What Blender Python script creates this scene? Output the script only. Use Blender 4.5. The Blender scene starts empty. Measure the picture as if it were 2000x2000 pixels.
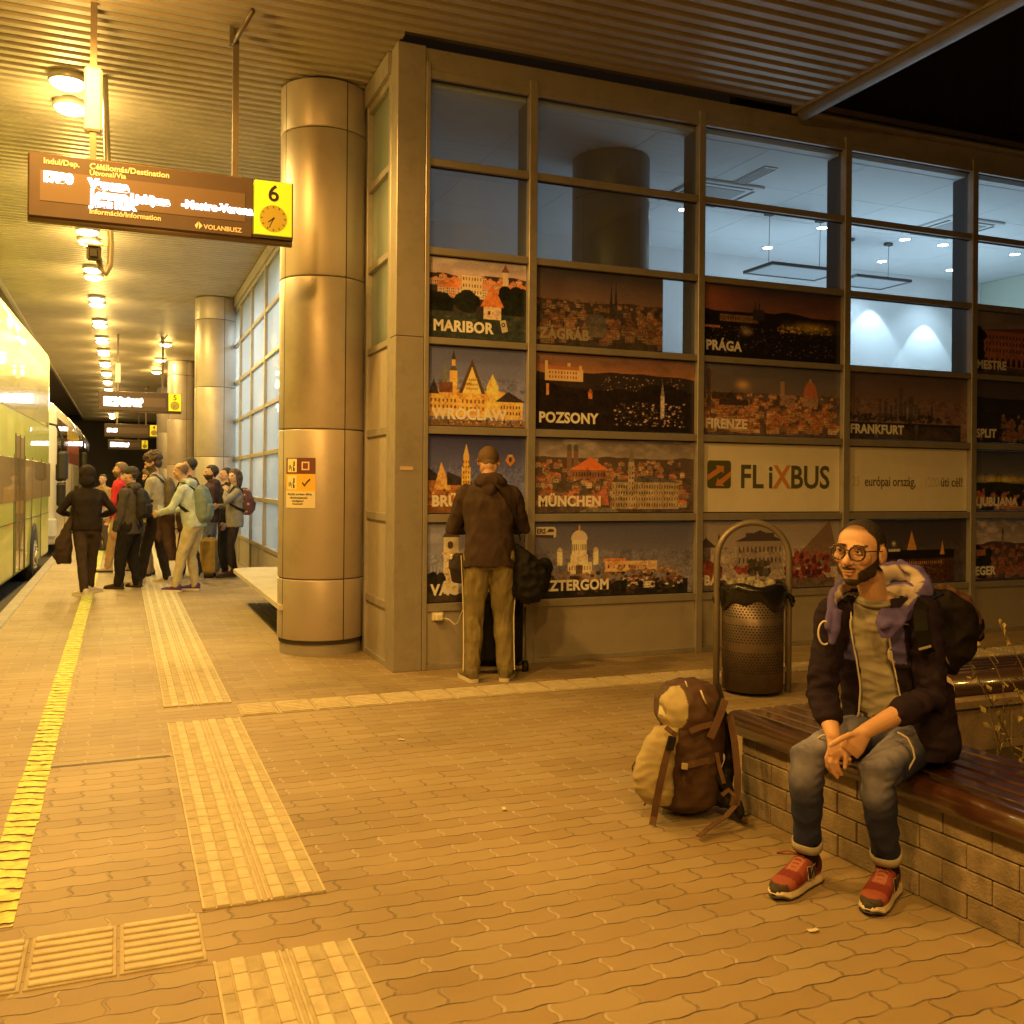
import bpy, bmesh, math, random
import numpy as np
from mathutils import Vector, Matrix, noise
random.seed(7); RNG = np.random.default_rng(11)
C = bpy.context.scene.collection
PI = math.pi
# ------------------------------------------------------------------ camera, world, exposure
cam = bpy.data.cameras.new('camera'); camo = bpy.data.objects.new('camera', cam); C.objects.link(camo)
bpy.context.scene.camera = camo
CF, CYAW, CROLL, CY = 1885.52, .3851, .0083, 944.37
cam.sensor_width = 36.0; cam.sensor_height = 36.0; cam.sensor_fit = 'HORIZONTAL'
cam.lens = CF / 2000 * 36
cam.shift_x = 0.0; cam.shift_y = (CY - 1000) / 2000
cam.clip_start = .05; cam.clip_end = 600
_f = Vector((math.sin(CYAW), math.cos(CYAW), 0)); _r = Vector((math.cos(CYAW), -math.sin(CYAW), 0)); _u = Vector((0, 0, 1))
_R = _r * math.cos(CROLL) + _u * math.sin(CROLL); _U = _u * math.cos(CROLL) - _r * math.sin(CROLL)
M = Matrix((( _R.x, _U.x, -_f.x, 0), (_R.y, _U.y, -_f.y, 0), (_R.z, _U.z, -_f.z, 1.5), (0, 0, 0, 1)))
camo.matrix_world = M
sc = bpy.context.scene
world = bpy.data.worlds.new('World'); sc.world = world; world.use_nodes = True
bg = world.node_tree.nodes['Background']; bg.inputs[0].default_value = (.55, .30, .14, 1); bg.inputs[1].default_value = .012
sc.view_settings.view_transform = 'Standard'; sc.view_settings.look = 'None'
sc.view_settings.exposure = 0.0; sc.view_settings.gamma = 1.0
SODIUM = (1.0, .505, .098); SODIUM_FAR = (1.0, .64, .17); COOL = (.72, .90, 1.0)

def lamp(name, kind, loc, energy, color, radius=.1, rot=None, **kw):
    l = bpy.data.lights.new(name, kind); l.energy = energy; l.color = color
    if kind in ('POINT', 'SPOT'): l.shadow_soft_size = radius
    for k, v in kw.items(): setattr(l, k, v)
    o = bpy.data.objects.new(name, l); o.location = loc
    if rot: o.rotation_euler = rot
    C.objects.link(o); return o

# ------------------------------------------------------------------ materials
def nodes(m):
    m.use_nodes = True; nt = m.node_tree; return nt, nt.nodes, nt.links
def mat(name, col, rough=.6, metal=0., var=0., vscale=8., bump=0., bscale=60., coat=0., emit=None, estr=0., spec=.5, stretch=None, dirt=0., dscale=2.5):
    m = bpy.data.materials.new(name); nt, N, L = nodes(m); b = N['Principled BSDF']
    b.inputs['Base Color'].default_value = (*col, 1); b.inputs['Roughness'].default_value = rough
    b.inputs['Metallic'].default_value = metal; b.inputs['Coat Weight'].default_value = coat
    b.inputs['Specular IOR Level'].default_value = spec
    if emit: b.inputs['Emission Color'].default_value = (*emit, 1); b.inputs['Emission Strength'].default_value = estr
    tc = N.new('ShaderNodeTexCoord'); src = tc.outputs['Object']
    if stretch:
        mp = N.new('ShaderNodeMapping'); mp.inputs['Scale'].default_value = stretch; L.new(src, mp.inputs[0]); src = mp.outputs[0]
    last = None
    if var > 0:
        n = N.new('ShaderNodeTexNoise'); n.inputs['Scale'].default_value = vscale; n.inputs['Detail'].default_value = 5; L.new(src, n.inputs['Vector'])
        hs = N.new('ShaderNodeHueSaturation'); hs.inputs['Color'].default_value = (*col, 1)
        mr = N.new('ShaderNodeMapRange'); mr.inputs[1].default_value = .25; mr.inputs[2].default_value = .75
        mr.inputs[3].default_value = 1 - var; mr.inputs[4].default_value = 1 + var
        L.new(n.outputs[0], mr.inputs[0]); L.new(mr.outputs[0], hs.inputs['Value']); last = hs.outputs[0]
    if dirt > 0:
        n = N.new('ShaderNodeTexNoise'); n.inputs['Scale'].default_value = dscale; n.inputs['Detail'].default_value = 8; n.inputs['Roughness'].default_value = .7; L.new(src, n.inputs['Vector'])
        mr = N.new('ShaderNodeMapRange'); mr.inputs[1].default_value = .48; mr.inputs[2].default_value = .7; mr.inputs[3].default_value = 0; mr.inputs[4].default_value = dirt
        L.new(n.outputs[0], mr.inputs[0])
        mx = N.new('ShaderNodeMix'); mx.data_type = 'RGBA'; L.new(mr.outputs[0], mx.inputs[0])
        if last: L.new(last, mx.inputs[6])
        else: mx.inputs[6].default_value = (*col, 1)
        mx.inputs[7].default_value = (col[0]*.35, col[1]*.33, col[2]*.3, 1); last = mx.outputs[2]
        rr = N.new('ShaderNodeMapRange'); rr.inputs[3].default_value = rough; rr.inputs[4].default_value = min(1, rough + .25); L.new(mr.outputs[0], rr.inputs[0]); L.new(rr.outputs[0], b.inputs['Roughness'])
    if last: L.new(last, b.inputs['Base Color'])
    if bump > 0:
        n = N.new('ShaderNodeTexNoise'); n.inputs['Scale'].default_value = bscale; n.inputs['Detail'].default_value = 4; L.new(src, n.inputs['Vector'])
        bp = N.new('ShaderNodeBump'); bp.inputs['Strength'].default_value = bump; bp.inputs['Distance'].default_value = .01
        L.new(n.outputs[0], bp.inputs['Height']); L.new(bp.outputs[0], b.inputs['Normal'])
    return m
def vmat(name, rough=.5, spec=.5, coat=0., bump=0., bscale=200., layer='Col', sss=0., sheen=0.):
    """colour from the mesh's own painted colour attribute (prints, skin, fabric panels)"""
    m = bpy.data.materials.new(name); nt, N, L = nodes(m); b = N['Principled BSDF']
    a = N.new('ShaderNodeVertexColor'); a.layer_name = layer; L.new(a.outputs[0], b.inputs['Base Color'])
    b.inputs['Roughness'].default_value = rough; b.inputs['Specular IOR Level'].default_value = spec; b.inputs['Coat Weight'].default_value = coat
    b.inputs['Subsurface Weight'].default_value = sss; b.inputs['Subsurface Radius'].default_value = (.01, .004, .002)
    b.inputs['Sheen Weight'].default_value = sheen
    if bump:
        tc = N.new('ShaderNodeTexCoord'); n = N.new('ShaderNodeTexNoise'); n.inputs['Scale'].default_value = bscale; n.inputs['Detail'].default_value = 3
        L.new(tc.outputs['Object'], n.inputs['Vector']); bp = N.new('ShaderNodeBump'); bp.inputs['Strength'].default_value = bump; bp.inputs['Distance'].default_value = .004
        L.new(n.outputs[0], bp.inputs['Height']); L.new(bp.outputs[0], b.inputs['Normal'])
    return m
def glass(name, tint=(.9, .95, 1.), refl=.10, rough=.02, haze=None, hz=0.):
    m = bpy.data.materials.new(name); nt, N, L = nodes(m); N.remove(N['Principled BSDF']); out = N['Material Output']
    t = N.new('ShaderNodeBsdfTransparent'); t.inputs[0].default_value = (*tint, 1)
    g = N.new('ShaderNodeBsdfGlossy'); g.inputs['Roughness'].default_value = rough
    lw = N.new('ShaderNodeLayerWeight'); lw.inputs[0].default_value = .5
    pw = N.new('ShaderNodeMath'); pw.operation = 'POWER'; L.new(lw.outputs['Facing'], pw.inputs[0]); pw.inputs[1].default_value = 5
    fr = N.new('ShaderNodeMath'); fr.operation = 'MULTIPLY_ADD'; L.new(pw.outputs[0], fr.inputs[0]); fr.inputs[1].default_value = .85; fr.inputs[2].default_value = .045
    mx = N.new('ShaderNodeMixShader'); L.new(fr.outputs[0], mx.inputs[0]); L.new(t.outputs[0], mx.inputs[1]); L.new(g.outputs[0], mx.inputs[2])
    last = mx.outputs[0]
    if haze:
        d = N.new('ShaderNodeBsdfTranslucent' if hz > .1 else 'ShaderNodeBsdfDiffuse'); d.inputs[0].default_value = (*haze, 1); m2 = N.new('ShaderNodeMixShader'); m2.inputs[0].default_value = hz
        L.new(last, m2.inputs[1]); L.new(d.outputs[0], m2.inputs[2]); last = m2.outputs[0]
    L.new(last, out.inputs[0]); return m
def emis(name, col, s):
    m = bpy.data.materials.new(name); nt, N, L = nodes(m); N.remove(N['Principled BSDF']); e = N.new('ShaderNodeEmission')
    e.inputs[0].default_value = (*col, 1); e.inputs[1].default_value = s; L.new(e.outputs[0], N['Material Output'].inputs[0]); return m

# ------------------------------------------------------------------ objects
def tag(o, label=None, cat=None, group=None, kind=None):
    if label: o['label'] = label
    if cat: o['category'] = cat
    if group: o['group'] = group
    if kind: o['kind'] = kind
    return o
def empty(name, loc=(0, 0, 0), rz=0., label=None, cat=None, group=None):
    o = bpy.data.objects.new(name, None); o.location = loc; o.rotation_euler = (0, 0, rz); o.empty_display_size = .1
    C.objects.link(o); return tag(o, label, cat, group)
def children(o): return [c for c in bpy.data.objects if c.parent == o]
def copy_tree(o, parent=None):
    c = o.copy(); C.objects.link(c)
    if parent: c.parent = parent
    for ch in children(o): copy_tree(ch, c)
    return c
class MB:
    """collects shapes, builds one mesh object (several material slots)"""
    def __init__(s): s.bm = bmesh.new(); s.mats = []; s.cur = 0; s.lay = s.bm.faces.layers.int.new('done')
    def m(s, material):
        if material not in s.mats: s.mats.append(material)
        s.cur = s.mats.index(material); return s
    def _done(s, n0, smooth=False):
        for f in (n0 if isinstance(n0, list) else s.bm.faces):
            if not f[s.lay]: f.material_index = s.cur; f.smooth = smooth; f[s.lay] = 1
    def face(s, pts):
        n = len(s.bm.faces); s.bm.faces.new([s.bm.verts.new(p) for p in pts]); s._done(n); return s
    def box(s, a, b, bev=0., rot=None, at=None):
        n = len(s.bm.faces); x0, y0, z0 = [min(i, j) for i, j in zip(a, b)]; x1, y1, z1 = [max(i, j) for i, j in zip(a, b)]
        e = max(0., min(bev, (x1-x0)/2.01, (y1-y0)/2.01, (z1-z0)/2.01)); lo, hi = (x0, y0, z0), (x1, y1, z1); F = []
        o = Vector(at if at else ((x0+x1)/2, (y0+y1)/2, (z0+z1)/2))
        def V(p): p = Vector(p); return s.bm.verts.new(o + rot @ (p - o) if rot is not None else p)
        S = [(i, j, k) for i in (0, 1) for j in (0, 1) for k in (0, 1)]
        def pt(c, ax):
            return [ (hi if c[q] else lo)[q] + (0 if q == ax else (-e if c[q] else e)) for q in range(3)]
        if e <= 0:
            vv = {c: V([(hi if c[q] else lo)[q] for q in range(3)]) for c in S}; g = lambda c, ax: vv[c]
        else:
            vv = {(c, ax): V(pt(c, ax)) for c in S for ax in range(3)}; g = lambda c, ax: vv[(c, ax)]
        for ax in range(3):
            u, w = (ax+1) % 3, (ax+2) % 3
            for sd in (0, 1):
                q = []
                for cu, cw in ((0, 0), (1, 0), (1, 1), (0, 1)):
                    c = [0, 0, 0]; c[ax] = sd; c[u] = cu; c[w] = cw; q.append(g(tuple(c), ax))
                F.append(s.bm.faces.new(q if sd else q[::-1]))
        if e > 0:
            cen = Vector(((x0+x1)/2, (y0+y1)/2, (z0+z1)/2)); cen = o + rot @ (cen-o) if rot is not None else cen
            def add(q):
                f = s.bm.faces.new(q); f.normal_update()
                if f.normal.dot(f.calc_center_median()-cen) < 0: f.normal_flip()
                F.append(f)
            for ax in range(3):
                u, w = (ax+1) % 3, (ax+2) % 3
                for cu in (0, 1):
                    for cw in (0, 1):
                        c0 = [0, 0, 0]; c0[u] = cu; c0[w] = cw; c1 = list(c0); c1[ax] = 1; c0, c1 = tuple(c0), tuple(c1)
                        add([g(c0, u), g(c1, u), g(c1, w), g(c0, w)])
            for c in S: add([g(c, 0), g(c, 1), g(c, 2)])
        s._done(F); return s
    def tube(s, pts, r, seg=10, caps=True, smooth=True, closed=False):
        """round tube through points, r scalar or list; parallel transported frame"""
        n = len(s.bm.faces); pts = [Vector(p) for p in pts]; k = len(pts)
        if not hasattr(r, '__len__'): r = [r]*k
        T = []
        for i in range(k):
            a = pts[(i-1) % k] if closed else pts[max(i-1, 0)]; b = pts[(i+1) % k] if closed else pts[min(i+1, k-1)]
            d = b - a; T.append(d.normalized() if d.length > 1e-9 else Vector((0, 0, 1)))
        u = T[0].orthogonal().normalized(); rings = []
        for i in range(k):
            u = (u - T[i]*u.dot(T[i])).normalized(); w = T[i].cross(u)
            rings.append([s.bm.verts.new(pts[i] + (u*math.cos(2*PI*j/seg) + w*math.sin(2*PI*j/seg))*r[i]) for j in range(seg)])
        for i in range(k if closed else k-1):
            A, B = rings[i], rings[(i+1) % k]
            for j in range(seg): s.bm.faces.new((A[j], A[(j+1) % seg], B[(j+1) % seg], B[j]))
        if caps and not closed:
            s.bm.faces.new(rings[0][::-1]); s.bm.faces.new(rings[-1])
        s._done(n, smooth); return s
    def rtube(s, pts, r, seg=10):
        """tube with rounded ends (for organic unions)"""
        pts = [Vector(p) for p in pts]; r = list(r) if hasattr(r, '__len__') else [r]*len(pts)
        d0 = (pts[0]-pts[1]).normalized(); d1 = (pts[-1]-pts[-2]).normalized()
        P = [pts[0]+d0*r[0]*f for f in (.97, .8, .5)]; Rr = [r[0]*f for f in (.22, .58, .86)]
        Q = [pts[-1]+d1*r[-1]*f for f in (.5, .8, .97)]; Rq = [r[-1]*f for f in (.86, .58, .22)]
        return s.tube(P+pts+Q, Rr+r+Rq, seg)
    def cyl(s, c, r, z0, z1, seg=24, r2=None, caps=True, smooth=True):
        return s.tube([(c[0], c[1], z0), (c[0], c[1], z1)], [r, r2 if r2 is not None else r], seg, caps, smooth)
    def lathe(s, c, prof, seg=32, a0=0., a1=2*PI, smooth=True, cap=False):
        n = len(s.bm.faces); full = abs(a1-a0-2*PI) < 1e-6; ns = seg if full else seg+1
        R = [[s.bm.verts.new((c[0]+r*math.cos(a0+(a1-a0)*j/seg), c[1]+r*math.sin(a0+(a1-a0)*j/seg), c[2]+z)) for j in range(ns)] for r, z in prof]
        for A, B in zip(R[:-1], R[1:]):
            for j in range(seg): s.bm.faces.new((A[j], A[(j+1) % ns], B[(j+1) % ns], B[j]))
        if cap: s.bm.faces.new(R[0][::-1]); s.bm.faces.new(R[-1])
        s._done(n, smooth); return s
    def loft(s, secs, seg=20, smooth=True, p=2., caps=True):
        """secs: (centre, vec a, vec b): closed superelliptic loft"""
        n = len(s.bm.faces); R = []
        for c, a, b in secs:
            c, a, b = Vector(c), Vector(a), Vector(b); ring = []
            for j in range(seg):
                t = 2*PI*j/seg; ca, sa = math.cos(t), math.sin(t)
                ring.append(s.bm.verts.new(c + a*(math.copysign(abs(ca)**(2/p), ca)) + b*(math.copysign(abs(sa)**(2/p), sa))))
            R.append(ring)
        for A, B in zip(R[:-1], R[1:]):
            for j in range(seg): s.bm.faces.new((A[j], A[(j+1) % seg], B[(j+1) % seg], B[j]))
        if caps:
            for ring, rev in ((R[0], True), (R[-1], False)):
                cc = s.bm.verts.new(sum((v.co for v in ring), Vector())/seg)
                for j in range(seg):
                    q = (ring[(j+1) % seg], ring[j], cc) if rev else (ring[j], ring[(j+1) % seg], cc); s.bm.faces.new(q)
        s._done(n, smooth); return s
    def ell(s, c, r, rot=None, seg=16):
        n = len(s.bm.faces); m = Matrix.Translation(Vector(c)) @ ((rot.to_4x4() if rot else Matrix.Identity(4))) @ Matrix.Diagonal((*r, 1))
        bmesh.ops.create_uvsphere(s.bm, u_segments=seg, v_segments=max(6, seg//2+2), radius=1., matrix=m); s._done(n, True); return s
    def ribbon(s, pts, w, nrm, th=.002):
        """flat strap through pts: w width, nrm list or vector giving face normal"""
        n = len(s.bm.faces); pts = [Vector(p) for p in pts]; k = len(pts); R = []
        for i in range(k):
            d = (pts[min(i+1, k-1)]-pts[max(i-1, 0)]).normalized(); nn = Vector(nrm[i] if isinstance(nrm, list) else nrm); nn = (nn-d*nn.dot(d)).normalized(); sd = d.cross(nn)
            ww = w[i] if hasattr(w, '__len__') else w
            R.append([s.bm.verts.new(pts[i]+sd*sx*ww/2+nn*sn*th/2) for sx, sn in ((1, 1), (-1, 1), (-1, -1), (1, -1))])
        for A, B in zip(R[:-1], R[1:]):
            for j in range(4): s.bm.faces.new((A[j], A[(j+1) % 4], B[(j+1) % 4], B[j]))
        s.bm.faces.new(R[0][::-1]); s.bm.faces.new(R[-1]); s._done(n); return s
    def poly(s, pts, z=(0, 0, 1), th=0.):
        """flat polygon (list of 3D points), optional thickness along z"""
        n = len(s.bm.faces); vs = [s.bm.verts.new(p) for p in pts]; f = s.bm.faces.new(vs)
        if th:
            r = bmesh.ops.extrude_face_region(s.bm, geom=[f])
            for v in [g for g in r['geom'] if isinstance(g, bmesh.types.BMVert)]: v.co += Vector(z)*th
        s._done(n); return s
    def build(s, name, material=None, parent=None, loc=None, rz=0., label=None, cat=None, group=None, kind=None, normals=True, smooth=None):
        if normals: bmesh.ops.recalc_face_normals(s.bm, faces=s.bm.faces)
        me = bpy.data.meshes.new(name); s.bm.to_mesh(me); s.bm.free()
        for mm in (s.mats or [material]): me.materials.append(mm)
        if smooth is not None:
            me.polygons.foreach_set('use_smooth', [smooth]*len(me.polygons))
        o = bpy.data.objects.new(name, me); C.objects.link(o)
        if parent: o.parent = parent
        if loc: o.location = loc
        o.rotation_euler = (0, 0, rz)
        return tag(o, label, cat, group, kind)
def organic(mb, voxel, smooth=2, keep=None):
    """voxel union of everything in mb -> one smooth continuous mesh datablock"""
    me = bpy.data.meshes.new('tmp'); bmesh.ops.recalc_face_normals(mb.bm, faces=mb.bm.faces); mb.bm.to_mesh(me); mb.bm.free()
    o = bpy.data.objects.new('tmp', me); C.objects.link(o)
    r = o.modifiers.new('r', 'REMESH'); r.mode = 'VOXEL'; r.voxel_size = voxel; r.use_smooth_shade = True
    if smooth:
        k = o.modifiers.new('s', 'SMOOTH'); k.iterations = smooth; k.factor = .5
    dg = bpy.context.evaluated_depsgraph_get(); dg.update()
    out = bpy.data.meshes.new_from_object(o.evaluated_get(dg)); bpy.data.objects.remove(o); bpy.data.meshes.remove(me)
    out.polygons.foreach_set('use_smooth', [True]*len(out.polygons)); return out
def mco(me):
    a = np.empty(len(me.vertices)*3); me.vertices.foreach_get('co', a); return a.reshape(-1, 3)
def mno(me):
    a = np.empty(len(me.vertices)*3); me.vertices.foreach_get('normal', a); return a.reshape(-1, 3)
def setco(me, a): me.vertices.foreach_set('co', a.ravel()); me.update()
def paint(me, col, name='Col'):
    at = me.color_attributes.get(name) or me.color_attributes.new(name, 'FLOAT_COLOR', 'POINT')
    c = np.ones((len(me.vertices), 4)); c[:, :3] = col; at.data.foreach_set('color', c.ravel())
def nz(p, scale, off=0.):
    sx = scale if hasattr(scale, '__len__') else (scale,)*3
    return np.array([noise.noise(Vector((x*sx[0]+off, y*sx[1]+off*1.7, z*sx[2]-off))) for x, y, z in p])
def folds(me, amp, scale, off=0., ridge=True):
    p, n = mco(me), mno(me); v = nz(p, scale, off)
    if ridge: v = 1-2*np.abs(v)*1.6
    w = nz(p, [s*2.3 for s in (scale if hasattr(scale, '__len__') else (scale,)*3)], off+5)
    setco(me, p + n*((v*.75+w*.45)*amp)[:, None])
def mobj(name, me, material, parent=None, **kw):
    if material is not None:
        me.materials.clear(); me.materials.append(material)
    me.name = name; o = bpy.data.objects.new(name, me); C.objects.link(o)
    if parent: o.parent = parent
    return tag(o, **kw)
def skinpatch(me, mask, off, name, material, parent, jitter=0., jscale=300., edge=True):
    """a thin layer grown from the part of a surface where mask>0 (hair, beard, brows)"""
    p, n = mco(me), mno(me); idx = {}; verts = []; faces = []
    h = off*np.clip(mask, 0, 1)
    if jitter: h = h + jitter*np.clip(nz(p*1., jscale), -1, 1)*(np.clip(mask, 0, 1))
    q = p + n*h[:, None]
    for f in me.polygons:
        vs = list(f.vertices)
        if all(mask[v] > 0 for v in vs):
            faces.append([idx.setdefault(v, len(idx)) for v in vs])
    if not faces: return None
    order = sorted(idx, key=idx.get); m2 = bpy.data.meshes.new(name); m2.from_pydata([tuple(q[v]) for v in order], [], faces)
    m2.polygons.foreach_set('use_smooth', [True]*len(m2.polygons)); m2.update()
    return mobj(name, m2, material, parent)
def text(body, size, material, parent=None, name='lettering', loc=(0, 0, 0), rot=(PI/2, 0, 0), bold=0., ext=.0008, align='LEFT', sx=1., shear=0., label=None, space=1.):
    c = bpy.data.curves.new('t', 'FONT'); c.body = body; c.size = size; c.extrude = ext; c.offset = bold; c.align_x = align; c.shear = shear; c.space_character = space; c.resolution_u = 3
    o = bpy.data.objects.new('t', c); C.objects.link(o); dg = bpy.context.evaluated_depsgraph_get(); dg.update()
    me = bpy.data.meshes.new_from_object(o.evaluated_get(dg)); bpy.data.objects.remove(o); bpy.data.curves.remove(c)
    t = mobj(name, me, material, parent); t.location = loc; t.rotation_euler = rot; t.scale = (sx, 1, 1)
    if label: t['label'] = label
    return t
# ------------------------------------------------------------------ lamps under the platform canopy
ZC = 4.98
LAMP_Y = [-4.4, -1.6, 1.2, 4.0, 6.7, 9.47, 12.1, 14.85, 17.45, 20.2, 23.0, 25.7, 28.1, 30.9, 33.7, 36.6, 39.5, 42.4, 45.3, 48.2, 51.1, 54., 57.]
BRIGHT = 435.
def paver_material():
    m = bpy.data.materials.new('concrete_pavers'); nt, N, L = nodes(m); b = N['Principled BSDF']
    geo = N.new('ShaderNodeNewGeometry'); sp = N.new('ShaderNodeSeparateXYZ'); L.new(geo.outputs['Position'], sp.inputs[0])
    def mth(op, a, b=None, c=None, clamp=False):
        n = N.new('ShaderNodeMath'); n.operation = op; n.use_clamp = clamp
        for i, v in enumerate((a, b, c)):
            if v is None: continue
            if isinstance(v, (int, float)): n.inputs[i].default_value = v
            else: L.new(v, n.inputs[i])
        return n.outputs[0]
    PX, PY = .262, .0975
    dn = N.new('ShaderNodeTexNoise'); dn.inputs['Scale'].default_value = 1.1; dn.inputs['Detail'].default_value = 2; L.new(geo.outputs['Position'], dn.inputs['Vector'])
    wob = mth('MULTIPLY', mth('SUBTRACT', dn.outputs[0], .5), .05)
    dn2 = N.new('ShaderNodeTexNoise'); dn2.inputs['Scale'].default_value = 45; L.new(geo.outputs['Position'], dn2.inputs['Vector'])
    wob2 = mth('MULTIPLY', mth('SUBTRACT', dn2.outputs[0], .5), .006)
    x = mth('DIVIDE', sp.outputs[0], PX)
    wave = mth('MULTIPLY', mth('SINE', mth('MULTIPLY', x, 4*PI)), .048)
    y = mth('ADD', mth('ADD', mth('DIVIDE', mth('ADD', mth('ADD', sp.outputs[1], wob), wob2), PY), wave), 100.)
    row = mth('FLOOR', y); fy = mth('SUBTRACT', y, row)
    odd = mth('MULTIPLY', mth('MODULO', row, 2), .5)
    slant = mth('ADD', mth('MULTIPLY', mth('SINE', mth('MULTIPLY', mth('SUBTRACT', fy, .5), 2*PI)), .036), mth('MULTIPLY', fy, -.05))
    xs = mth('ADD', mth('ADD', mth('ADD', x, odd), slant), 100.13); col = mth('FLOOR', xs); fx = mth('SUBTRACT', xs, col)
    dy = mth('MULTIPLY', mth('MINIMUM', fy, mth('SUBTRACT', 1, fy)), PY)
    dx = mth('MULTIPLY', mth('MINIMUM', fx, mth('SUBTRACT', 1, fx)), PX)
    def ss(v, a, c):
        r = N.new('ShaderNodeMapRange'); r.interpolation_type = 'SMOOTHSTEP'; r.inputs[1].default_value = a; r.inputs[2].default_value = c; L.new(v, r.inputs[0]); return r.outputs[0]
    # joint depth differs from place to place, sand fills many of the short joints
    jn = N.new('ShaderNodeTexNoise'); jn.inputs['Scale'].default_value = 6.5; jn.inputs['Detail'].default_value = 4; L.new(geo.outputs['Position'], jn.inputs['Vector'])
    jam = ss(jn.outputs[0], .36, .60)
    my = ss(dy, .0008, .0044); mx = ss(dx, .003, .0085)
    cell = N.new('ShaderNodeCombineXYZ'); L.new(col, cell.inputs[0]); L.new(row, cell.inputs[1]); wn = N.new('ShaderNodeTexWhiteNoise'); L.new(cell.outputs[0], wn.inputs[0])
    big = N.new('ShaderNodeTexNoise'); big.inputs['Scale'].default_value = .9; big.inputs['Detail'].default_value = 6; L.new(geo.outputs['Position'], big.inputs['Vector'])
    fine = N.new('ShaderNodeTexNoise'); fine.inputs['Scale'].default_value = 260; fine.inputs['Detail'].default_value = 3; L.new(geo.outputs['Position'], fine.inputs['Vector'])
    val = mth('ADD', mth('ADD', mth('ADD', .24, mth('MULTIPLY', wn.outputs[0], .17)), mth('MULTIPLY', big.outputs[0], .78)), mth('MULTIPLY', fine.outputs[0], .34))
    base = N.new('ShaderNodeMix'); base.data_type = 'RGBA'; base.inputs[6].default_value = (.365, .268, .145, 1); base.inputs[7].default_value = (.35, .275, .165, 1); L.new(wn.outputs[0], base.inputs[0])
    hs = N.new('ShaderNodeHueSaturation'); L.new(base.outputs[2], hs.inputs['Color']); L.new(val, hs.inputs['Value'])
    j1 = N.new('ShaderNodeMix'); j1.data_type = 'RGBA'; jc = N.new('ShaderNodeMix'); jc.data_type = 'RGBA'; jc.inputs[6].default_value = (.11, .09, .07, 1); jc.inputs[7].default_value = (.50, .44, .36, 1)
    L.new(ss(dn.outputs[0], .44, .56), jc.inputs[0]); L.new(jc.outputs[2], j1.inputs[7])
    L.new(mth('MULTIPLY', mth('MULTIPLY', mth('SUBTRACT', 1, mx), ss(dn2.outputs[0], .32, .55)), .6), j1.inputs[0]); L.new(hs.outputs[0], j1.inputs[6])
    j2 = N.new('ShaderNodeMix'); j2.data_type = 'RGBA'; j2.inputs[7].default_value = (.075, .058, .04, 1)
    L.new(mth('MULTIPLY', mth('MULTIPLY', mth('SUBTRACT', 1, my), jam), .97), j2.inputs[0]); L.new(j1.outputs[2], j2.inputs[6])
    # dark chewing-gum and oil spots
    vo = N.new('ShaderNodeTexVoronoi'); vo.inputs['Scale'].default_value = 2.6; L.new(geo.outputs['Position'], vo.inputs['Vector'])
    sn = N.new('ShaderNodeTexNoise'); sn.inputs['Scale'].default_value = 25; L.new(geo.outputs['Position'], sn.inputs['Vector'])
    spot = mth('MULTIPLY', mth('SUBTRACT', 1, ss(mth('ADD', vo.outputs[0], mth('MULTIPLY', sn.outputs[0], .03)), .045, .065)), .5)
    j3 = N.new('ShaderNodeMix'); j3.data_type = 'RGBA'; j3.inputs[7].default_value = (.12, .10, .085, 1); L.new(spot, j3.inputs[0]); L.new(j2.outputs[2], j3.inputs[6])
    L.new(j3.outputs[2], b.inputs['Base Color']); b.inputs['Roughness'].default_value = .62; b.inputs['Specular IOR Level'].default_value = .4
    hgt = mth('ADD', mth('MINIMUM', my, mth('ADD', mth('MULTIPLY', mx, .5), .5)), mth('ADD', mth('MULTIPLY', fine.outputs[0], .12), mth('MULTIPLY', wn.outputs[0], .10)))
    bp = N.new('ShaderNodeBump'); bp.inputs['Strength'].default_value = .9; bp.inputs['Distance'].default_value = .004; L.new(hgt, bp.inputs['Height']); L.new(bp.outputs[0], b.inputs['Normal'])
    return m
M_PAVER = paver_material()
M_ASPH = mat('asphalt', (.06, .055, .05), .85, var=.25, vscale=12, bump=.5, bscale=150)
M_KERB = mat('kerb_stone', (.34, .31, .27), .75, var=.2, vscale=5, bump=.3, bscale=90)
M_CEIL = mat('corrugated_sheet', (.36, .32, .26), .48, metal=.30, var=.08, vscale=3, dirt=.25, dscale=1.2)
M_FRAME = mat('painted_aluminium', (.36, .33, .29), .40, metal=.35, var=.06, vscale=4, dirt=.30, dscale=5)
M_FRAMEI = mat('inner_frame_grey', (.045, .05, .06), .5)
M_PANEL = mat('beige_panel', (.35, .31, .26), .50, var=.08, vscale=3, dirt=.3, dscale=3)
M_BLACK = mat('black_gasket', (.012, .012, .012), .6)
M_STEEL = mat('dark_pole_steel', (.15, .12, .09), .45, metal=.5, var=.1)
M_YEL = mat('yellow_road_paint', (.66, .67, .17), .7, var=.3, vscale=20, dirt=.35, dscale=9)
M_TACT = mat('tactile_concrete', (.46, .40, .27), .75, var=.14, vscale=14, bump=.4, bscale=160, dirt=.3, dscale=4)
M_TACT2 = mat('tactile_rib', (.58, .51, .36), .7, var=.14, vscale=18, bump=.3, bscale=160, dirt=.3, dscale=6)

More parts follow.
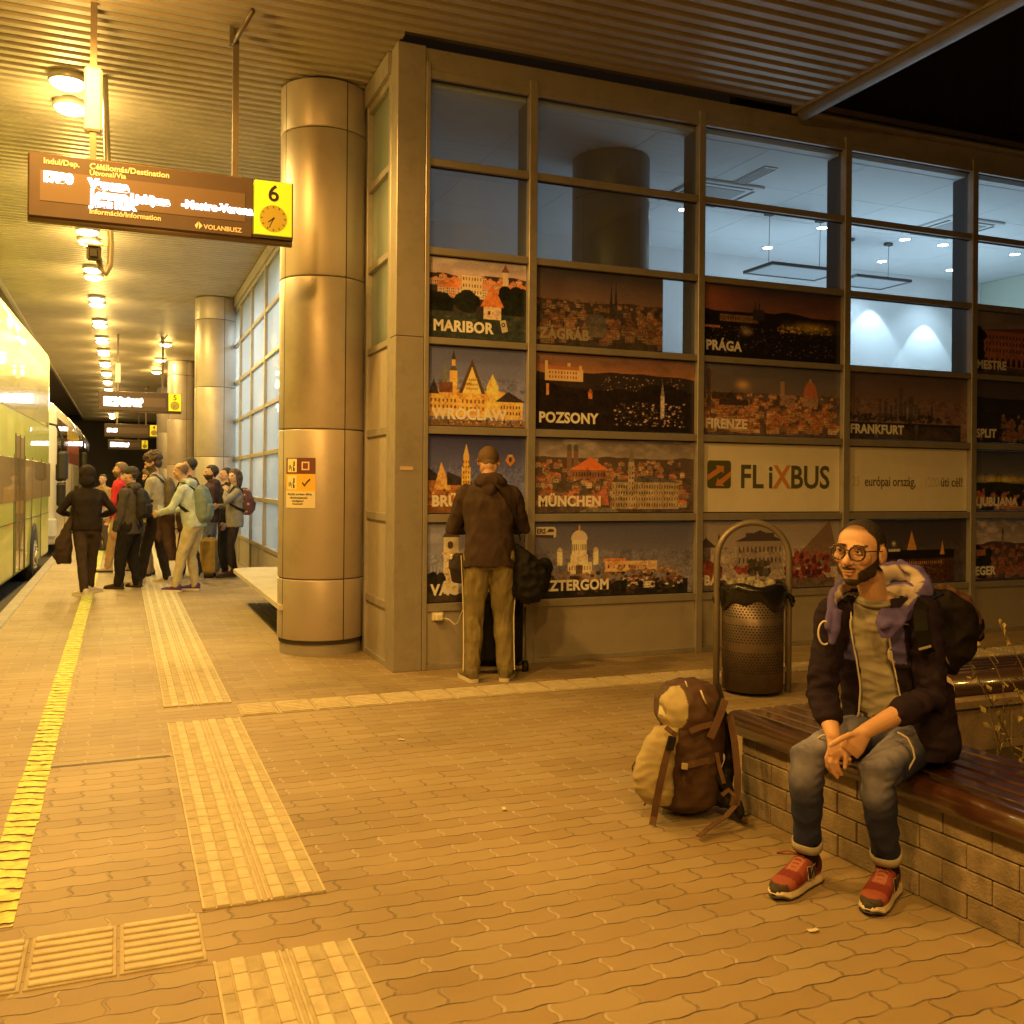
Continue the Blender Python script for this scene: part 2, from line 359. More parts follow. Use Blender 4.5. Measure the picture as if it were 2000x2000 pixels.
# platform, road, kerb
mb = MB(); mb.m(M_PAVER).face([(-1.10, -30, 0), (60, -30, 0), (60, 110, 0), (-1.10, 110, 0)]); mb.build('pavement', kind='structure')
mb = MB(); mb.m(M_ASPH).face([(-80, -80, -.14), (-1.24, -80, -.14), (-1.24, 220, -.14), (-80, 220, -.14)])
mb.face([(-1.24, 110, -.16), (120, 110, -.16), (120, 220, -.16), (-1.24, 220, -.16)]); mb.build('road', kind='structure')
mb = MB(); mb.m(M_KERB)
for i in range(110):
    y = -10 + i*1.0; mb.box((-1.25, y+.004, -.2), (-1.104, y+.996, .004), .012)
mb.build('kerb', kind='structure')
# yellow safety line
mb = MB(); mb.m(M_YEL); rr = random.Random(3)
def yline():
    y = 3.62
    while y < 60:
        st = .35 if y < 12 else 4
        w0 = -.451+rr.uniform(-.004, .004); w1 = -.324+rr.uniform(-.004, .004)
        mb.face([(w0, y, .0042), (w1, y, .0042), (w1, y+st, .0042), (w0, y+st, .0042)]); y += st
def yellow_paint():
    m = M_YEL; nt, N, L = nodes(m); b = N['Principled BSDF']
    geo = N.new('ShaderNodeNewGeometry'); sp = N.new('ShaderNodeSeparateXYZ'); L.new(geo.outputs['Position'], sp.inputs[0])
    # the paint is missing in the joints between the pavers and worn in a zigzag along the short joints
    w = N.new('ShaderNodeMath'); w.operation = 'DIVIDE'; L.new(sp.outputs[1], w.inputs[0]); w.inputs[1].default_value = .0975
    nn = N.new('ShaderNodeTexNoise'); nn.inputs['Scale'].default_value = 9; nn.inputs['Detail'].default_value = 5; L.new(geo.outputs['Position'], nn.inputs['Vector'])
    a = N.new('ShaderNodeMath'); a.operation = 'ADD'; L.new(w.outputs[0], a.inputs[0])
    xm = N.new('ShaderNodeMath'); xm.operation = 'MULTIPLY_ADD'; L.new(sp.outputs[0], xm.inputs[0]); xm.inputs[1].default_value = 3.; L.new(nn.outputs[0], xm.inputs[2]); L.new(xm.outputs[0], a.inputs[1])
    fr = N.new('ShaderNodeMath'); fr.operation = 'FRACT'; L.new(a.outputs[0], fr.inputs[0])
    r = N.new('ShaderNodeMapRange'); r.interpolation_type = 'SMOOTHSTEP'; r.inputs[1].default_value = .74; r.inputs[2].default_value = .92
    n3 = N.new('ShaderNodeTexNoise'); n3.inputs['Scale'].default_value = 16; n3.inputs['Detail'].default_value = 6; L.new(geo.outputs['Position'], n3.inputs['Vector'])
    md = N.new('ShaderNodeMath'); md.operation = 'MULTIPLY_ADD'; L.new(n3.outputs[0], md.inputs[0]); md.inputs[1].default_value = .9; L.new(fr.outputs[0], md.inputs[2])
    m3 = N.new('ShaderNodeMath'); m3.operation = 'SUBTRACT'; L.new(md.outputs[0], m3.inputs[0]); m3.inputs[1].default_value = .42; L.new(m3.outputs[0], r.inputs[0])
    tr = N.new('ShaderNodeBsdfTransparent'); mx = N.new('ShaderNodeMixShader'); L.new(r.outputs[0], mx.inputs[0]); L.new(b.outputs[0], mx.inputs[1]); L.new(tr.outputs[0], mx.inputs[2]); L.new(mx.outputs[0], N['Material Output'].inputs[0])
yline(); yellow_paint(); mb.build('safety_line', kind='structure')
# tactile strips (raised ribs are real)
def strip_y(mb, x0, x1, y0, y1, fine=True):
    mb.m(M_TACT).box((x0, y0, -.02), (x1, y1, .004))
    k = 9; w = (x1-x0)/k; n = max(1, int(round((y1-y0)/.105))); st = (y1-y0)/n
    mb.m(M_TACT2)
    for i in range(k):
        if i == 4:
            for dx in (.15, .62): mb.box((x0+w*(i+dx), y0, .002), (x0+w*(i+dx+.2), y1, .011), .002)
            continue
        if not fine:
            if i % 2 == 1: mb.box((x0+w*i, y0, .002), (x0+w*(i+1), y1, .009))
            continue
        for j in range(n):
            off = st*.5*(i % 2)
            a, b = y0+j*st+.003+off*0, y0+(j+1)*st-.003
            hi = (i % 2 == 1)
            mb.m(M_TACT2 if hi else M_TACT)
            mb.box((x0+w*i+.0025, a, .002), (x0+w*(i+1)-.0025, b, .0115 if hi else .0075), .002)
    mb.m(M_TACT2)
    for xx in (x0, x1-.008): mb.box((xx, y0, .002), (xx+.008, y1, .010))
def strip_x(mb, x0, x1, y0, y1, tile=.245, ribs=7):
    n = int(round((x1-x0)/tile)); st = (x1-x0)/n
    for i in range(n):
        a, b = x0+i*st+.004, x0+(i+1)*st-.004
        mb.m(M_TACT).box((a, y0, -.02), (b, y1, .005), .002)
        rw = (y1-y0)/ribs
        mb.m(M_TACT2)
        for j in range(ribs): mb.box((a+.012, y0+rw*j+rw*.24, .003), (b-.012, y0+rw*j+rw*.80, .0125), .0028)
mb = MB(); strip_y(mb, .276, .706, .9, 3.12); strip_y(mb, .276, .706, 3.52, 6.30); strip_y(mb, .276, .706, 6.76, 16.); strip_y(mb, .276, .706, 16., 60., False)
strip_x(mb, -1.05, .268, 3.15, 3.50); strip_x(mb, .722, 9.7, 6.35, 6.66)
mb.build('tactile_paving', kind='structure')
# darker service cover outline set in the paving near the kerb
mb = MB(); mb.m(M_BLACK)
for y in (5.55,): mb.face([(-.33, y, .0043), (.26, y+.01, .0043), (.26, y+.024, .0043), (-.33, y+.016, .0043)])
mb.build('expansion_joint', kind='structure')
# ------------------------------------------------------------------ canopy
def corrugated(x0, x1, y0, y1, z, name, pitch=.139, d=.028):
    m = MB(); m.m(M_CEIL); n = int((y1-y0)/pitch); P = []
    for i in range(n):
        y = y0+i*pitch; P += [(y, 0), (y+pitch*.46, 0), (y+pitch*.60, d), (y+pitch*.86, d)]
    vs = [(m.bm.verts.new((x0, y, z+h)), m.bm.verts.new((x1, y, z+h))) for y, h in P]
    for A, B in zip(vs[:-1], vs[1:]): m.bm.faces.new((A[0], A[1], B[1], B[0]))
    return m
canopy = empty('platform_canopy', (0, 0, ZC), label='corrugated metal canopy soffit over the platform, lit orange by its lamps', cat='canopy')
o = corrugated(-1.95, 2.02, -8, 62, 0, 'a').build('soffit', parent=canopy, normals=False)
mb = MB(); mb.m(mat('lane_soffit', (.22, .19, .16), .6, var=.1, vscale=1)).box((-9.5, -8, .32), (-2.03, 62, .4)); mb.build('lane_soffit', parent=canopy)
o = corrugated(2.02, 5.76, -8, 7.40, 0, 'b').build('soffit', parent=canopy, normals=False)
mb = MB(); mb.m(M_FRAME).tube([(5.84, -8, -.03), (5.84, 7.30, -.03)], .062, 12)
mb.box((5.76, -8, -.012), (5.80, 7.36, .16)); mb.build('edge_pipe', parent=canopy)
mb = MB(); mb.m(M_FRAME).box((-2.02, -8, -.05), (-1.953, 62, .5)); mb.build('edge_beam', parent=canopy)
mb = MB(); mb.m(mat('canopy_deck', (.08, .075, .07), .8)).box((-1.95, -8, .06), (2.02, 62, .5)); mb.box((2.02, -8, .06), (5.76, 7.40, .5)); mb.build('deck', parent=canopy)
# ceiling lamps, pairs of round fittings
M_LAMPG = emis('sodium_lamp_glow', (1, .80, .38), 22.); M_LAMPG2 = emis('sodium_lamp_glow_far', (1, .84, .45), 26.)
M_LAMPH = mat('lamp_housing', (.5, .48, .42), .4, metal=.3)
def ceiling_lamp(x, y, far, label, group):
    e = empty('ceiling_lamp', (x, y, ZC), label=label, cat='ceiling lamp', group=group)
    m = MB(); m.m(M_LAMPH).lathe((0, 0, 0), [(.05, .02), (.15, .0), (.158, -.05), (.145, -.062)], 28); m.build('housing', parent=e)
    m = MB(); m.m(M_LAMPG2 if far else M_LAMPG).lathe((0, 0, 0), [(.143, -.058), (.125, -.085), (.08, -.105), (.02, -.113), (.001, -.113)], 28); m.build('diffuser', parent=e)
    return e
k = 0
for y in LAMP_Y:
    for dy in (-.31, .31):
        if y+dy < 8: continue
        ceiling_lamp(-.45, y+dy, y > 18, ('round glowing sodium lamp of the long ceiling row, %s' % (['nearest, left of the departure board post', 'second, just below it in the row'][k])) if k < 2 else 'round glowing sodium lamp far along the ceiling row above the platform edge', None if k < 2 else 'far lamps of the row above the platform edge')
        k += 1
    nearf = y < 20
    c = SODIUM if y < 8 else SODIUM_FAR
    q = BRIGHT*(1. if y < 8 else (.72 if y < 24 else (.45 if y < 34 else .3)))
    lamp('lamp_light', 'SPOT', (-.45, y, ZC-.16), q, c, .12, spot_size=math.radians(165), spot_blend=.35); lamp('lamp_spill', 'POINT', (-.45, y, ZC-.42), q*.21, c, .12)
for y in (25.8, 29.2, 32.5):
    ceiling_lamp(1.02, y, True, 'round glowing sodium lamp of the short far row above the second departure board', 'short far row of ceiling lamps'); lamp('lamp_light', 'POINT', (1.02, y, ZC-.24), 55, SODIUM_FAR, .12)
# ------------------------------------------------------------------ terminal building
B = empty('terminal_building', (2.02, 7.42, 0), label='glass and beige metal bus terminal building with gridded facade and dark upper wall', cat='building')
BO = Vector((2.02, 7.42, 0))
def bbuild(mb, name, parent=B, **kw):
    for v in mb.bm.verts: v.co -= BO
    return mb.build(name, parent=parent, **kw)
FY, SX = 7.42, 2.02
MX = [(2.235, 2.273), (3.134, 3.207), (4.785, 4.854), (6.427, 6.504), (8.066, 8.142), (9.70, 9.78), (11.35, 11.42), (13.0, 13.07)]
ZB = [(0, .045), (.468, .53), (1.183, 1.248), (1.894, 1.957), (2.615, 2.669), (3.333, 3.389), (4.042, 4.10), (4.738, 4.80)]
M_GLASS = glass('window_glass', (.84, .90, .93), haze=(.62, .62, .62), hz=.085); M_GLASSF = glass('side_window_glass', (.8, .88, .9), haze=(.85, .85, .80), hz=.40)
# corner post, with its two faces and seam
mb = MB(); mb.m(M_FRAME).box((2.0, 7.40, 0), (2.232, 7.60, 2.66), .004); mb.box((2.0, 7.40, 2.664), (2.232, 7.60, ZC+.005), .004); mb.m(M_BLACK).box((2.004, 7.41, 2.655), (2.228, 7.59, 2.67)); bbuild(mb, 'corner_post')
for a, b in MX:
    mb = MB(); mb.m(M_FRAME).box((a, FY-.028, .0), (b, FY+.05, 4.86), .004)
    if a > 3: mb.m(M_FRAMEI).box((a+.004, FY+.052, .5), (b-.008, FY+.24, 4.73))
    bbuild(mb, 'mullion')
for z0, z1 in ZB:
    mb = MB(); mb.m(M_FRAME)
    for (a0, b0), (a1, b1) in zip(MX[:-1], MX[1:]):
        mb.box((b0+.0005, FY-.020, z0), (a1-.0005, FY+.045, z1), .003)
    mb.m(M_BLACK)
    for (a0, b0), (a1, b1) in zip(MX[:-1], MX[1:]): mb.box((b0+.001, FY+.02, z0-.009), (a1-.001, FY+.04, z1+.009))
    bbuild(mb, 'transom')
# header between frame and soffit, ledge flashings running on past the canopy edge
mb = MB(); mb.m(M_FRAME).box((2.235, FY-.012, 4.80), (13.1, FY+.1, 4.972)); bbuild(mb, 'header')
mb = MB(); mb.m(M_FRAME).box((5.92, FY-.10, 4.975), (14, FY+.06, 5.01), .008); mb.box((5.92, FY-.04, 5.06), (14, FY+.06, 5.12), .01); mb.m(mat('dark_flashing', (.06, .055, .05), .6)).box((5.92, FY-.02, 5.01), (14, FY+.06, 5.06)); bbuild(mb, 'flashing')
mb = MB(); md = mat('dark_cladding', (.05, .042, .036), .7, var=.1, vscale=2); mb.m(md)
for i in range(14): mb.box((5.5+i*.72, FY+.45, 5.05), (5.5+i*.72+.712, FY+.55, 12))
bbuild(mb, 'upper_wall')
# lower kick panels
mb = MB(); mb.m(M_PANEL)
for (a0, b0), (a1, b1) in zip(MX[:-1], MX[1:]): mb.box((b0+.001, FY+.004, .03), (a1-.001, FY+.03, .475))
bbuild(mb, 'kick_panel')
# glass panes
for c in range(7):
    rows = [6, 5, 4]
    if c == 3: rows = [6, 5, 4, 3][0:3] + [3]
    for r in ([4, 5, 6] if c != 3 else [3, 4, 5, 6]):
        rr_ = {3: (ZB[4][1], ZB[5][0]), 4: (ZB[4][1], ZB[5][0]), 5: (ZB[5][1], ZB[6][0]), 6: (ZB[6][1], ZB[7][0])}
        z0, z1 = rr_[r] if r != 3 else (ZB[4][1], ZB[5][0])
        if r == 4 and c != 3: continue
        if r == 3 or (r == 4): continue
        mb = MB(); mb.m(M_GLASS).box((MX[c][1]+.002, FY+.030, z0+.002), (MX[c+1][0]-.002, FY+.034, z1-.002)); bbuild(mb, 'window_pane')
# side facade (faces the platform)
YS = [7.62, 8.40, 10.04, 11.68, 13.32, 14.96, 16.6, 18.24, 19.88, 21.52, 23.2]
for i, y in enumerate(YS):
    mb = MB(); mb.m(M_FRAME).box((SX-.024, y-.035, 0), (SX+.06, y+.035, 4.86), .004); bbuild(mb, 'mullion')
for z0, z1 in ZB:
    mb = MB(); mb.m(M_FRAME)
    for a, b in zip(YS[:-1], YS[1:]): mb.box((SX-.016, a+.0355, z0), (SX+.05, b-.0355, z1), .003)
    bbuild(mb, 'transom')
mb = MB(); mb.m(M_FRAME).box((SX-.05, 7.60, 4.80), (SX+.1, 62, 4.972)); mb.box((SX+.001, 7.58, 0), (SX+.05, 7.60, 4.8)); bbuild(mb, 'header')
mb = MB(); mb.m(M_PANEL)
for a, b in zip(YS[:-1], YS[1:]):
    top = ZB[4][0] if a < 8 else .475
    mb.box((SX+.004, a+.036, .04), (SX+.03, b-.036, top))
bbuild(mb, 'kick_panel')
for j, (a, b) in enumerate(zip(YS[:-1], YS[1:])):
    for r in range(1, 7):
        if a < 8 and r < 4: continue
        if 8 < a < 13 and r: 
            if a > 8.2 and a < 10: continue
        mb = MB(); mb.m(M_GLASSF).box((SX+.02, a+.037, ZB[r][1]+.002), (SX+.024, b-.037, ZB[r+1][0]-.002)); bbuild(mb, 'window_pane')
# side wall beyond the windows, end of the station
mb = MB(); mb.m(M_PANEL).box((SX+.01, 23.24, 0), (SX+.2, 62, 4.96)); bbuild(mb, 'side_wall')
# interior hall behind the front facade
MW = mat('white_interior_wall', (.72, .74, .76), .8, var=.04, vscale=2); MC2 = mat('white_interior_ceiling', (.72, .75, .78), .8)
mb = MB(); mb.m(MW).box((2.1, 11.3, -.1), (16, 11.4, 4.8)); mb.box((2.14, 7.50, 0.), (2.2, 11.3, 4.7)); mb.box((16, 7.4, -.1), (16.1, 11.4, 4.8)); bbuild(mb, 'hall_wall')
mb = MB(); mb.m(mat('warm_hall_partition', (.62, .70, .60), .8)).box((12.5, 9.0, 0), (12.56, 11.3, 4.695)); bbuild(mb, 'hall_partition')
mb = MB(); mb.m(MC2)
for i in range(12):
    for j in range(4): mb.box((2.1+i*1.2+.004, 7.6+j*.98+.004, 4.70), (2.1+(i+1)*1.2-.004, 7.6+(j+1)*.98-.004, 4.72))
mb.box((2.1, 7.5, 4.705), (16, 11.3, 4.8)); bbuild(mb, 'hall_ceiling')
mb = MB(); mb.m(mat('hall_floor_grey', (.25, .25, .26), .4)).box((2.2, 7.52, -.02), (16, 11.3, .012)); bbuild(mb, 'hall_floor')
# interior of the side hall
mb = MB(); mb.m(MW).box((5.0, 11.5, 0), (5.1, 23.3, 4.8)); mb.box((2.1, 11.42, 0), (5.0, 11.5, 4.8)); mb.box((2.3, 23.22, 0), (5.1, 23.3, 4.8)); bbuild(mb, 'side_hall_wall')
mb = MB(); mb.m(MC2).box((2.1, 11.42, 4.66), (5.1, 23.3, 4.8)); bbuild(mb, 'side_hall_ceiling')
mb = MB(); mb.m(mat('hall_floor_dark', (.12, .12, .13), .4)).box((2.1, 11.5, -.02), (5.1, 23.3, .012)); bbuild(mb, 'side_hall_floor')
for y in (13.5, 16.2, 18.9, 21.5): lamp('hall_light', 'AREA', (3.4, y, 4.6), 70, (.86, .94, 1.), shape='RECTANGLE', size=1.2, size_y=.9)
# fascia of the column row ends, wall notice tape on the corner post
mb = MB(); mb.m(mat('label_tape', (.55, .42, .33), .6)).box((2.045, 7.3955, 1.60), (2.15, 7.398, 1.628)); bbuild(mb, 'label_tape')
# dark round column inside the hall and the round columns outside
M_COL = mat('column_casing_outer', (.45, .39, .345), .44, metal=.4, var=.05, vscale=2, dirt=.22, dscale=2.2)
def column(x, y, top, label, group, mm=M_COL, r=.38):
    e = empty('round_column', (x, y, 0), label=label, cat='column', group=group)
    zj = [.13, .66, 1.955, 3.27, top-.42, top]
    m = MB(); m.m(mat('column_plinth', (.30, .27, .23), .7, dirt=.3) if r == .38 and mm is M_COL else mm).lathe((0, 0, 0), [(r-.022, 0), (r-.022, .13)], 56); m.build('plinth', parent=e)
    for a, b in zip(zj[:-1], zj[1:]):
        m = MB(); m.m(mm)
        for k in range(4):
            a0 = -PI/2 + .34 + k*PI/2 + .012; a1 = a0+PI/2-.024
            m.lathe((0, 0, 0), [(r-.012, a+.003), (r-.003, a+.006), (r, a+.014), (r, b-.014), (r-.003, b-.006), (r-.012, b-.003)], 16, a0, a1)
        m.build('casing_ring', parent=e)
    m = MB(); m.m(mat('column_joint', (.035, .03, .025), .8)).lathe((0, 0, 0), [(r-.013, .1), (r-.013, top)], 48); m.build('joint', parent=e)
    return e
column(1.667, 8.64, 4.965, 'metal clad round column nearest the corner post, behind the platform six board', 'round columns of the platform')
column(1.667, 19.25, 4.965, 'metal clad round column at the end of the bright side windows, behind the queue', 'round columns of the platform')
column(1.62, 29.7, 4.965, 'third metal clad round column down the platform, bright yellow in the lamp light', 'round columns of the platform')
column(1.60, 38.0, 4.965, 'fourth metal clad round column, farthest down the platform', 'round columns of the platform')
column(4.46, 8.47, 4.695, 'dark round column inside the hall behind the upper windows', 'columns inside', mm=mat('hall_column_shaded', (.07, .068, .066), .35, metal=.3))  # the inner column's dimmer lighting is put into its dark colour
# downlights, pendant lamps, grilles inside
M_DL = emis('downlight_glow', (.85, .93, 1.), 40.); M_WH = mat('fitting_white', (.7, .72, .74), .5); M_DK = mat('pendant_frame', (.06, .065, .07), .5)
DL = [(8.04, 10.75), (8.03, 9.65), (9.37, 9.67), (10.04, 9.69), (10.0, 10.75), (11.31, 10.76), (11.33, 9.68), (6.04, 9.65), (12.8, 9.7)]
for i, (x, y) in enumerate(DL):
    e = empty('downlight', (x, y, 4.70), label='small round white downlight glowing in the ceiling inside the hall', cat='downlight', group='downlights inside the hall')
    m = MB(); m.m(M_WH).lathe((0, 0, 0), [(.062, 0), (.072, -.008), (.085, -.006), (.088, 0)], 20); m.build('trim_ring', parent=e)
    m = MB(); m.m(M_DL).lathe((0, 0, 0), [(.062, -.004), (.001, -.005)], 20); m.build('lens', parent=e)
    lamp('downlight_beam', 'SPOT', (x, y, 4.66), 48, COOL if x < 11.9 else (.95, 1., .72), .05, spot_size=2.0, spot_blend=.6)
for x, z in ((10.3, 4.45), (11.35, 4.3)): lamp('scallop_spot', 'SPOT', (x, 11.0, z), 60, COOL, .02, spot_size=1.25, spot_blend=.25, rot=(.12, 0, 0))  # added spots that draw the downlights' scallops on the back wall
lamp('hall_light', 'AREA', (9.0, 9.6, 3.1), 78, COOL, shape='RECTANGLE', size=5.4, size_y=2., rot=(PI, 0, 0))  # added upward fill to brighten the hall ceiling, no fitting there
def pendant(x0, x1, y, z, label):
    e = empty('pendant_lamp', ((x0+x1)/2, y, z), label=label, cat='pendant lamp', group='linear pendant lamps inside')
    w = (x1-x0)/2; m = MB(); m.m(M_DK)
    m.box((-w, -.28, 0), (-w+.03, .28, .035)); m.box((w-.03, -.28, 0), (w, .28, .035)); m.box((-w+.03, -.28, 0), (w-.03, -.25, .035)); m.box((-w+.03, .25, 0), (w-.03, .28, .035)); m.build('frame', parent=e)
    m = MB(); m.m(mat('pendant_panel', (.30, .33, .36), .5)).box((-w+.03, -.25, .008), (w-.03, .25, .025)); m.build('diffuser', parent=e)
    m = MB(); m.m(M_DK)
    for sx in (-w*.7, w*.7): m.tube([(sx, 0, .035), (sx+.01, 0, 4.7-z)], .0035, 5); m.box((sx-.05, -.03, 4.66-z), (sx+.05, .03, 4.698-z))
    m.build('cord', parent=e)
pendant(6.85, 7.9, 9.35, 4.02, 'dark framed pendant lamp hanging behind the third column of windows')
pendant(8.55, 9.45, 9.9, 4.14, 'dark framed pendant lamp hanging behind the fourth column of windows')
def grille(x, y, w, d, n, label, cas=False):
    e = empty('air_grille' if not cas else 'ceiling_cassette', (x, y, 4.70), label=label, cat='air grille' if not cas else 'air conditioner')
    if cas:
        m = MB(); m.m(M_WH).box((-w/2, -d/2, -.03), (w/2, d/2, 0), .01); m.build('cover', parent=e)
        m = MB(); m.m(M_DK); 
        for s in (-1, 1): m.box((-w*.36, s*d*.42-.02, -.034), (w*.36, s*d*.42+.02, -.028)); m.box((s*w*.42-.02, -d*.36, -.034), (s*w*.42+.02, d*.36, -.028))
        m.m(mat('cassette_grid', (.35, .36, .38), .6)).box((-w*.32, -d*.32, -.036), (w*.32, d*.32, -.029)); m.build('slots', parent=e)
    else:
        m = MB(); m.m(M_WH).box((-w/2, -d/2, -.012), (w/2, d/2, 0)); m.build('plate', parent=e)
        m = MB(); m.m(M_DK)
        for i in range(n): xx = -w/2+w*(i+.5)/n; m.box((xx-.008, -d/2+.02, -.016), (xx+.008, d/2-.02, -.011))
        m.build('slots', parent=e)
grille(6.03, 8.31, .16, .60, 4, 'slotted air grille in the hall ceiling seen through the third column of windows')
grille(5.95, 8.98, .84, .84, 0, 'square ceiling cassette half hidden by the second mullion', True)
grille(9.45, 8.98, .84, .84, 0, 'square ceiling cassette behind the fourth column of windows', True)
# ------------------------------------------------------------------ printed city pictures on the facade
class Pic:
    """small numpy painter, y up, pixel colours become the print's own colours"""
    def __init__(s, w, h, seed):
        s.n = 150; s.h = s.n; s.w = int(round(s.n*w/h)); s.a = np.zeros((s.h, s.w, 3)); s.asp = w/h; s.r = np.random.default_rng(seed)
        s.X, s.Y = np.meshgrid((np.arange(s.w)+.5)/s.h, (np.arange(s.h)+.5)/s.h)
    def noise(s, fx, fy, oct=4):
        out = 0; amp = 1; tot = 0
        for o in range(oct):
            gx, gy = int(fx*s.asp*2**o)+2, int(fy*2**o)+2; g = s.r.random((gy+1, gx+1)); u = s.X/s.asp*gx*.999; v = s.Y*gy*.999
            i, j = u.astype(int), v.astype(int); fu, fv = u-i, v-j; fu = fu*fu*(3-2*fu); fv = fv*fv*(3-2*fv)
            out = out+amp*((g[j, i]*(1-fu)+g[j, i+1]*fu)*(1-fv)+(g[j+1, i]*(1-fu)+g[j+1, i+1]*fu)*fv); tot += amp; amp *= .55
        return out/tot
    def sky(s, bot, top, y0=.3, clouds=0., cc=(1, 1, 1), cf=3):
        t = np.clip((s.Y-y0)/(1-y0), 0, 1)[..., None]; s.a[:] = np.array(bot)*(1-t)+np.array(top)*t
        if clouds: k = (np.clip((s.noise(cf, cf*2.4)-.45)*4, 0, 1)*clouds)[..., None]; s.a = s.a*(1-k)+np.array(cc)*k
        return s
    def put(s, m, c, a=1.): m = (m*a)[..., None]; s.a = s.a*(1-m)+np.array(c)*m
    def rect(s, x0, y0, x1, y1, c): s.put(((s.X >= x0) & (s.X <= x1) & (s.Y >= y0) & (s.Y <= y1)).astype(float), c)
    def tri(s, x0, x1, y0, y1, c, xm=None):
        xm = (x0+x1)/2 if xm is None else xm; t = (s.Y-y0)/(y1-y0); s.put(((t >= 0) & (t <= 1) & (s.X >= x0+(xm-x0)*t) & (s.X <= x1+(xm-x1)*t)).astype(float), c)
    def ell(s, x, y, rx, ry, c, up=False, a=1.): m = ((s.X-x)/rx)**2+((s.Y-y)/ry)**2 <= 1; m = m & (s.Y >= y) if up else m; s.put(m.astype(float), c, a)
    def glow(s, x, y, rx, ry, c, a=1.): s.put(np.exp(-((s.X-x)/rx)**2-((s.Y-y)/ry)**2), c, a)
    def ridge(s, y, amp, f, c, rough=3): 
        xs = s.X[0]; p = s.r.random(8)*6; hgt = y+sum(amp/(k+1)**1.2*np.sin(xs*f*(k+1)*1.7+p[k]) for k in range(rough+2)); s.put((s.Y <= hgt[None]).astype(float), c)
    def blobs(s, x0, x1, y0, y1, n, r, cols, sq=1.):
        for i in range(n):
            x, y, q = s.r.uniform(x0, x1), s.r.uniform(y0, y1), s.r.uniform(.5, 1)*r; c = np.array(cols[s.r.integers(len(cols))])*s.r.uniform(.7, 1.2); s.ell(x, y, q, q*sq, c)
    def town(s, x0, x1, y0, y1, n, size, walls, roofs, win=(.05, .04, .04)):
        P = sorted([(s.r.uniform(y0, y1), s.r.uniform(x0, x1)) for _ in range(n)], reverse=True)
        for y, x in P:
            k = size*(.6+.9*(y1-y)/(y1-y0+1e-6)); w, h = k*s.r.uniform(.8, 1.7), k*s.r.uniform(.5, .95); cw = np.array(walls[s.r.integers(len(walls))])*s.r.uniform(.7, 1.15); cr = np.array(roofs[s.r.integers(len(roofs))])*s.r.uniform(.75, 1.2)
            s.rect(x, y, x+w, y+h, cw); s.tri(x-.15*k, x+w+.15*k, y+h, y+h+k*.5, cr, x+w*s.r.uniform(.3, .7))
            if k > .05: s.wins(x, y, x+w, y+h, max(2, int(w/.022)), max(1, int(h/.03)), win)
    def wins(s, x0, y0, x1, y1, nx, ny, c):
        for i in range(nx):
            for j in range(ny):
                a, b = x0+(x1-x0)*(i+.3)/nx, y0+(y1-y0)*(j+.25)/ny; s.rect(a, b, a+(x1-x0)*.4/nx, b+(y1-y0)*.5/ny, c)
    def grain(s, k=.08, tex=.55):
        t = s.noise(40, 40, 3)-.5; u = s.noise(9, 9, 3)-.5; lum = s.a.mean(-1); k_ = np.clip((np.abs(np.gradient(lum)[0])+np.abs(np.gradient(lum)[1]))*8, 0, 1); s.a *= (1+tex*(t*1.5+u*1.1)*(.12+1.2*(s.Y < .62)))[..., None]; s.a = np.clip(s.a*np.array((1.35, 1.42, 1.9)), 0, 1); s.a *= (1+k*s.r.standard_normal((s.h, s.w)))[..., None]; s.a = np.clip(s.a, .002, .95); return s
ORG, GOLD, CRM, DKT, RED = (.62, .20, .06), (.75, .42, .09), (.72, .56, .36), (.015, .018, .012), (.50, .10, .05)
def p_maribor(s):
    s.sky((.62, .40, .30), (.45, .40, .42), .65, .6, (.75, .62, .55)); s.ridge(.80, .02, 3, (.05, .035, .03)); s.town(0, 1.4, .50, .74, 46, .10, [CRM, (.8, .5, .3), (.75, .42, .28)], [ORG, (.7, .26, .12)]); s.rect(.45, .55, .72, .80, (.78, .55, .34)); s.wins(.45, .55, .72, .8, 7, 3, (.2, .1, .06))
    s.rect(1.0, .6, 1.07, .88, CRM); s.tri(.98, 1.09, .88, .98, (.25, .1, .08)); s.blobs(0, .28, .38, .5, 20, .10, [DKT]); s.blobs(.45, .62, .38, .52, 16, .12, [DKT]); s.blobs(1.0, 1.3, .36, .62, 26, .12, [DKT])
    s.rect(0, 0, 1.4, .33, (.04, .05, .04)); s.blobs(0, 1.3, .1, .32, 40, .05, [(.10, .08, .04), (.03, .05, .05)], .4); s.rect(.74, .27, .98, .44, (.78, .55, .33)); s.tri(.70, 1.02, .43, .72, ORG, .86); s.rect(.8, .33, .83, .37, (.1, .05, .03))
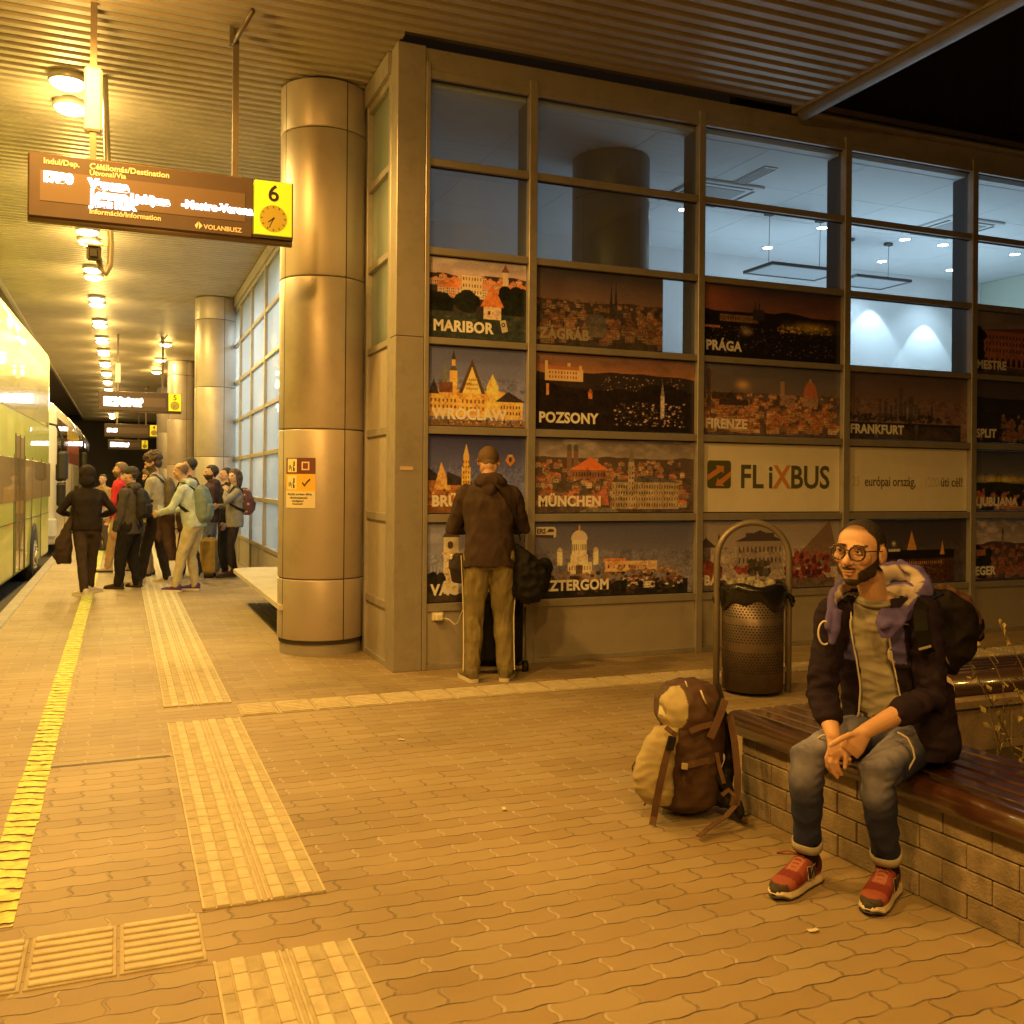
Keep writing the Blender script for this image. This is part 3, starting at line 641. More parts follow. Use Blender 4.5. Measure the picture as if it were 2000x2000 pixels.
def p_wroclaw(s):
    s.sky((.20, .21, .34), (.12, .13, .24), .3); s.rect(0, .12, 1.05, .46, (.72, .40, .10)); s.rect(.30, .3, .40, .72, GOLD); s.tri(.29, .41, .70, .78, (.1, .09, .05)); s.rect(.325, .76, .375, .84, GOLD); s.tri(.32, .38, .84, .97, (.05, .05, .04)); s.tri(.42, .78, .42, .86, (.10, .06, .04), .60); s.tri(.47, .73, .42, .76, (.85, .55, .16), .60)
    s.wins(.52, .45, .68, .62, 6, 3, (.25, .1, .03)); s.tri(0.02, .16, .40, .60, (.05, .04, .04), .09); s.rect(.16, .42, .34, .55, (.2, .08, .05)); s.tri(.2, .28, .55, .82, (.2, .2, .14)); s.rect(.80, .2, .96, .52, (.82, .52, .12)); s.tri(.80, .96, .52, .68, (.82, .52, .12)); s.rect(.96, .1, 1.3, .33, (.70, .42, .12)); s.tri(.92, 1.34, .33, .46, (.04, .03, .03), 1.1); s.wins(.98, .14, 1.28, .3, 7, 2, (.12, .06, .02))
    s.wins(.03, .2, .4, .36, 7, 2, (.15, .08, .03)); s.wins(.45, .18, .78, .36, 6, 2, (.2, .1, .03)); s.rect(0, 0, 1.4, .08, (.20, .12, .06)); s.blobs(0, 1.3, .02, .1, 50, .015, [(.05, .03, .03), (.6, .35, .12)])
def p_brussels(s):
    s.sky((.16, .18, .36), (.05, .05, .13), .2); s.tri(.0, .26, .42, .6, (.04, .03, .03), .0); s.rect(0, .1, .5, .42, (.35, .15, .05)); s.tri(.1, .34, .3, .66, (.70, .38, .12), .2); s.tri(.28, .7, .36, .54, (.04, .03, .03), .28); s.rect(.48, .3, .60, .60, GOLD); s.rect(.50, .6, .58, .74, GOLD); s.tri(.50, .58, .74, .90, (.85, .5, .15)); s.wins(.49, .3, .59, .7, 3, 6, (.2, .08, .02))
    s.blobs(.0, .6, .05, .35, 60, .03, [(.75, .4, .12), (.15, .07, .03), (.5, .22, .06)]); s.rect(0, 0, 1.4, .1, (.2, .09, .03))
    s.blobs(.6, 1.3, .05, .3, 40, .06, [(.3, .14, .05), (.1, .05, .03)])
def p_vac(s):
    s.sky((.28, .29, .36), (.22, .22, .30), .2, .5, (.40, .38, .42), 4); s.rect(.24, .1, .44, .82, (.78, .62, .38)); s.rect(.22, .60, .46, .63, (.6, .45, .26)); s.rect(.22, .34, .46, .36, (.6, .45, .26)); s.ell(.33, .72, .04, .05, (.1, .07, .05)); s.tri(.22, .46, .82, .98, (.10, .08, .06)); s.rect(.31, .42, .37, .54, (.1, .07, .05)); s.blobs(0, .22, .1, .34, 30, .07, [DKT, (.03, .025, .02)]); s.rect(.5, .1, 1.3, .42, (.6, .44, .26)); s.tri(.46, 1.34, .42, .56, (.3, .1, .06), .9); s.wins(.54, .15, 1.28, .38, 9, 2, (.1, .06, .04)); s.rect(0, 0, 1.4, .1, (.06, .04, .03))
def p_zagreb(s):
    s.sky((.20, .12, .08), (.055, .055, .07), .55, .2, (.2, .14, .12)); s.ridge(.60, .012, 2, (.06, .045, .035)); s.town(0, 2.3, .02, .56, 190, .075, [(.24, .15, .07), (.30, .20, .11), (.2, .13, .08)], [(.24, .10, .05), (.14, .07, .04)], (.03, .02, .02)); s.tri(1.10, 1.15, .5, .90, (.035, .028, .025)); s.tri(1.17, 1.22, .5, .92, (.035, .028, .025)); s.rect(1.1, .4, 1.22, .56, (.05, .04, .03)); s.ell(.9, .32, .16, .13, (.10, .09, .08)); s.rect(.76, .14, 1.05, .32, (.12, .10, .08))
def p_pozsony(s):
    s.sky((.40, .17, .06), (.22, .13, .10), .7, .5, (.12, .07, .05), 3); s.ridge(.76, .03, 1.6, (.035, .025, .02)); s.blobs(1.0, 2.3, .45, .74, 140, .012, [(.35, .25, .2), (.12, .08, .06), (.45, .32, .24)], .7); s.rect(.18, .64, .72, .80, (.74, .46, .20)); s.rect(.16, .64, .20, .90, (.78, .48, .22)); s.rect(.49, .64, .53, .88, (.78, .48, .22)); s.rect(.66, .64, .70, .85, (.74, .46, .2)); s.rect(.20, .79, .66, .83, (.45, .16, .06)); s.wins(.21, .66, .64, .78, 10, 2, (.25, .12, .05))
    s.ridge(.58, .05, 1.9, (.02, .014, .012)); s.rect(.80, .42, .86, .5, ORG); s.tri(.79, .87, .5, .56, (.4, .12, .06)); s.blobs(1.2, 2.3, .08, .4, 150, .022, [(.06, .045, .04), (.35, .24, .18), (.1, .07, .05), (.5, .34, .22)], .6); s.rect(1.92, .2, 1.98, .5, (.55, .45, .35)); s.tri(1.92, 1.98, .5, .70, (.25, .2, .18)); s.rect(.18, .45, .22, .6, (.6, .28, .1))
def p_munich(s):
    s.sky((.30, .24, .18), (.16, .13, .11), .72, .8, (.38, .33, .28), 3); s.ridge(.75, .01, 3, (.10, .07, .05)); s.town(0, 2.3, .05, .70, 230, .075, [(.42, .28, .14), (.5, .38, .22), (.3, .2, .12)], [(.48, .15, .06), (.36, .12, .06), (.2, .1, .06)], (.08, .05, .03)); s.rect(.50, .52, .57, .86, (.22, .12, .07)); s.ell(.535, .88, .035, .05, (.10, .10, .08)); s.rect(.60, .52, .67, .86, (.22, .12, .07)); s.ell(.635, .88, .035, .05, (.10, .10, .08)); s.tri(.55, 1.14, .58, .76, (.66, .18, .05), .86); s.rect(.57, .46, 1.1, .58, (.26, .13, .07)); s.wins(.58, .47, 1.09, .57, 12, 1, (.06, .03, .02))
    s.rect(1.20, .05, 2.26, .42, (.40, .30, .17)); s.wins(1.2, .06, 2.26, .4, 26, 4, (.08, .055, .03)); s.tri(1.18, 2.3, .42, .52, (.12, .10, .08), 1.8); s.rect(1.45, .1, 1.54, .70, (.42, .32, .19)); s.tri(1.45, 1.54, .70, .94, (.2, .17, .12)); s.wins(1.45, .15, 1.54, .66, 2, 7, (.1, .07, .04)); s.tri(.70, 1.15, .1, .36, (.42, .14, .07), 1.1); s.ell(1.0, .0, .3, .07, (.2, .17, .12))
def p_esztergom(s):
    s.sky((.20, .18, .20), (.10, .10, .15), .3); s.rect(.52, .30, .88, .46, (.74, .56, .32)); s.rect(.56, .44, .82, .56, (.78, .60, .36)); s.rect(.58, .56, .80, .76, (.80, .62, .38)); s.wins(.58, .58, .80, .74, 8, 1, (.16, .10, .05)); s.ell(.69, .76, .125, .13, (.62, .50, .36), True); s.rect(.68, .87, .70, .96, GOLD); s.rect(.36, .42, .44, .6, (.74, .56, .32)); s.ell(.40, .6, .04, .06, (.5, .4, .28), True); s.rect(.90, .42, .98, .6, (.74, .56, .32)); s.ell(.94, .6, .04, .06, (.5, .4, .28), True); s.wins(.53, .33, .87, .43, 9, 1, (.2, .12, .06)); s.rect(.64, .3, .74, .42, (.12, .07, .04)); s.tri(.6, .78, .44, .5, (.82, .64, .4))
    s.blobs(0, 2.3, .2, .32, 90, .04, [(.2, .10, .05), (.05, .03, .02), (.3, .16, .07)], .7); s.rect(1.08, .32, 1.50, .46, (.72, .42, .18)); s.rect(1.06, .46, 1.40, .50, (.7, .26, .08)); s.wins(1.1, .34, 1.5, .44, 5, 1, (.2, .09, .04)); s.rect(1.5, .34, 1.9, .46, (.6, .38, .2)); s.blobs(1.2, 2.2, .30, .4, 50, .035, [(.25, .13, .07), (.5, .3, .14)], .5); s.rect(0, 0, 2.4, .2, (.02, .018, .015)); s.town(1.35, 2.2, .08, .2, 26, .07, [(.6, .52, .4)], [(.2, .08, .05)]); s.blobs(0, 2.3, .0, .2, 120, .05, [DKT, (.04, .03, .02), (.08, .05, .03)], .6)
def p_prague(s):
    s.sky((.22, .09, .07), (.06, .045, .055), .62, .35, (.03, .025, .03), 2); s.glow(.1, .8, .5, .2, (.38, .13, .06), .7); s.ridge(.66, .02, 2.2, (.014, .011, .011)); s.rect(.30, .5, .95, .60, (.22, .12, .05)); s.wins(.3, .5, .95, .6, 16, 1, (.06, .04, .02)); s.tri(.88, .92, .6, .86, (.03, .022, .02)); s.tri(.95, .99, .6, .88, (.03, .022, .02)); s.rect(.86, .55, 1.06, .70, (.04, .03, .025)); s.glow(1.9, .5, .3, .06, (.45, .30, .05), .8); s.blobs(1.3, 2.25, .40, .52, 70, .022, [(.5, .34, .08), (.3, .18, .05)], .7); s.blobs(0, 2.3, .05, .44, 260, .013, [(.10, .06, .05), (.3, .16, .08), (.02, .015, .015), (.16, .13, .12)], .7); s.rect(.05, .40, .30, .43, (.45, .16, .08)); s.glow(.75, .38, .08, .05, (.5, .36, .22), .6)
def p_florence(s):
    s.sky((.16, .12, .10), (.12, .11, .12), .6, .3, (.2, .17, .16)); s.glow(.7, .72, .1, .06, (.75, .45, .12), .8); s.ridge(.60, .01, 3, (.12, .08, .06)); s.town(0, 2.3, .02, .56, 250, .07, [(.5, .28, .12), (.42, .24, .11), (.6, .38, .18)], [(.44, .16, .06), (.34, .12, .05)], (.10, .05, .03)); s.rect(.10, .4, .16, .92, (.10, .06, .04)); s.rect(.08, .82, .18, .88, (.12, .07, .05)); s.rect(1.36, .45, 1.43, .80, (.36, .22, .14)); s.rect(1.44, .45, 1.62, .6, (.34, .2, .13)); s.ell(1.9, .58, .13, .24, (.45, .15, .07), True); s.rect(1.76, .45, 2.04, .58, (.34, .2, .12)); s.rect(1.88, .8, 1.92, .86, (.4, .28, .2)); s.rect(.18, .5, .6, .6, (.08, .05, .035)); s.rect(.30, .42, .8, .5, (.06, .04, .03))
def p_frankfurt(s):
    s.sky((.24, .14, .10), (.11, .085, .08), .35, .35, (.2, .13, .11), 2)
    for x, w, h in ((.62, .06, .62), (.72, .07, .58), (.84, .05, .52), (.93, .06, .64), (1.02, .08, .78), (1.12, .05, .60), (1.22, .09, .68), (1.33, .06, .55), (1.4, .05, .5), (.20, .05, .42), (1.6, .04, .46)):
        s.rect(x, .3, x+w, h, (.085, .07, .07)); s.wins(x, .3, x+w, h-.02, 3, 12, (.16, .12, .10))
    s.tri(1.04, 1.08, .78, .86, (.1, .08, .08)); s.tri(1.66, 1.72, .36, .68, (.06, .045, .04)); s.tri(.0, .05, .36, .64, (.06, .045, .04)); s.blobs(0, 2.1, .28, .38, 90, .05, [(.05, .04, .03), (.08, .06, .045)], .6); s.rect(0, 0, 2.3, .26, (.055, .045, .04)); s.rect(0, .22, 2.3, .245, (.02, .016, .015))
    for x in (.55, 1.35): s.rect(x, .02, x+.06, .24, (.13, .1, .08))
    for x in (.58, 1.38): s.ell(x+.4, .02, .34, .16, (.09, .06, .045), True)
def p_lake(s):
    s.sky((.075, .06, .06), (.045, .04, .048), .5); s.rect(0, .38, 2.2, .52, (.012, .01, .01)); s.tri(1.22, 1.42, .52, .82, (.62, .30, .06), 1.31); s.tri(1.9, 2.0, .44, .66, (.6, .28, .06), 1.95); s.rect(.85, .50, 1.08, .54, (.6, .5, .32)); s.glow(.95, .62, .03, .03, (.8, .8, .7)); s.rect(0, 0, 2.2, .38, (.07, .03, .015)); s.blobs(.5, 2.0, .02, .36, 120, .03, [(.35, .16, .05), (.10, .045, .02), (.22, .10, .03)], .25); s.wins(.9, .27, 1.95, .36, 24, 1, (.5, .27, .1))
def p_mestre(s):
    s.sky((.24, .2, .2), (.14, .12, .13), .6, .4, (.3, .25, .24)); s.rect(.1, .12, 2.3, .70, (.36, .13, .08)); s.wins(.1, .34, 2.3, .66, 30, 3, (.07, .04, .03)); s.tri(0, 2.6, .70, .80, (.15, .06, .04), 1.4)
    for i in range(18): s.ell(.16+i*.12, .14, .04, .14, (.03, .02, .02), True)
    s.rect(0, 0, 2.3, .12, (.10, .07, .06)); s.blobs(0, .2, .1, .7, 40, .09, [DKT])
def p_split(s):
    s.sky((.10, .085, .09), (.07, .06, .065), .6); s.ridge(.72, .02, 1.5, (.03, .025, .028)); s.rect(0, .15, 2.3, .62, (.035, .03, .035)); s.town(.6, 2.3, 0, .42, 90, .08, [(.3, .2, .13)], [(.3, .11, .06)]); s.blobs(0, 2.2, 0, .12, 60, .04, [(.2, .1, .06), DKT], .6)
def p_ljub(s):
    s.sky((.16, .16, .16), (.05, .055, .075), .5, .4, (.10, .1, .11), 2); s.glow(.7, .52, .6, .05, (.7, .5, .08), .9); s.ridge(.46, .02, 2, (.03, .03, .02)); s.town(0, 2.3, 0, .3, 80, .10, [(.5, .22, .1), (.4, .22, .12)], [(.5, .16, .06)]); s.blobs(.3, 2.2, .1, .42, 60, .07, [(.03, .035, .02), DKT])
def p_eger(s):
    s.sky((.40, .33, .28), (.16, .15, .17), .55, 1., (.55, .44, .36), 4); s.ridge(.60, .02, 2, (.08, .05, .04)); s.town(0, 2.3, .02, .54, 170, .085, [(.34, .17, .1), (.28, .15, .09)], [(.34, .10, .05), (.24, .08, .05)], (.06, .04, .03)); s.rect(.66, .4, .70, .76, (.2, .1, .07)); s.tri(.65, .71, .76, .88, (.08, .05, .04)); s.blobs(.1, .4, .1, .5, 30, .09, [DKT]); s.rect(.05, .4, .3, .5, (.3, .12, .07))
def p_baja(s):
    s.sky((.42, .34, .26), (.30, .25, .21), .3); s.rect(0, .2, .18, .62, (.12, .09, .08)); s.tri(-.05, .28, .62, .76, (.06, .05, .045), .1); s.rect(.30, .4, .34, .68, (.12, .09, .07)); s.tri(.29, .35, .68, .84, (.08, .06, .05)); s.rect(.62, .28, 1.44, .70, (.30, .24, .18)); s.tri(.6, 1.46, .70, .86, (.07, .055, .05), 1.03); s.rect(.78, .7, 1.28, .82, (.08, .06, .055)); s.wins(.64, .34, 1.42, .66, 11, 2, (.09, .07, .05)); s.blobs(.85, 1.2, .22, .40, 40, .06, [(.07, .055, .04), (.10, .08, .05)])
    s.tri(1.5, 2.5, .3, 1.0, (.20, .13, .09), 2.3); s.blobs(0, .36, .15, .40, 60, .05, [(.26, .06, .04), (.14, .03, .025), (.34, .1, .06)]); s.blobs(1.5, 2.3, .1, .5, 120, .055, [(.22, .05, .04), (.10, .025, .02), (.3, .08, .05)]); s.blobs(.6, .8, .22, .34, 20, .04, [(.3, .07, .05)]); s.rect(0, 0, 2.4, .14, (.14, .10, .07))
M_PRINT = vmat('photo_print', rough=.34, spec=.35, coat=.25)
M_PRINTB = mat('print_backing', (.05, .05, .05), .7)
M_LET = mat('letter_white', (.85, .82, .78), .5)
COLX = [(2.273, 3.134), (3.207, 4.785), (4.854, 6.427), (6.504, 8.066), (8.142, 9.70)]
ROWZ = {3: (2.669, 3.333), 4: (1.957, 2.615), 5: (1.248, 1.894), 6: (.53, 1.183)}
def poster(col, row, fn, word, label, seed, x1=None, dark=1.):
    a, b = COLX[col]; z0, z1 = ROWZ[row]; a += .003; b -= .003; z0 += .010; z1 -= .010
    if x1: b = x1
    w, h = b-a, z1-z0
    s = Pic(w, h, seed)
    if fn: fn(s); s.grain()
    e = empty('city_poster', (a, FY+.026, z0), label=label, cat='poster')
    nx, nz_ = s.w, s.h
    xs, zs = np.meshgrid(np.linspace(0, w, nx), np.linspace(0, h, nz_)); v = np.stack([xs, np.zeros_like(xs), zs], -1).reshape(-1, 3)
    idx = np.arange(nx*nz_).reshape(nz_, nx); f = np.stack([idx[:-1, :-1], idx[:-1, 1:], idx[1:, 1:], idx[1:, :-1]], -1).reshape(-1, 4)
    me = bpy.data.meshes.new('print'); me.from_pydata(v.tolist(), [], f.tolist()); me.update(); paint(me, s.a.reshape(-1, 3)*dark*.92)
    mobj('print', me, M_PRINT, e)
    m = MB(); m.m(M_PRINTB).box((0, .001, 0), (w, .006, h)); m.build('backing', parent=e)
    if word: text(word, .122, M_LET if word != 'ZÁGRÁB' else mat('letter_dim', (.36, .32, .27), .5), e, loc=(.045, -.0015, .055), bold=.0048, sx=.95, space=1.05)
    return e
PL = [(0, 3, p_maribor, 'MARIBOR', 'MARIBOR poster of orange roofs by a river, top of the first column'), (0, 4, p_wroclaw, 'WROCLAW', 'WROCLAW poster of a gilded gabled town hall against blue dusk'),
 (0, 5, p_brussels, 'BRÜSSZEL', 'BRÜ... poster with a gilded spire, partly behind the head of the man at the wall'), (0, 6, p_vac, 'VÁC', 'VÁC poster with a pale clock tower, lowest of the first column'),
 (1, 3, p_zagreb, 'ZÁGRÁB', 'dim brown ZÁGRÁB poster with twin cathedral spires'), (1, 4, p_pozsony, 'POZSONY', 'POZSONY poster of a white castle over dark hills'), (1, 5, p_munich, 'MÜNCHEN', 'MÜNCHEN poster of red roofs and a long gothic town hall'),
 (1, 6, p_esztergom, 'ESZTERGOM', 'ESZTERGOM poster of a domed basilica on a hill'), (2, 3, p_prague, 'PRÁGA', 'very dark PRÁGA poster of a night castle skyline'), (2, 4, p_florence, 'FIRENZE', 'FIRENZE poster of terracotta roofs and a great dome'),
 (2, 6, p_baja, 'BAJA', 'poster of a town square with red bushes behind the litter bin'), (3, 4, p_frankfurt, 'FRANKFURT', 'FRANKFURT poster of dusk skyscrapers and a bridge'), (3, 6, p_lake, '', 'dark lake poster with two lit orange peaks beside the seated man\'s head'),
 (4, 3, p_mestre, 'MESTRE', 'MESTRE poster of a long red arcaded building at the right edge'), (4, 4, p_split, 'SPLIT', 'dark SPLIT poster of a harbour at the right edge'), (4, 5, p_ljub, 'LJUBLJANA', 'LJUBLJANA poster with a yellow lit horizon at the right edge'), (4, 6, p_eger, 'EGER', 'EGER poster of cloudy sky over red roofs at the right edge')]
for i, (c, r, fn, wd, lab) in enumerate(PL): poster(c, r, fn, wd, lab, 40+i, x1=4.45 if wd == 'ZÁGRÁB' else None)
# the strip of clear glass right of the dim print
mb = MB(); mb.m(M_GLASS).box((4.452, FY+.03, 2.671), (4.783, FY+.034, 3.331)); bbuild(mb, 'window_pane')
mb = MB(); mb.m(M_GLASS).box((6.506, FY+.03, 2.671), (8.064, FY+.034, 3.331)); bbuild(mb, 'window_pane')
# logo panel and slogan panel
M_CREAM = mat('cream_panel_print', (.82, .76, .64), .4, var=.04, coat=.2); M_OLIVE = mat('olive_logo', (.10, .10, .035), .5); M_ORL = mat('orange_logo', (.62, .26, .07), .5)
e = empty('logo_panel', (4.857, FY+.026, 1.256), label='cream panel with square arrow logo and the large word FLiXBUS', cat='sign')
m = MB(); m.m(M_CREAM).box((0, 0, 0), (1.567, .006, .63)); m.build('board', parent=e)
m = MB(); m.m(M_OLIVE); c0, c1 = .07, .325
pts = []
for cx_, cz_, a0 in ((c1-.03, .245+.225-.03, 0), (c0+.03, .245+.225-.03, 90), (c0+.03, .245, 180), (c1-.03, .245, 270)):
    for k in range(5): t = math.radians(a0+k*22.5); pts.append((cx_+.03*math.cos(t), -.0012, cz_+.03*math.sin(t)))
m.poly(pts, (0, 1, 0), .001); m.build('emblem', parent=e)
m = MB(); m.m(M_ORL)
m.poly([(.072, -.0024, .335), (.175, -.0024, .40), (.160, -.0024, .425), (.25, -.0024, .42), (.245, -.0024, .35), (.225, -.0024, .372), (.072, -.0024, .285)], (0, 1, 0), .001)
m.poly([(.323, -.0024, .375), (.20, -.0024, .29), (.180, -.0024, .31), (.16, -.0024, .24), (.255, -.0024, .235), (.235, -.0024, .26), (.323, -.0024, .325)], (0, 1, 0), .001); m.build('arrow', parent=e)
text('FL', .30, M_OLIVE, e, loc=(.42, -.0015, .225), bold=.006, sx=.90, space=1.03); t_ = text('i', .30, M_OLIVE, e, name='letter', loc=(.735, -.0015, .225), bold=.006, sx=.90); text('X', .30, M_ORL, e, loc=(.80, -.0015, .225), bold=.007, sx=.88); text('BUS', .30, M_OLIVE, e, loc=(.985, -.0015, .225), bold=.006, sx=.90)
e = empty('slogan_panel', (6.507, FY+.026, 1.256), label='cream panel with one small line of Hungarian slogan', cat='sign')
m = MB(); m.m(M_CREAM).box((0, 0, 0), (1.556, .006, .63)); m.build('board', parent=e)
M_FADE = mat('faded_letter', (.66, .58, .46), .5); M_DL2 = mat('slogan_letter', (.13, .11, .07), .5)
text('25', .135, M_FADE, e, loc=(.07, -.0015, .25), bold=.001, sx=.74); text('európai ország,', .135, M_DL2, e, loc=(.225, -.0015, .25), bold=.001, sx=.78); text('1200', .135, M_FADE, e, loc=(.98, -.0015, .25), bold=.001, sx=.72); text('úti cél!', .135, M_DL2, e, loc=(1.20, -.0015, .25), bold=.001, sx=.82)
# stickers on the posters
M_ST = mat('sticker_white', (.62, .58, .5), .5); M_STD = mat('sticker_dark', (.08, .05, .04), .5)
e = empty('sticker', (2.93, FY+.0225, 2.80), label='small tilted white sticker on the lower right of the MARIBOR print', cat='sticker')
m = MB(); m.m(M_ST).poly([(-.035, 0, .045), (.018, 0, .055), (.04, 0, -.04), (-.012, 0, -.055)], (0, 1, 0), .001); m.m(M_STD).lathe((0, 0, 0), [(.0, 0)], 3) if False else None; m.build('paper', parent=e)
m = MB(); m.m(M_STD).poly([(.018*math.cos(t)-.003, -.0012, .018*math.sin(t)+.012) for t in np.linspace(0, 2*PI, 14, False)], (0, 1, 0), .0008); m.m(M_ST).poly([(.009*math.cos(t)-.003, -.0022, .009*math.sin(t)+.012) for t in np.linspace(0, 2*PI, 12, False)], (0, 1, 0), .0006); m.build('emblem', parent=e)
e = empty('sticker', (3.0, FY+.0225, 1.69), label='orange diamond shaped sticker on the dark blue print above the standing man\'s shoulder', cat='sticker')
m = MB(); m.m(M_ORL).poly([(-.045, 0, 0), (0, 0, -.05), (.045, 0, 0), (.02, 0, .05), (-.02, 0, .05)], (0, 1, 0), .001); m.build('paper', parent=e)
m = MB(); m.m(M_STD).poly([(.013*math.cos(t), -.0012, .022*math.sin(t)+.008) for t in np.linspace(0, 2*PI, 12, False)], (0, 1, 0), .0008); m.m(M_ST).poly([(-.014, -.0012, .033), (.014, -.0012, .033), (.012, -.0012, .048), (-.012, -.0012, .048)], (0, 1, 0), .0008); m.build('emblem', parent=e)
e = empty('sticker', (3.24, FY+.0225, 1.055), label='ERS sticker at the upper left of the ESZTERGOM print', cat='sticker')
m = MB(); m.m(M_ST).poly([(0, 0, 0), (.17, 0, -.012), (.185, 0, .0), (.185, 0, .06), (.165, 0, .082), (0, 0, .08)], (0, 1, 0), .001); m.m(M_STD).poly([(.095, -.0012, .035), (.165, -.0012, .04), (.16, -.0012, .06), (.12, -.0012, .065)], (0, 1, 0), .0008); m.poly([(0, -.0012, -.002), (.16, -.0012, -.012), (.16, -.0012, .012), (0, -.0012, .016)], (0, 1, 0), .0008); m.build('paper', parent=e)
text('ERS', .058, M_STD, e, loc=(.006, -.0018, .026), bold=.002, sx=.9)
# ------------------------------------------------------------------ people
SKIN = np.array((.50, .30, .19)); M_SKIN = vmat('skin', rough=.5, spec=.35, sss=.06, bump=.15, bscale=260)
M_HAIRD = mat('dark_hair', (.022, .014, .010), .55, var=.5, vscale=160, bump=.8, bscale=260); M_HAIRB = mat('brown_hair', (.07, .038, .02), .55, var=.5, vscale=160, bump=.8, bscale=260)
M_HAIRL = mat('light_brown_hair', (.15, .09, .045), .6, var=.4, vscale=160, bump=.6, bscale=260)
M_SOLE = mat('rubber_sole', (.62, .56, .46), .6); M_SOLED = mat('dark_sole', (.03, .028, .025), .7)
def cloth(name, col, rough=.85, var=.18, bump=.35, bscale=350, sheen=.0): 
    m = mat(name, col, rough, var=var, vscale=14, bump=bump, bscale=bscale, spec=.14); m.node_tree.nodes['Principled BSDF'].inputs['Sheen Weight'].default_value = sheen; return m
def ik(a, b, l1, l2, pole):
    a, b = Vector(a), Vector(b); d = b-a; D = d.length
    if D > (l1+l2)*.998: b = a+d*((l1+l2)*.998/D); d = b-a; D = d.length
    x = (l1*l1-l2*l2+D*D)/(2*D); h = math.sqrt(max(0, l1*l1-x*x)); n = d/D; p = Vector(pole); p = (p-n*p.dot(n)).normalized()
    return a+n*x+p*h, b
def head_frame(c, fwd, up=(0, 0, 1)):
    f = Vector(fwd).normalized(); u = Vector(up); l = u.cross(f).normalized(); u = f.cross(l)   # l = person's left
    return Matrix(((-l.x, f.x, u.x, c[0]), (-l.y, f.y, u.y, c[1]), (-l.z, f.z, u.z, c[2]), (0, 0, 0, 1)))
def head_shape(mb, H, k=1., detail=True, ears=True):
    """cranium, jaw, cheeks, nose, lips, ears in a head frame (x right, y forward, z up)"""
    R3 = H.to_3x3().normalized(); P = lambda x, y, z: H @ Vector((x*k, y*k, z*k))
    def E(c, r, seg=16, rot=None): mb.ell(P(*c), [q*k for q in r], R3 @ rot if rot else R3, seg)
    E((0, -.018, .033), (.077, .095, .083), 28); E((0, .012, -.005), (.068, .078, .092), 24)
    E((0, .030, -.045), (.056, .060, .062), 20); E((0, .050, -.088), (.030, .034, .026), 16)
    for s in (-1, 1):
        E((s*.040, .058, -.012), (.026, .028, .024), 12); E((s*.046, .014, -.058), (.020, .042, .028), 12)
        E((s*.030, .080, .030), (.024, .016, .010), 12)
        if ears:
            E((s*.080, -.012, -.004), (.008, .020, .033), 14, Matrix.Rotation(s*.35, 3, 'Z')); E((s*.079, -.004, -.022), (.007, .012, .014), 10)
    mb.rtube([P(0, .085, .022), P(0, .100, -.004), P(0, .112, -.024)], [.0085*k, .010*k, .0135*k], 10)
    for s in (-1, 1): E((s*.012, .100, -.027), (.009, .011, .008), 10)
    E((0, .086, -.050), (.026, .016, .014), 12)
    E((0, .094, -.0565), (.021, .009, .0052), 12); E((0, .092, -.0665), (.018, .009, .0062), 12)
def hlocal(me, H):
    Hi = np.array(H.inverted()); p = mco(me); return p @ Hi[:3, :3].T + Hi[:3, 3]
def hand(mb, wrist, d, palm_n, side, k=1., curl=.6, spread=.0):
    """relaxed hand: palm then four bent fingers and a thumb; d = pointing direction, palm_n = palm facing, side = thumb direction"""
    w, d, n, s = Vector(wrist), Vector(d).normalized(), Vector(palm_n).normalized(), Vector(side).normalized()
    mb.loft([(w-d*.01, s*.026*k, n*.020*k), (w+d*.03*k, s*.036*k, n*.016*k), (w+d*.085*k, s*.042*k, n*.014*k), (w+d*.095*k, s*.036*k, n*.010*k)], 12)
    for i, (o, L_) in enumerate(((.031, .075), (.011, .084), (-.010, .078), (-.030, .062))):
        a = w+d*.088*k+s*o*k; dirv = d+s*(o*spread); P = [a]; ang = 0; cur = dirv.normalized()
        for j, f in enumerate((.45, .30, .25)):
            ang = curl*(.55 if j == 0 else .75); cur = (cur*math.cos(ang)+n*math.sin(ang)).normalized() if False else (Matrix.Rotation(ang, 3, cur.cross(n).normalized()) @ cur); P.append(P[-1]+cur*L_*f*k)
        mb.rtube(P, [.0098*k, .0092*k, .0084*k, .0072*k], 8)
    t0 = w+d*.025*k+s*.028*k; t1 = t0+(s*.8+d*.7).normalized()*.035*k; t2 = t1+(s*.3+d*1.+n*.4).normalized()*.032*k; t3 = t2+(d+n*.4).normalized()*.024*k
    mb.rtube([t0, t1, t2, t3], [.014*k, .0125*k, .0105*k, .0085*k], 8)
def shoe(mb, heel, d, L_=.27, w=.048, h=.07, soles=None, k=1.):
    """lofted low shoe with heel at `heel` on the ground pointing along d"""
    d = Vector(d).normalized(); s = Vector((-d.y, d.x, 0)); hv = Vector(heel); up = Vector((0, 0, 1)); S = []
    for t, ww, hh in ((0, .55, .80), (.04, .72, .98), (.18, .78, 1.05), (.34, .80, .98), (.5, .92, .72), (.68, 1.04, .55), (.84, .98, .48), (.95, .70, .38), (1., .38, .26)):
        S.append((hv+d*L_*t+up*(h*hh*.5+.012), s*w*ww, up*h*hh*.5))
    mb.loft(S, 16, p=2.6)
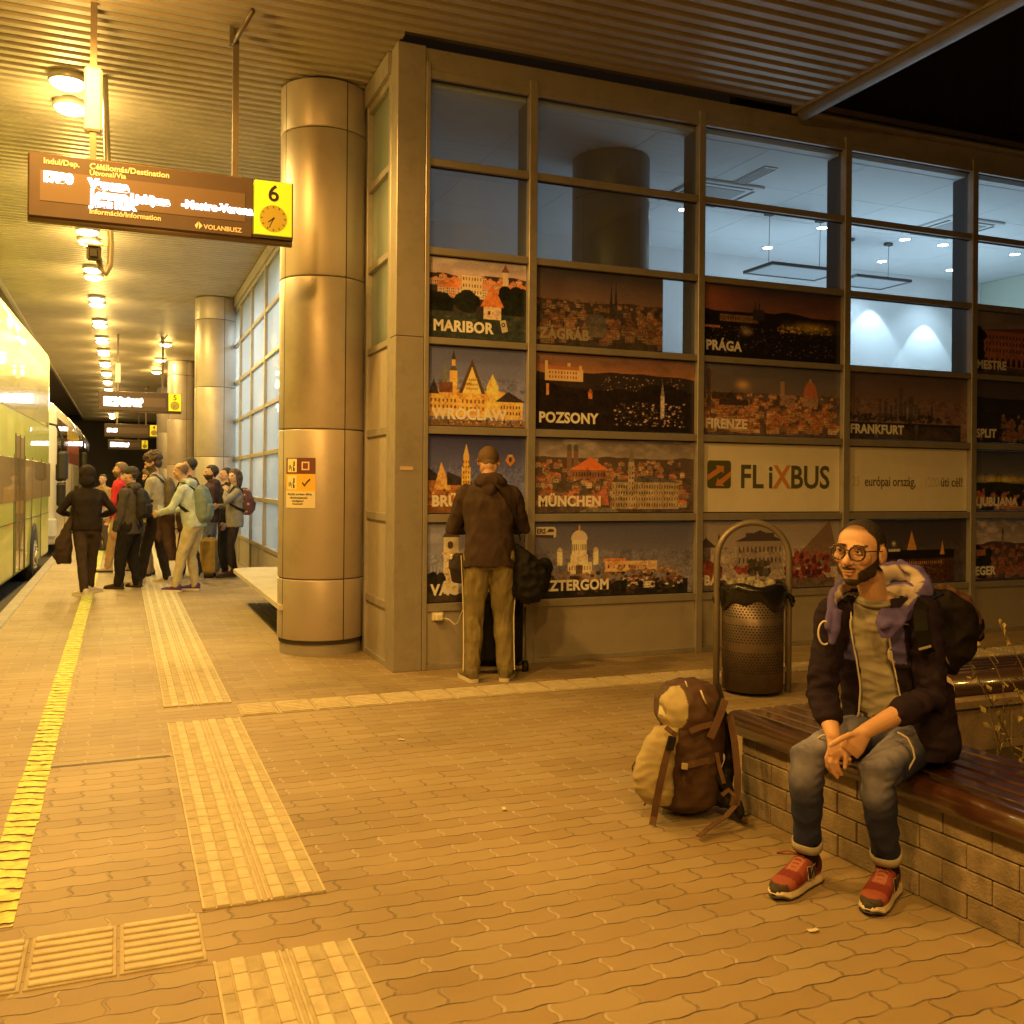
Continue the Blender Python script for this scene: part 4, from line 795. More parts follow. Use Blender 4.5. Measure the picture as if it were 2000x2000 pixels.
def sole(mb, heel, d, L_=.27, w=.048, th=.02):
    d = Vector(d).normalized(); s = Vector((-d.y, d.x, 0)); hv = Vector(heel); pts = []
    prof = ((-.01, .35), (.02, .70), (.18, .82), (.4, .80), (.55, .95), (.72, 1.08), (.88, 1.0), (.98, .66), (1.02, .3))
    A = [hv+d*L_*t+s*w*ww for t, ww in prof]+[hv+d*L_*t-s*w*ww for t, ww in prof[::-1]]
    mb.poly([(p.x, p.y, .002) for p in A], (0, 0, 1), th)
def torso(mb, pel, chest, neck, lat, k=1., g=0., hem=0., belly=.0, sh=.19):
    """lofted trunk from hips to shoulders. lat = unit vector to the person's left"""
    pel, chest, neck = Vector(pel), Vector(chest), Vector(neck); lat = Vector(lat).normalized(); up = (neck-pel).normalized(); fw = lat.cross(up).normalized()
    w = chest-pel
    S = []
    if hem: S.append((pel-up*hem, lat*(.165*k+g), fw*(.115*k+g)))
    S += [(pel+up*.0, lat*(.168*k+g), fw*(.118*k+g)), (pel+w*.45, lat*(.150*k+g), fw*((.105+belly)*k+g)), (pel+w*.8, lat*(.165*k+g), fw*(.112*k+g)), (chest+up*.02, lat*(.178*k+g), fw*(.112*k+g)),
          (chest+(neck-chest)*.55, lat*(sh*.93*k+g), fw*(.088*k+g)), (chest+(neck-chest)*.86, lat*(sh*.62*k+g), fw*(.068*k+g)), (neck, lat*(.066*k+g*.6), fw*(.062*k+g*.6))]
    mb.loft(S, 24, p=2.3)
def person(label, loc, face_deg, h=1.75, pants=(.1, .1, .1), top=(.2, .2, .2), hair='short', hairmat=None, lean=.0, nod=0., look=0., feet=((-.10, 0, 0), (.10, 0, 0)), hands=None, shoes=(.05, .04, .03), solem=None,
           hood=False, bulk=1., female=False, longtop=.08, vox=.013, group=None, skinm=None, sleeves=1., topmat=None, pantmat=None, extra=None, feetdir=(0, 0), fold=.007, shirtcut=None, cuffs=None):
    """standing figure; local frame x right, y forward. returns root and joints (world)"""
    k = h/1.75; e = empty('person', loc, math.radians(face_deg), label=label, cat='person', group=group)
    hipz = .935*k; tw = math.sin(lean)
    pel = Vector((0, 0, hipz)); up = Vector((0, math.sin(lean), math.cos(lean))); chest = pel+up*.36*k; neck = pel+up*.54*k+Vector((0, .01, 0)); lat = Vector((-1, 0, 0))
    hv = Vector((math.sin(math.radians(-look)), math.cos(math.radians(look)), -math.tan(nod))).normalized(); hc = neck+Vector((0, math.sin(lean+nod*.45)*.15, math.cos(lean+nod*.45)*.165))*k
    H = head_frame(hc, hv); J = {}
    sh = {s: chest+(neck-chest)*.50+Vector((s*.172*k*(.9 if female else 1), 0, -.005)) for s in (-1, 1)}
    arms = {}
    for s, hd in zip((-1, 1), hands or (((-.27, .08, .78), ), ((.27, .08, .78), ))):
        t = Vector(hd[0])*k; pole = Vector(hd[1]) if len(hd) > 1 else Vector((s*.35, -1, -.2)); el, wr = ik(sh[s], t, .29*k, .25*k, pole); arms[s] = (sh[s], el, wr, hd[2] if len(hd) > 2 else None)
    legs = {}
    for s, f in zip((-1, 1), feet):
        hip = pel+Vector((s*.088*k, 0, -.03*k)); an = Vector((f[0]*k, f[1]*k, .085*k+(f[2] if len(f) > 2 else 0))); kn, an = ik(hip, an, .425*k, .405*k, (s*.05, 1, 0)); legs[s] = (hip, kn, an)
    # body
    mb = MB(); head_shape(mb, H, k*1.0); mb.rtube([hc-Vector((0, 0, .05*k))-hv*.02, neck-Vector((0, 0, .03))], [.054*k, .060*k], 12)
    torso(mb, pel, chest, neck, lat, k, -.02)
    for s, (a, b, c, _) in arms.items():
        mb.rtube([a, b, c], [.045*k, .036*k, .026*k], 10); dd = (c-b).normalized(); nn = Vector((-s, 0, 0)) if abs(dd.x) < .8 else Vector((0, 0, -1)); sd = nn.cross(dd)*1. ; sd = sd if sd.y >= 0 else -sd; hand(mb, c, dd, nn, sd, k*.98, .55)
    for s, (a, b, c) in legs.items(): mb.rtube([a, b, c], [.07*k, .045*k, .036*k], 10); mb.rtube([c, c+Vector((0, .09*k, -.04*k))], [.034*k, .028*k], 8)
    me = organic(mb, vox*.8, 1); q = hlocal(me, H)/k; n = len(q); col = np.tile(SKIN if skinm is None else np.array(skinm), (n, 1))
    inh = (np.abs(q[:, 0]) < .1) & (q[:, 2] > -.12) & (q[:, 1] > .0)
    for sx in (-1, 1): dk = np.exp(-(((q[:, 0]-sx*.031)/.014)**2+((q[:, 2]-.013)/.008)**2)); dk[~inh] = 0; col = col*(1-.8*dk[:, None])
    lip = np.exp(-((q[:, 0]/.024)**2+((q[:, 2]+.061)/.007)**2)); lip[(~inh) | (q[:, 1] < .07)] = 0; col = col*(1-.35*lip[:, None]*np.array((.3, 1, .9)))
    paint(me, col); body = mobj('body', me, M_SKIN, e)
    # hair / beard from the head surface
    hm = hairmat or M_HAIRD; z, y, x = q[:, 2], q[:, 1], np.abs(q[:, 0])
    hb = (y > -.2) & (y < .13) & (z > -.14) & (z < .16) & (x < .1)
    line = np.where(y > .02, .062+(y-.02)*.12, np.where(y > -.03, .062-(.02-y)*2.2, -.072)); line = np.where(x > .062, np.maximum(line, np.where(y > -.005, .015, line)), line)
    mk = np.clip((z-line)/.012, 0, 1)*hb
    if hair == 'short': skinpatch(me, mk, .0045*k, 'hair', hm, e, .003)
    elif hair == 'balding': skinpatch(me, mk*np.clip((.075-z)/.02, 0, 1)*(y < .04), .008*k, 'hair', hm, e, .003)
    elif hair in ('curly', 'long'):
        mb = MB(); R3 = H.to_3x3().normalized(); rg = random.Random(int(h*1000)); P = lambda a, b, c: H @ Vector((a*k, b*k, c*k))
        if hair == 'curly':
            mb.ell(P(0, -.03, .055), [.098*k, .108*k, .092*k], R3, 20); mb.ell(P(0, -.06, -.01), [.088*k, .06*k, .08*k], R3, 16)
            for i in range(120):
                t, u = rg.uniform(0, 2*PI), rg.uniform(-.35, 1); r_ = math.sqrt(max(0, 1-u*u)); yy = -.03+math.sin(t)*r_*.112
                if u < .25 and yy > .03: continue
                mb.ell(P(math.cos(t)*r_*.102, yy, .055+u*.095), [rg.uniform(.012, .024)*k]*3, R3, 7)
        else:
            mb.ell(P(0, -.028, .045), [.088*k, .100*k, .088*k], R3, 20)
            for s in (-1, 1):
                for j in range(4): mb.rtube([P(s*(.055+.008*j), .02-.03*j, .06), P(s*(.078+.006*j), .01-.03*j, -.02), P(s*(.082-.004*j), -.0-.028*j, -.11), P(s*(.074-.006*j), .005-.03*j, -.20)], [.02*k, .022*k, .022*k, .012*k], 8)
            mb.rtube([P(0, -.09, .02), P(0, -.10, -.1), P(0, -.10, -.2)], [.06*k, .055*k, .03*k], 10)
        hme = organic(mb, .008, 1); folds(hme, .006, (55, 55, 55 if hair == 'curly' else 9), 2); mobj('hair', hme, hm, e)
    elif hair == 'cap':
        skinpatch(me, mk*(z < .05), .008, 'hair', hm, e, .003); R3 = H.to_3x3().normalized(); m2 = MB(); P = lambda a, b, c: H @ Vector((a*k, b*k, c*k)); m2.ell(P(0, -.018, .062), [.090*k, .108*k, .076*k], R3, 20); m2.loft([(P(0, -.10, .035), H.to_3x3() @ Vector((.055, 0, 0)), H.to_3x3() @ Vector((0, 0, .006))), (P(0, -.155, .02), H.to_3x3() @ Vector((.045, 0, 0)), H.to_3x3() @ Vector((0, 0, .005)))], 12)
        mobj('cap', organic(m2, .009, 1), extra or cloth('grey_cap', (.05, .048, .045)), e)
    elif hair == 'beard' or hair == 'beardcurly': skinpatch(me, mk, .016*k, 'hair', hm, e, .006)
    if 'beard' in hair or hair in ('curly',):
        bk = np.clip((-.028-z)/.008, 0, 1)*hb*(y > -.02)*(z > -.13)*(1-np.exp(-((x/.02)**2+((z+.061)/.007)**2))*1.0); skinpatch(me, bk, .007*k, 'beard', hm, e, .003)
    for sx in (-1, 1):
        pass
    # trousers
    pm = pantmat or cloth('trouser_cloth', pants); tm = topmat or cloth('top_cloth', top)
    mb = MB(); mb.loft([(pel+up*.07*k, lat*.150*k*bulk, Vector((0, .108*k*bulk, 0))), (pel-Vector((0, 0, .02*k)), lat*.166*k*bulk, Vector((0, .124*k*bulk, 0))), (pel-Vector((0, 0, .10*k)), lat*.160*k*bulk, Vector((0, .108*k*bulk, 0)))], 20)
    for s, (a, b, c) in legs.items():
        ex = 1.12 if not female else .92
        mb.rtube([a+Vector((0, 0, .02)), a.lerp(b, .45), b, b.lerp(c, .35), b.lerp(c, .75), c+Vector((0, 0, .0))], [r_*k*ex*bulk for r_ in ((.092, .080, .062, .060, .052, .050) if not female else (.094, .078, .058, .058, .044, .040))], 12)
    pme = organic(mb, vox, 2); folds(pme, fold, (15, 15, 6.5), h*3+face_deg); mobj('trousers', pme, pm, e)
    # shoes
    for (s, (a, b, c)), fd in zip(legs.items(), feetdir):
        a_ = math.radians(fd); d = Vector((math.sin(a_), math.cos(a_), 0)); hl = Vector((c.x, c.y, 0))-d*.07*k
        m2 = MB(); shoe(m2, hl, d, .29*k, .050*k, .098*k); m2.rtube([Vector((c.x, c.y, .05*k)), Vector((c.x, c.y, .10*k))], [.036*k, .038*k], 12)
        so = mobj('shoe', organic(m2, .009, 1), cloth('shoe_cloth', shoes, .6), e)
        if f := (feet[0] if s == -1 else feet[1])[2:] : so.location.z = f[0]
        m3 = MB(); sole(m3, hl, d, .29*k, .050*k, .028); o3 = m3.build('sole', solem or M_SOLED, so)
    # top with sleeves and hood
    mb = MB(); torso(mb, pel, chest, neck, lat, k*(.94 if female else 1), .024*bulk, longtop*k, .012*(bulk), .19 if not female else .172)
    for s, (a, b, c, _) in arms.items():
        cc = b.lerp(c, sleeves if sleeves > .3 else 0) if sleeves < 1 else c
        if sleeves >= .35: mb.rtube([a, a.lerp(b, .5), b, b.lerp(c, .5*sleeves), b.lerp(c, .93*sleeves)], [r_*k*bulk for r_ in (.068, .058, .052, .047, .040)], 12)
        else: mb.rtube([a, a.lerp(b, .5), a.lerp(b, .85)], [r_*k*bulk for r_ in (.066, .060, .058)], 12)
    if hood == 'up':
        R3 = H.to_3x3().normalized(); P = lambda a, b, c: H @ Vector((a*k, b*k, c*k)); mb.ell(P(0, -.035, .03), [.108*k, .122*k, .118*k], R3, 20); mb.ell(P(0, -.05, -.07), [.105*k, .10*k, .10*k], R3, 18)
    elif hood: mb.ell(neck+Vector((0, -.075*k, .0)), [.125*k, .075*k, .060*k]); mb.ell(neck+Vector((0, -.03*k, .03*k)), [.098*k, .085*k, .040*k]); mb.ell(neck+Vector((0, -.11*k, -.06*k)), [.06*k, .05*k, .06*k])
    else: mb.rtube([neck+up*.012+Vector((.05, 0, 0)), neck+up*.012-Vector((.05, 0, 0))], [.03*k, .03*k], 10)
    tme = organic(mb, vox, 2); folds(tme, fold, (11, 11, 7), h*7+face_deg); t = mobj('top', tme, tm, e)
    J.update(root=e, neck=neck, chest=chest, pel=pel, sh=sh, arms=arms, legs=legs, H=H, up=up, k=k, hc=hc, body=body, top=t); return J
def W(J, p): return J['root'].matrix_basis @ Vector(p) if False else Vector(J['root'].location)+Matrix.Rotation(J['root'].rotation_euler.z, 3, 'Z') @ Vector(p)
def backpack(J, col, label, size=(.15, .10, .22), off=(0, -.19, -.06), mm=None, spots=None, straps=True, name='backpack'):
    k = J['k']; c = J['chest']+Vector(off)*k; rt = J['root']; e = empty(name, W(J, c-Vector((0, 0, size[2]))), rt.rotation_euler.z, label=label, cat='backpack'); o = Vector((0, 0, size[2]))
    m = mm or cloth('pack_cloth', col, .7); b = MB()
    b.loft([(o+Vector((0, .02, -size[2])), Vector((size[0]*.85, 0, 0)), Vector((0, size[1]*.75, 0))), (o+Vector((0, 0, -size[2]*.8)), Vector((size[0], 0, 0)), Vector((0, size[1], 0))), (o+Vector((0, 0, size[2]*.2)), Vector((size[0]*.98, 0, 0)), Vector((0, size[1]*.95, 0))), (o+Vector((0, .02, size[2]*.8)), Vector((size[0]*.8, 0, 0)), Vector((0, size[1]*.65, 0))), (o+Vector((0, .03, size[2])), Vector((size[0]*.45, 0, 0)), Vector((0, size[1]*.3, 0)))], 20, p=2.8)
    me = organic(b, .011, 2); folds(me, .006, (10, 10, 12), 3)
    if spots:
        p = mco(me); r = np.random.default_rng(5); c_ = np.tile(np.array(col), (len(p), 1))
        for i in range(46):
            q = p[r.integers(len(p))]; d = np.linalg.norm(p-q, axis=1); c_[d < r.uniform(.012, .026)] = spots[i % len(spots)]
        paint(me, c_); m = vmat('patterned_cloth', rough=.8)
    mobj('main_bag', me, m, e)
    b = MB(); b.loft([(o+Vector((0, -size[1]*.86, -size[2]*.7)), Vector((size[0]*.7, 0, 0)), Vector((0, .03, 0))), (o+Vector((0, -size[1]*.92, -size[2]*.1)), Vector((size[0]*.72, 0, 0)), Vector((0, .04, 0))), (o+Vector((0, -size[1]*.85, size[2]*.02)), Vector((size[0]*.6, 0, 0)), Vector((0, .02, 0)))], 14, p=3); mobj('front_pocket', organic(b, .010, 1), m if not spots else cloth('pocket_cloth', col, .8), e)
    if straps:
        b = MB(); sd = cloth('strap_webbing', (.02, .018, .016), .8)
        inv = lambda v: Matrix.Rotation(0, 3, 'Z') @ (Vector(v)-(c-Vector((0, 0, size[2]))))
        for s in (-1, 1):
            S = J['sh'][s]; up = J['up']; P = [c+Vector((s*.07*k, .07, size[2]*.7)), J['neck']+Vector((s*.115*k, -.05*k, -.015*k))+up*.02, J['neck']+Vector((s*.125*k, .03*k, -.02*k))+up*.028, J['chest']+Vector((s*.12*k, .135*k, .06*k)), J['chest']+Vector((s*.15*k, .12*k, -.10*k)), J['chest']+Vector((s*.185*k, .0, -.17*k)), c+Vector((s*size[0]*.9, .06, -size[2]*.75))]
            b.ribbon([inv(p) for p in P], .045, [Vector((0, -1, .5)), Vector((0, -.3, 1)), Vector((0, .5, 1)), Vector((0, 1, .2)), Vector((0, 1, 0)), Vector((s, .3, 0)), Vector((s, 0, 0))], .008)
        b.build('strap', sd, e)
    return e
# ------------------------------------------------------------------ the queue at platform six
# face_deg: 0 = looking away along the platform (+y), 90 = towards the buses (-x), 180 = towards the camera
J = person('person in dark hooded sweatshirt, hood up, seen from behind on the yellow line', (-.40, 13.75, 0), 8, 1.66, pants=(.045, .030, .022), top=(.022, .015, .012), hood='up', lean=.04, nod=.15, bulk=1.0, longtop=.05, shoes=(.55, .5, .42), solem=M_SOLE, feet=((-.05, -.16, 0), (.07, .26, 0)), hands=(((-.20, .28, 1.10), (-1, -.6, -.5)), ((.22, .26, 1.08), (1, -.5, -.6))), feetdir=(-30, 50))
bagc = J['pel']+Vector((-.27, .02, -.18))
e = empty('shoulder_bag', W(J, (-.27, .02, .42)), math.radians(8), label='large dark slouchy shoulder bag hanging at the left of the hooded person', cat='bag')
b = MB(); b.loft([((0, 0, 0), (.08, 0, 0), (0, .08, 0)), ((-.02, 0, .10), (.11, 0, 0), (0, .10, 0)), ((0, 0, .30), (.10, 0, 0), (0, .10, 0)), ((.04, 0, .46), (.05, 0, 0), (0, .06, 0)), ((.08, 0, .62), (.02, 0, 0), (0, .03, 0))], 18); me = organic(b, .012, 2); folds(me, .014, 8, 4); mobj('bag_body', me, cloth('bag_brown', (.045, .028, .020)), e)
b = MB(); b.ribbon([(.08, 0, .6), (.12, -.05, .85), (.14, -.02, 1.0)], .05, (0, -1, .2), .008); b.build('strap', cloth('bag_strap', (.03, .02, .016)), e)
M_PAPER = mat('paper_sheet', (.62, .56, .46), .7)
e = empty('ticket_sheet', W(J, (.24, .30, 1.02)), .3, label='pale printed sheet held in the hand of the hooded person', cat='paper'); b = MB(); b.poly([(-.04, 0, .10), (.05, .01, .14), (.08, .02, -.02), (-.01, .0, -.05)], (0, 1, 0), .002); b.build('sheet', M_PAPER, e)

J = person('man in flat cap and dark grey jacket with baggy black trousers', (.13, 14.42, 0), 62, 1.67, pants=(.018, .015, .014), topmat=cloth('charcoal_jacket', (.075, .062, .052)), top=(0, 0, 0), hair='cap', hairmat=M_HAIRB, bulk=1.22, hood=True, longtop=.14, lean=-.02, look=25, nod=.12, shoes=(.06, .03, .02), feet=((-.13, .10, 0), (.13, -.05, 0)), hands=(((-.24, .12, .80),), ((.24, .14, .82),)), feetdir=(0, 20), fold=.010)
backpack(J, (.03, .026, .024), 'small black backpack on the back of the man in the flat cap', (.12, .08, .20))
J = person('tall man with big curly dark hair and beard carrying a pale jacket', (.50, 14.85, 0), 70, 1.88, pants=(.03, .022, .018), top=(.34, .31, .24), hair='curly', hairmat=M_HAIRB, lean=.06, look=10, nod=.38, longtop=.02, shoes=(.5, .44, .36), solem=M_SOLE, feet=((-.12, .18, 0), (.11, -.10, 0)), hands=(((-.24, .22, .80),), ((.20, .30, .86),)), feetdir=(-5, 15))
backpack(J, (.12, .09, .05), 'slim dark backpack worn by the curly haired man', (.12, .07, .22))
e = empty('draped_jacket', W(J, (.13, .30, .40)), math.radians(70), label='crumpled pale beige jacket hanging from the arm of the curly haired man', cat='jacket')
b = MB(); b.loft([((0, 0, 0), (.07, 0, 0), (0, .05, 0)), ((.01, 0, .15), (.12, 0, 0), (0, .08, 0)), ((0, 0, .36), (.10, 0, 0), (0, .07, 0)), ((.03, 0, .50), (.06, 0, 0), (0, .06, 0))], 18); me = organic(b, .011, 1); folds(me, .022, (13, 13, 6), 8); mobj('folded_cloth', me, cloth('beige_cloth', (.42, .36, .26)), e)
J = person('balding man in pale blue grey hoodie leaning forward, cream trousers and purple trainers', (.93, 13.78, 0), 66, 1.76, pants=(.46, .40, .26), top=(.42, .48, .46), hair='balding', hairmat=M_HAIRL, hood=True, lean=.22, look=15, nod=.45, shoes=(.10, .05, .22), solem=M_SOLE, feet=((-.11, .20, 0), (.10, .02, 0)), hands=(((-.16, .42, 1.05), (-1, -.6, -.8)), ((.14, .40, 1.06), (1, -.6, -.8))), feetdir=(10, 5), fold=.009)
backpack(J, (.17, .21, .18), 'grey green backpack on the man in the pale hoodie', (.15, .11, .25), off=(0, -.20, -.10))
e = empty('draped_jacket', W(J, (.0, .36, .42)), math.radians(66), label='long dark brown jacket with sleeves hanging over the arm of the balding man', cat='jacket')
b = MB(); b.loft([((.0, -.06, 0), (.05, 0, 0), (0, .05, 0)), ((0, -.04, .15), (.09, 0, 0), (0, .07, 0)), ((0, 0, .40), (.10, 0, 0), (0, .08, 0)), ((0, .02, .62), (.13, 0, 0), (0, .09, 0))], 18); b.rtube([(0, .07, .6), (0, .10, .42), (0, .12, .28)], [.055, .05, .045]); b.rtube([(.1, -.12, .6), (.1, -.14, .42)], [.05, .042]); me = organic(b, .011, 1); folds(me, .012, (10, 10, 6), 9); mobj('folded_cloth', me, cloth('brown_cloth', (.065, .035, .028)), e)
e = empty('folded_papers', W(J, (.0, .46, 1.08)), 1., label='crumpled white papers in the hands of the balding man', cat='paper'); b = MB(); b.poly([(-.07, 0, .02), (-.02, .03, .09), (.08, .02, .07), (.09, 0, -.03), (.0, -.01, -.06)], (0, 1, 0), .003); b.build('sheet', M_PAPER, e)
J = person('young woman with long brown hair in grey top and dark trousers, hand at her chin', (1.66, 15.68, 0), 98, 1.68, pants=(.035, .026, .024), top=(.24, .22, .19), hair='long', hairmat=M_HAIRB, female=True, look=40, nod=.05, longtop=.12, shoes=(.05, .025, .02), feet=((-.09, .08, 0), (.09, -.05, 0)), hands=(((-.10, .16, 1.40), (-1, -.3, -1)), ((.12, .24, 1.16), (1, -.4, -.8))), feetdir=(0, 15), skinm=(.55, .36, .24))
backpack(J, (.10, .035, .035), 'dark red backpack with pale flower pattern worn by the woman by the windows', (.14, .11, .21), off=(0, -.19, -.06), spots=[(.5, .33, .26), (.4, .2, .14), (.25, .08, .07)])
J = person('bearded man in a dark open collar top looking left, light blue jeans', (1.34, 16.05, 0), 88, 1.74, pants=(.17, .20, .28), top=(.06, .035, .035), hair='beard', look=5, nod=.0, shoes=(.6, .55, .48), solem=M_SOLE, feet=((-.10, .12, 0), (.10, -.10, 0)), hood=True, hands=(((-.20, .22, 1.0),), ((.22, .2, .95),)), feetdir=(-10, 10))
J = person('young man with light brown hair in a red open jacket and tan trousers', (.0, 17.1, 0), 80, 1.78, pants=(.38, .25, .12), top=(.48, .035, .04), hair='beard', hairmat=M_HAIRL, look=0, shoes=(.5, .4, .3), feet=((-.10, .16, 0), (.10, -.12, 0)), hands=(((-.16, .30, 1.0),), ((.2, .2, .85),)), bulk=1.05)
J = person('dark haired person in brown shirt half hidden behind the balding man', (.98, 15.3, 0), 75, 1.84, pants=(.03, .025, .022), top=(.10, .055, .035), hair='short', look=0, nod=.15, feet=((-.1, .1, 0), (.1, -.1, 0)), feetdir=(0, 8), shoes=(.35, .33, .28), solem=M_SOLE)
J = person('person in olive jacket mostly hidden between the cap and the curly hair', (.42, 16.2, 0), 120, 1.66, pants=(.36, .28, .16), top=(.22, .17, .08), hair='curly', hairmat=M_HAIRL, look=0, nod=.1, feet=((-.1, .1, 0), (.1, -.1, 0)), shoes=(.1, .06, .04), bulk=1.1)
J = person('dark haired person in a black coat just left of the woman with patterned backpack', (1.62, 16.6, 0), 95, 1.72, pants=(.02, .02, .02), top=(.03, .026, .024), hair='short', feet=((-.1, .05, 0), (.1, -.05, 0)), bulk=1.1)
J = person('small distant figure in tan coat far down the platform', (-.35, 22.5, 0), 150, 1.62, pants=(.1, .07, .05), top=(.34, .22, .10), hair='short', feet=((-.1, .05, 0), (.1, -.05, 0)))
e = empty('suitcase', (1.28, 15.7, 0), 1.3, label='yellow tan soft suitcase standing on the floor behind the balding man', cat='suitcase')
b = MB(); b.box((-.16, -.11, .05), (.16, .11, .62), .05); b.build('shell', cloth('tan_case', (.42, .26, .06)), e); b = MB()
for x in (-.12, .12): b.tube([(x, -.09, .03), (x, .09, .03)], .028, 12)
b.build('wheels', M_BLACK, e); b = MB(); b.tube([(-.06, 0, .60), (-.06, 0, .66), (.06, 0, .66), (.06, 0, .60)], .01, 8); b.build('handle', M_BLACK, e)
def at(u, v, d):
    """world point at depth d (m along the camera axis) seen at u, v of a 1932 px wide picture"""
    k = 2000/1932; return Vector((0, 0, 1.5)) + (_f + _R*((u*k-1000)/CF) - _U*((v*k-CY)/CF))*d
# ------------------------------------------------------------------ departure boards
M_BOARD = mat('board_brown', (.065, .038, .026), .6, coat=0, var=.1); M_SCREEN = mat('board_screen', (.12, .075, .048), .55, coat=0); M_BRIM = mat('board_rim', (.22, .16, .11), .35, metal=.4)
M_YP = mat('yellow_panel_face', (.80, .68, .03), .4); M_YP.node_tree.nodes['Principled BSDF'].inputs['Emission Color'].default_value = (1, .78, .02, 1); M_YP.node_tree.nodes['Principled BSDF'].inputs['Emission Strength'].default_value = .35
M_YD = mat('clock_face_yellow', (.42, .34, .05), .5); M_INK = mat('black_print', (.02, .016, .012), .5); M_LTXT = mat('board_lettering', (.75, .60, .42), .5); M_LED = emis('led_glow', (1., .88, .80), 9.)
def board(x0, y, ztop, num, label, lines, w=1.85, h=.455, far=False):
    e = empty('departure_board', (x0, y, ztop-h), label=label, cat='departure board', group='departure boards hanging over the platform')
    m = MB(); m.m(M_BOARD).box((0, 0, 0), (w-.30, .14, h), .012); m.build('case', parent=e)
    m = MB(); m.m(M_BRIM).tube([(0, .05, .0), (w, .05, .0)], .032, 10); m.tube([(0, .05, h), (w-.3, .05, h)], .016, 8); m.build('rim', parent=e)
    m = MB(); m.m(M_SCREEN).box((.08, -.003, .12), (w-.36, .004, .335)); m.build('screen', parent=e)
    if not far:
        text('Indul/Dep.', .056, M_LTXT, e, loc=(.10, -.002, .385), ext=.001, bold=.001); text('Célállomás/Destination', .058, M_LTXT, e, loc=(.40, -.002, .385), ext=.001, bold=.0012); text('Útvonal/Via', .052, M_LTXT, e, loc=(.40, -.002, .340), ext=.001, bold=.001); text('Információ/Information', .052, M_LTXT, e, loc=(.40, -.002, .062), ext=.001, bold=.001); text('VOLANBUSZ', .048, M_LTXT, e, loc=(1.19, -.002, .035), ext=.001, bold=.001)
        m = MB(); m.m(M_LTXT); m.poly([(1.125, -.003, .055), (1.15, -.003, .085), (1.15, -.003, .065), (1.14, -.003, .03)], (0, 1, 0), .002); m.poly([(1.155, -.003, .085), (1.18, -.003, .055), (1.155, -.003, .028), (1.155, -.003, .05)], (0, 1, 0), .002); m.build('emblem', parent=e)
    for (t, sz, lx, lz, bd) in lines: text(t, sz, M_LED, e, name='led_text', loc=(lx, -.0055, lz), bold=bd, ext=.0012)
    m = MB(); m.m(M_YP).box((w-.29, -.012, .035), (w-.008, .13, h-.004), .004); m.build('number_panel', parent=e)
    m = MB(); m.m(M_INK).box((w-.30, -.004, .012), (w, .135, .034)); m.box((w-.008, -.006, .034), (w, .135, h)); m.build('panel_frame', parent=e)
    text(num, .175, M_INK, e, name='digit', loc=(w-.15, -.0135, .300), bold=.003, ext=.001, align='CENTER')
    c = Vector((w-.15, 0, .165)); m = MB(); m.m(M_YD).poly([(c.x+.103*math.cos(t), -.0145, c.z+.103*math.sin(t)) for t in np.linspace(0, 2*PI, 32, False)], (0, 1, 0), .002); ck = m.build('clock', parent=e)
    m = MB(); m.m(M_INK)
    for i in range(12):
        t = i*PI/6; m.face([(c.x+r*math.cos(t)+q*math.sin(t), -.0158, c.z+r*math.sin(t)-q*math.cos(t)) for r, q in ((.080, -.003), (.096, -.003), (.096, .003), (.080, .003))])
    for a, l, wd in ((math.radians(90-232), .052, .005), (math.radians(90-204), .078, .0035)): m.face([(c.x+r*math.cos(a)+q*math.sin(a), -.0162, c.z+r*math.sin(a)-q*math.cos(a)) for r, q in ((-.01, -wd), (l, -wd*.6), (l, wd*.6), (-.01, wd))])
    m.build('hands', parent=ck)
    for px in (.42, 1.42):
        m = MB(); m.m(M_STEEL); m.box((px-.022, .045, h), (px+.022, .089, ZC-.01-(ztop-h))); m.box((px-.05, .02, h-.002), (px+.05, .12, h+.012))
        if px > 1: m.box((1.37, .03, ZC-(ztop-h)-.14), (1.42-.020, .10, ZC-(ztop-h)-.01)); m.tube([(1.40, .06, ZC-(ztop-h)-.13), (1.50, -.30, ZC-(ztop-h)-.02)], .02, 8)
        m.build('hanger_post', parent=e)
    m = MB(); m.m(mat('white_box_case', (.72, .70, .60), .45)).box((.36, .02, .67), (.48, .11, 1.13), .015); m.build('white_box', parent=e)
    return e
L1 = [('17:30', .085, .10, .285, .011), ('Verona', .085, .40, .255, .010), ('Letenye-Ljubljana-Mestre-Verona', .075, .41, .185, .0045), ('International', .075, .41, .120, .009)]
board(-.626, 7.6, 3.815, '6', 'large departure board with yellow number 6 and clock panel, nearest to the camera', [('17:30', .088, .095, .262, .009), ('Verona', .088, .40, .248, .009), ('Letenye-Ljubljana', .076, .41, .180, .007), ('-Mestre-Verona', .080, 1.03, .178, .0045), ('Járat: FLIX', .070, .41, .118, .007)])
L2 = [('17:30 Budapest', .14, .10, .22, .013), ('Kelenföld-Siófok', .12, .12, .125, .013)]
board(-.50, 24.7, 3.60, '5', 'second departure board down the platform with yellow number 5 panel', L2, far=True)
board(-.57, 38.2, 3.56, '4', 'third departure board with yellow number 4 panel, text lit only at its left', [('17:45', .16, .08, .17, .014)], far=True)
board(-.6, 51.5, 3.5, '3', 'fourth departure board with yellow number 3 panel', L2, far=True)
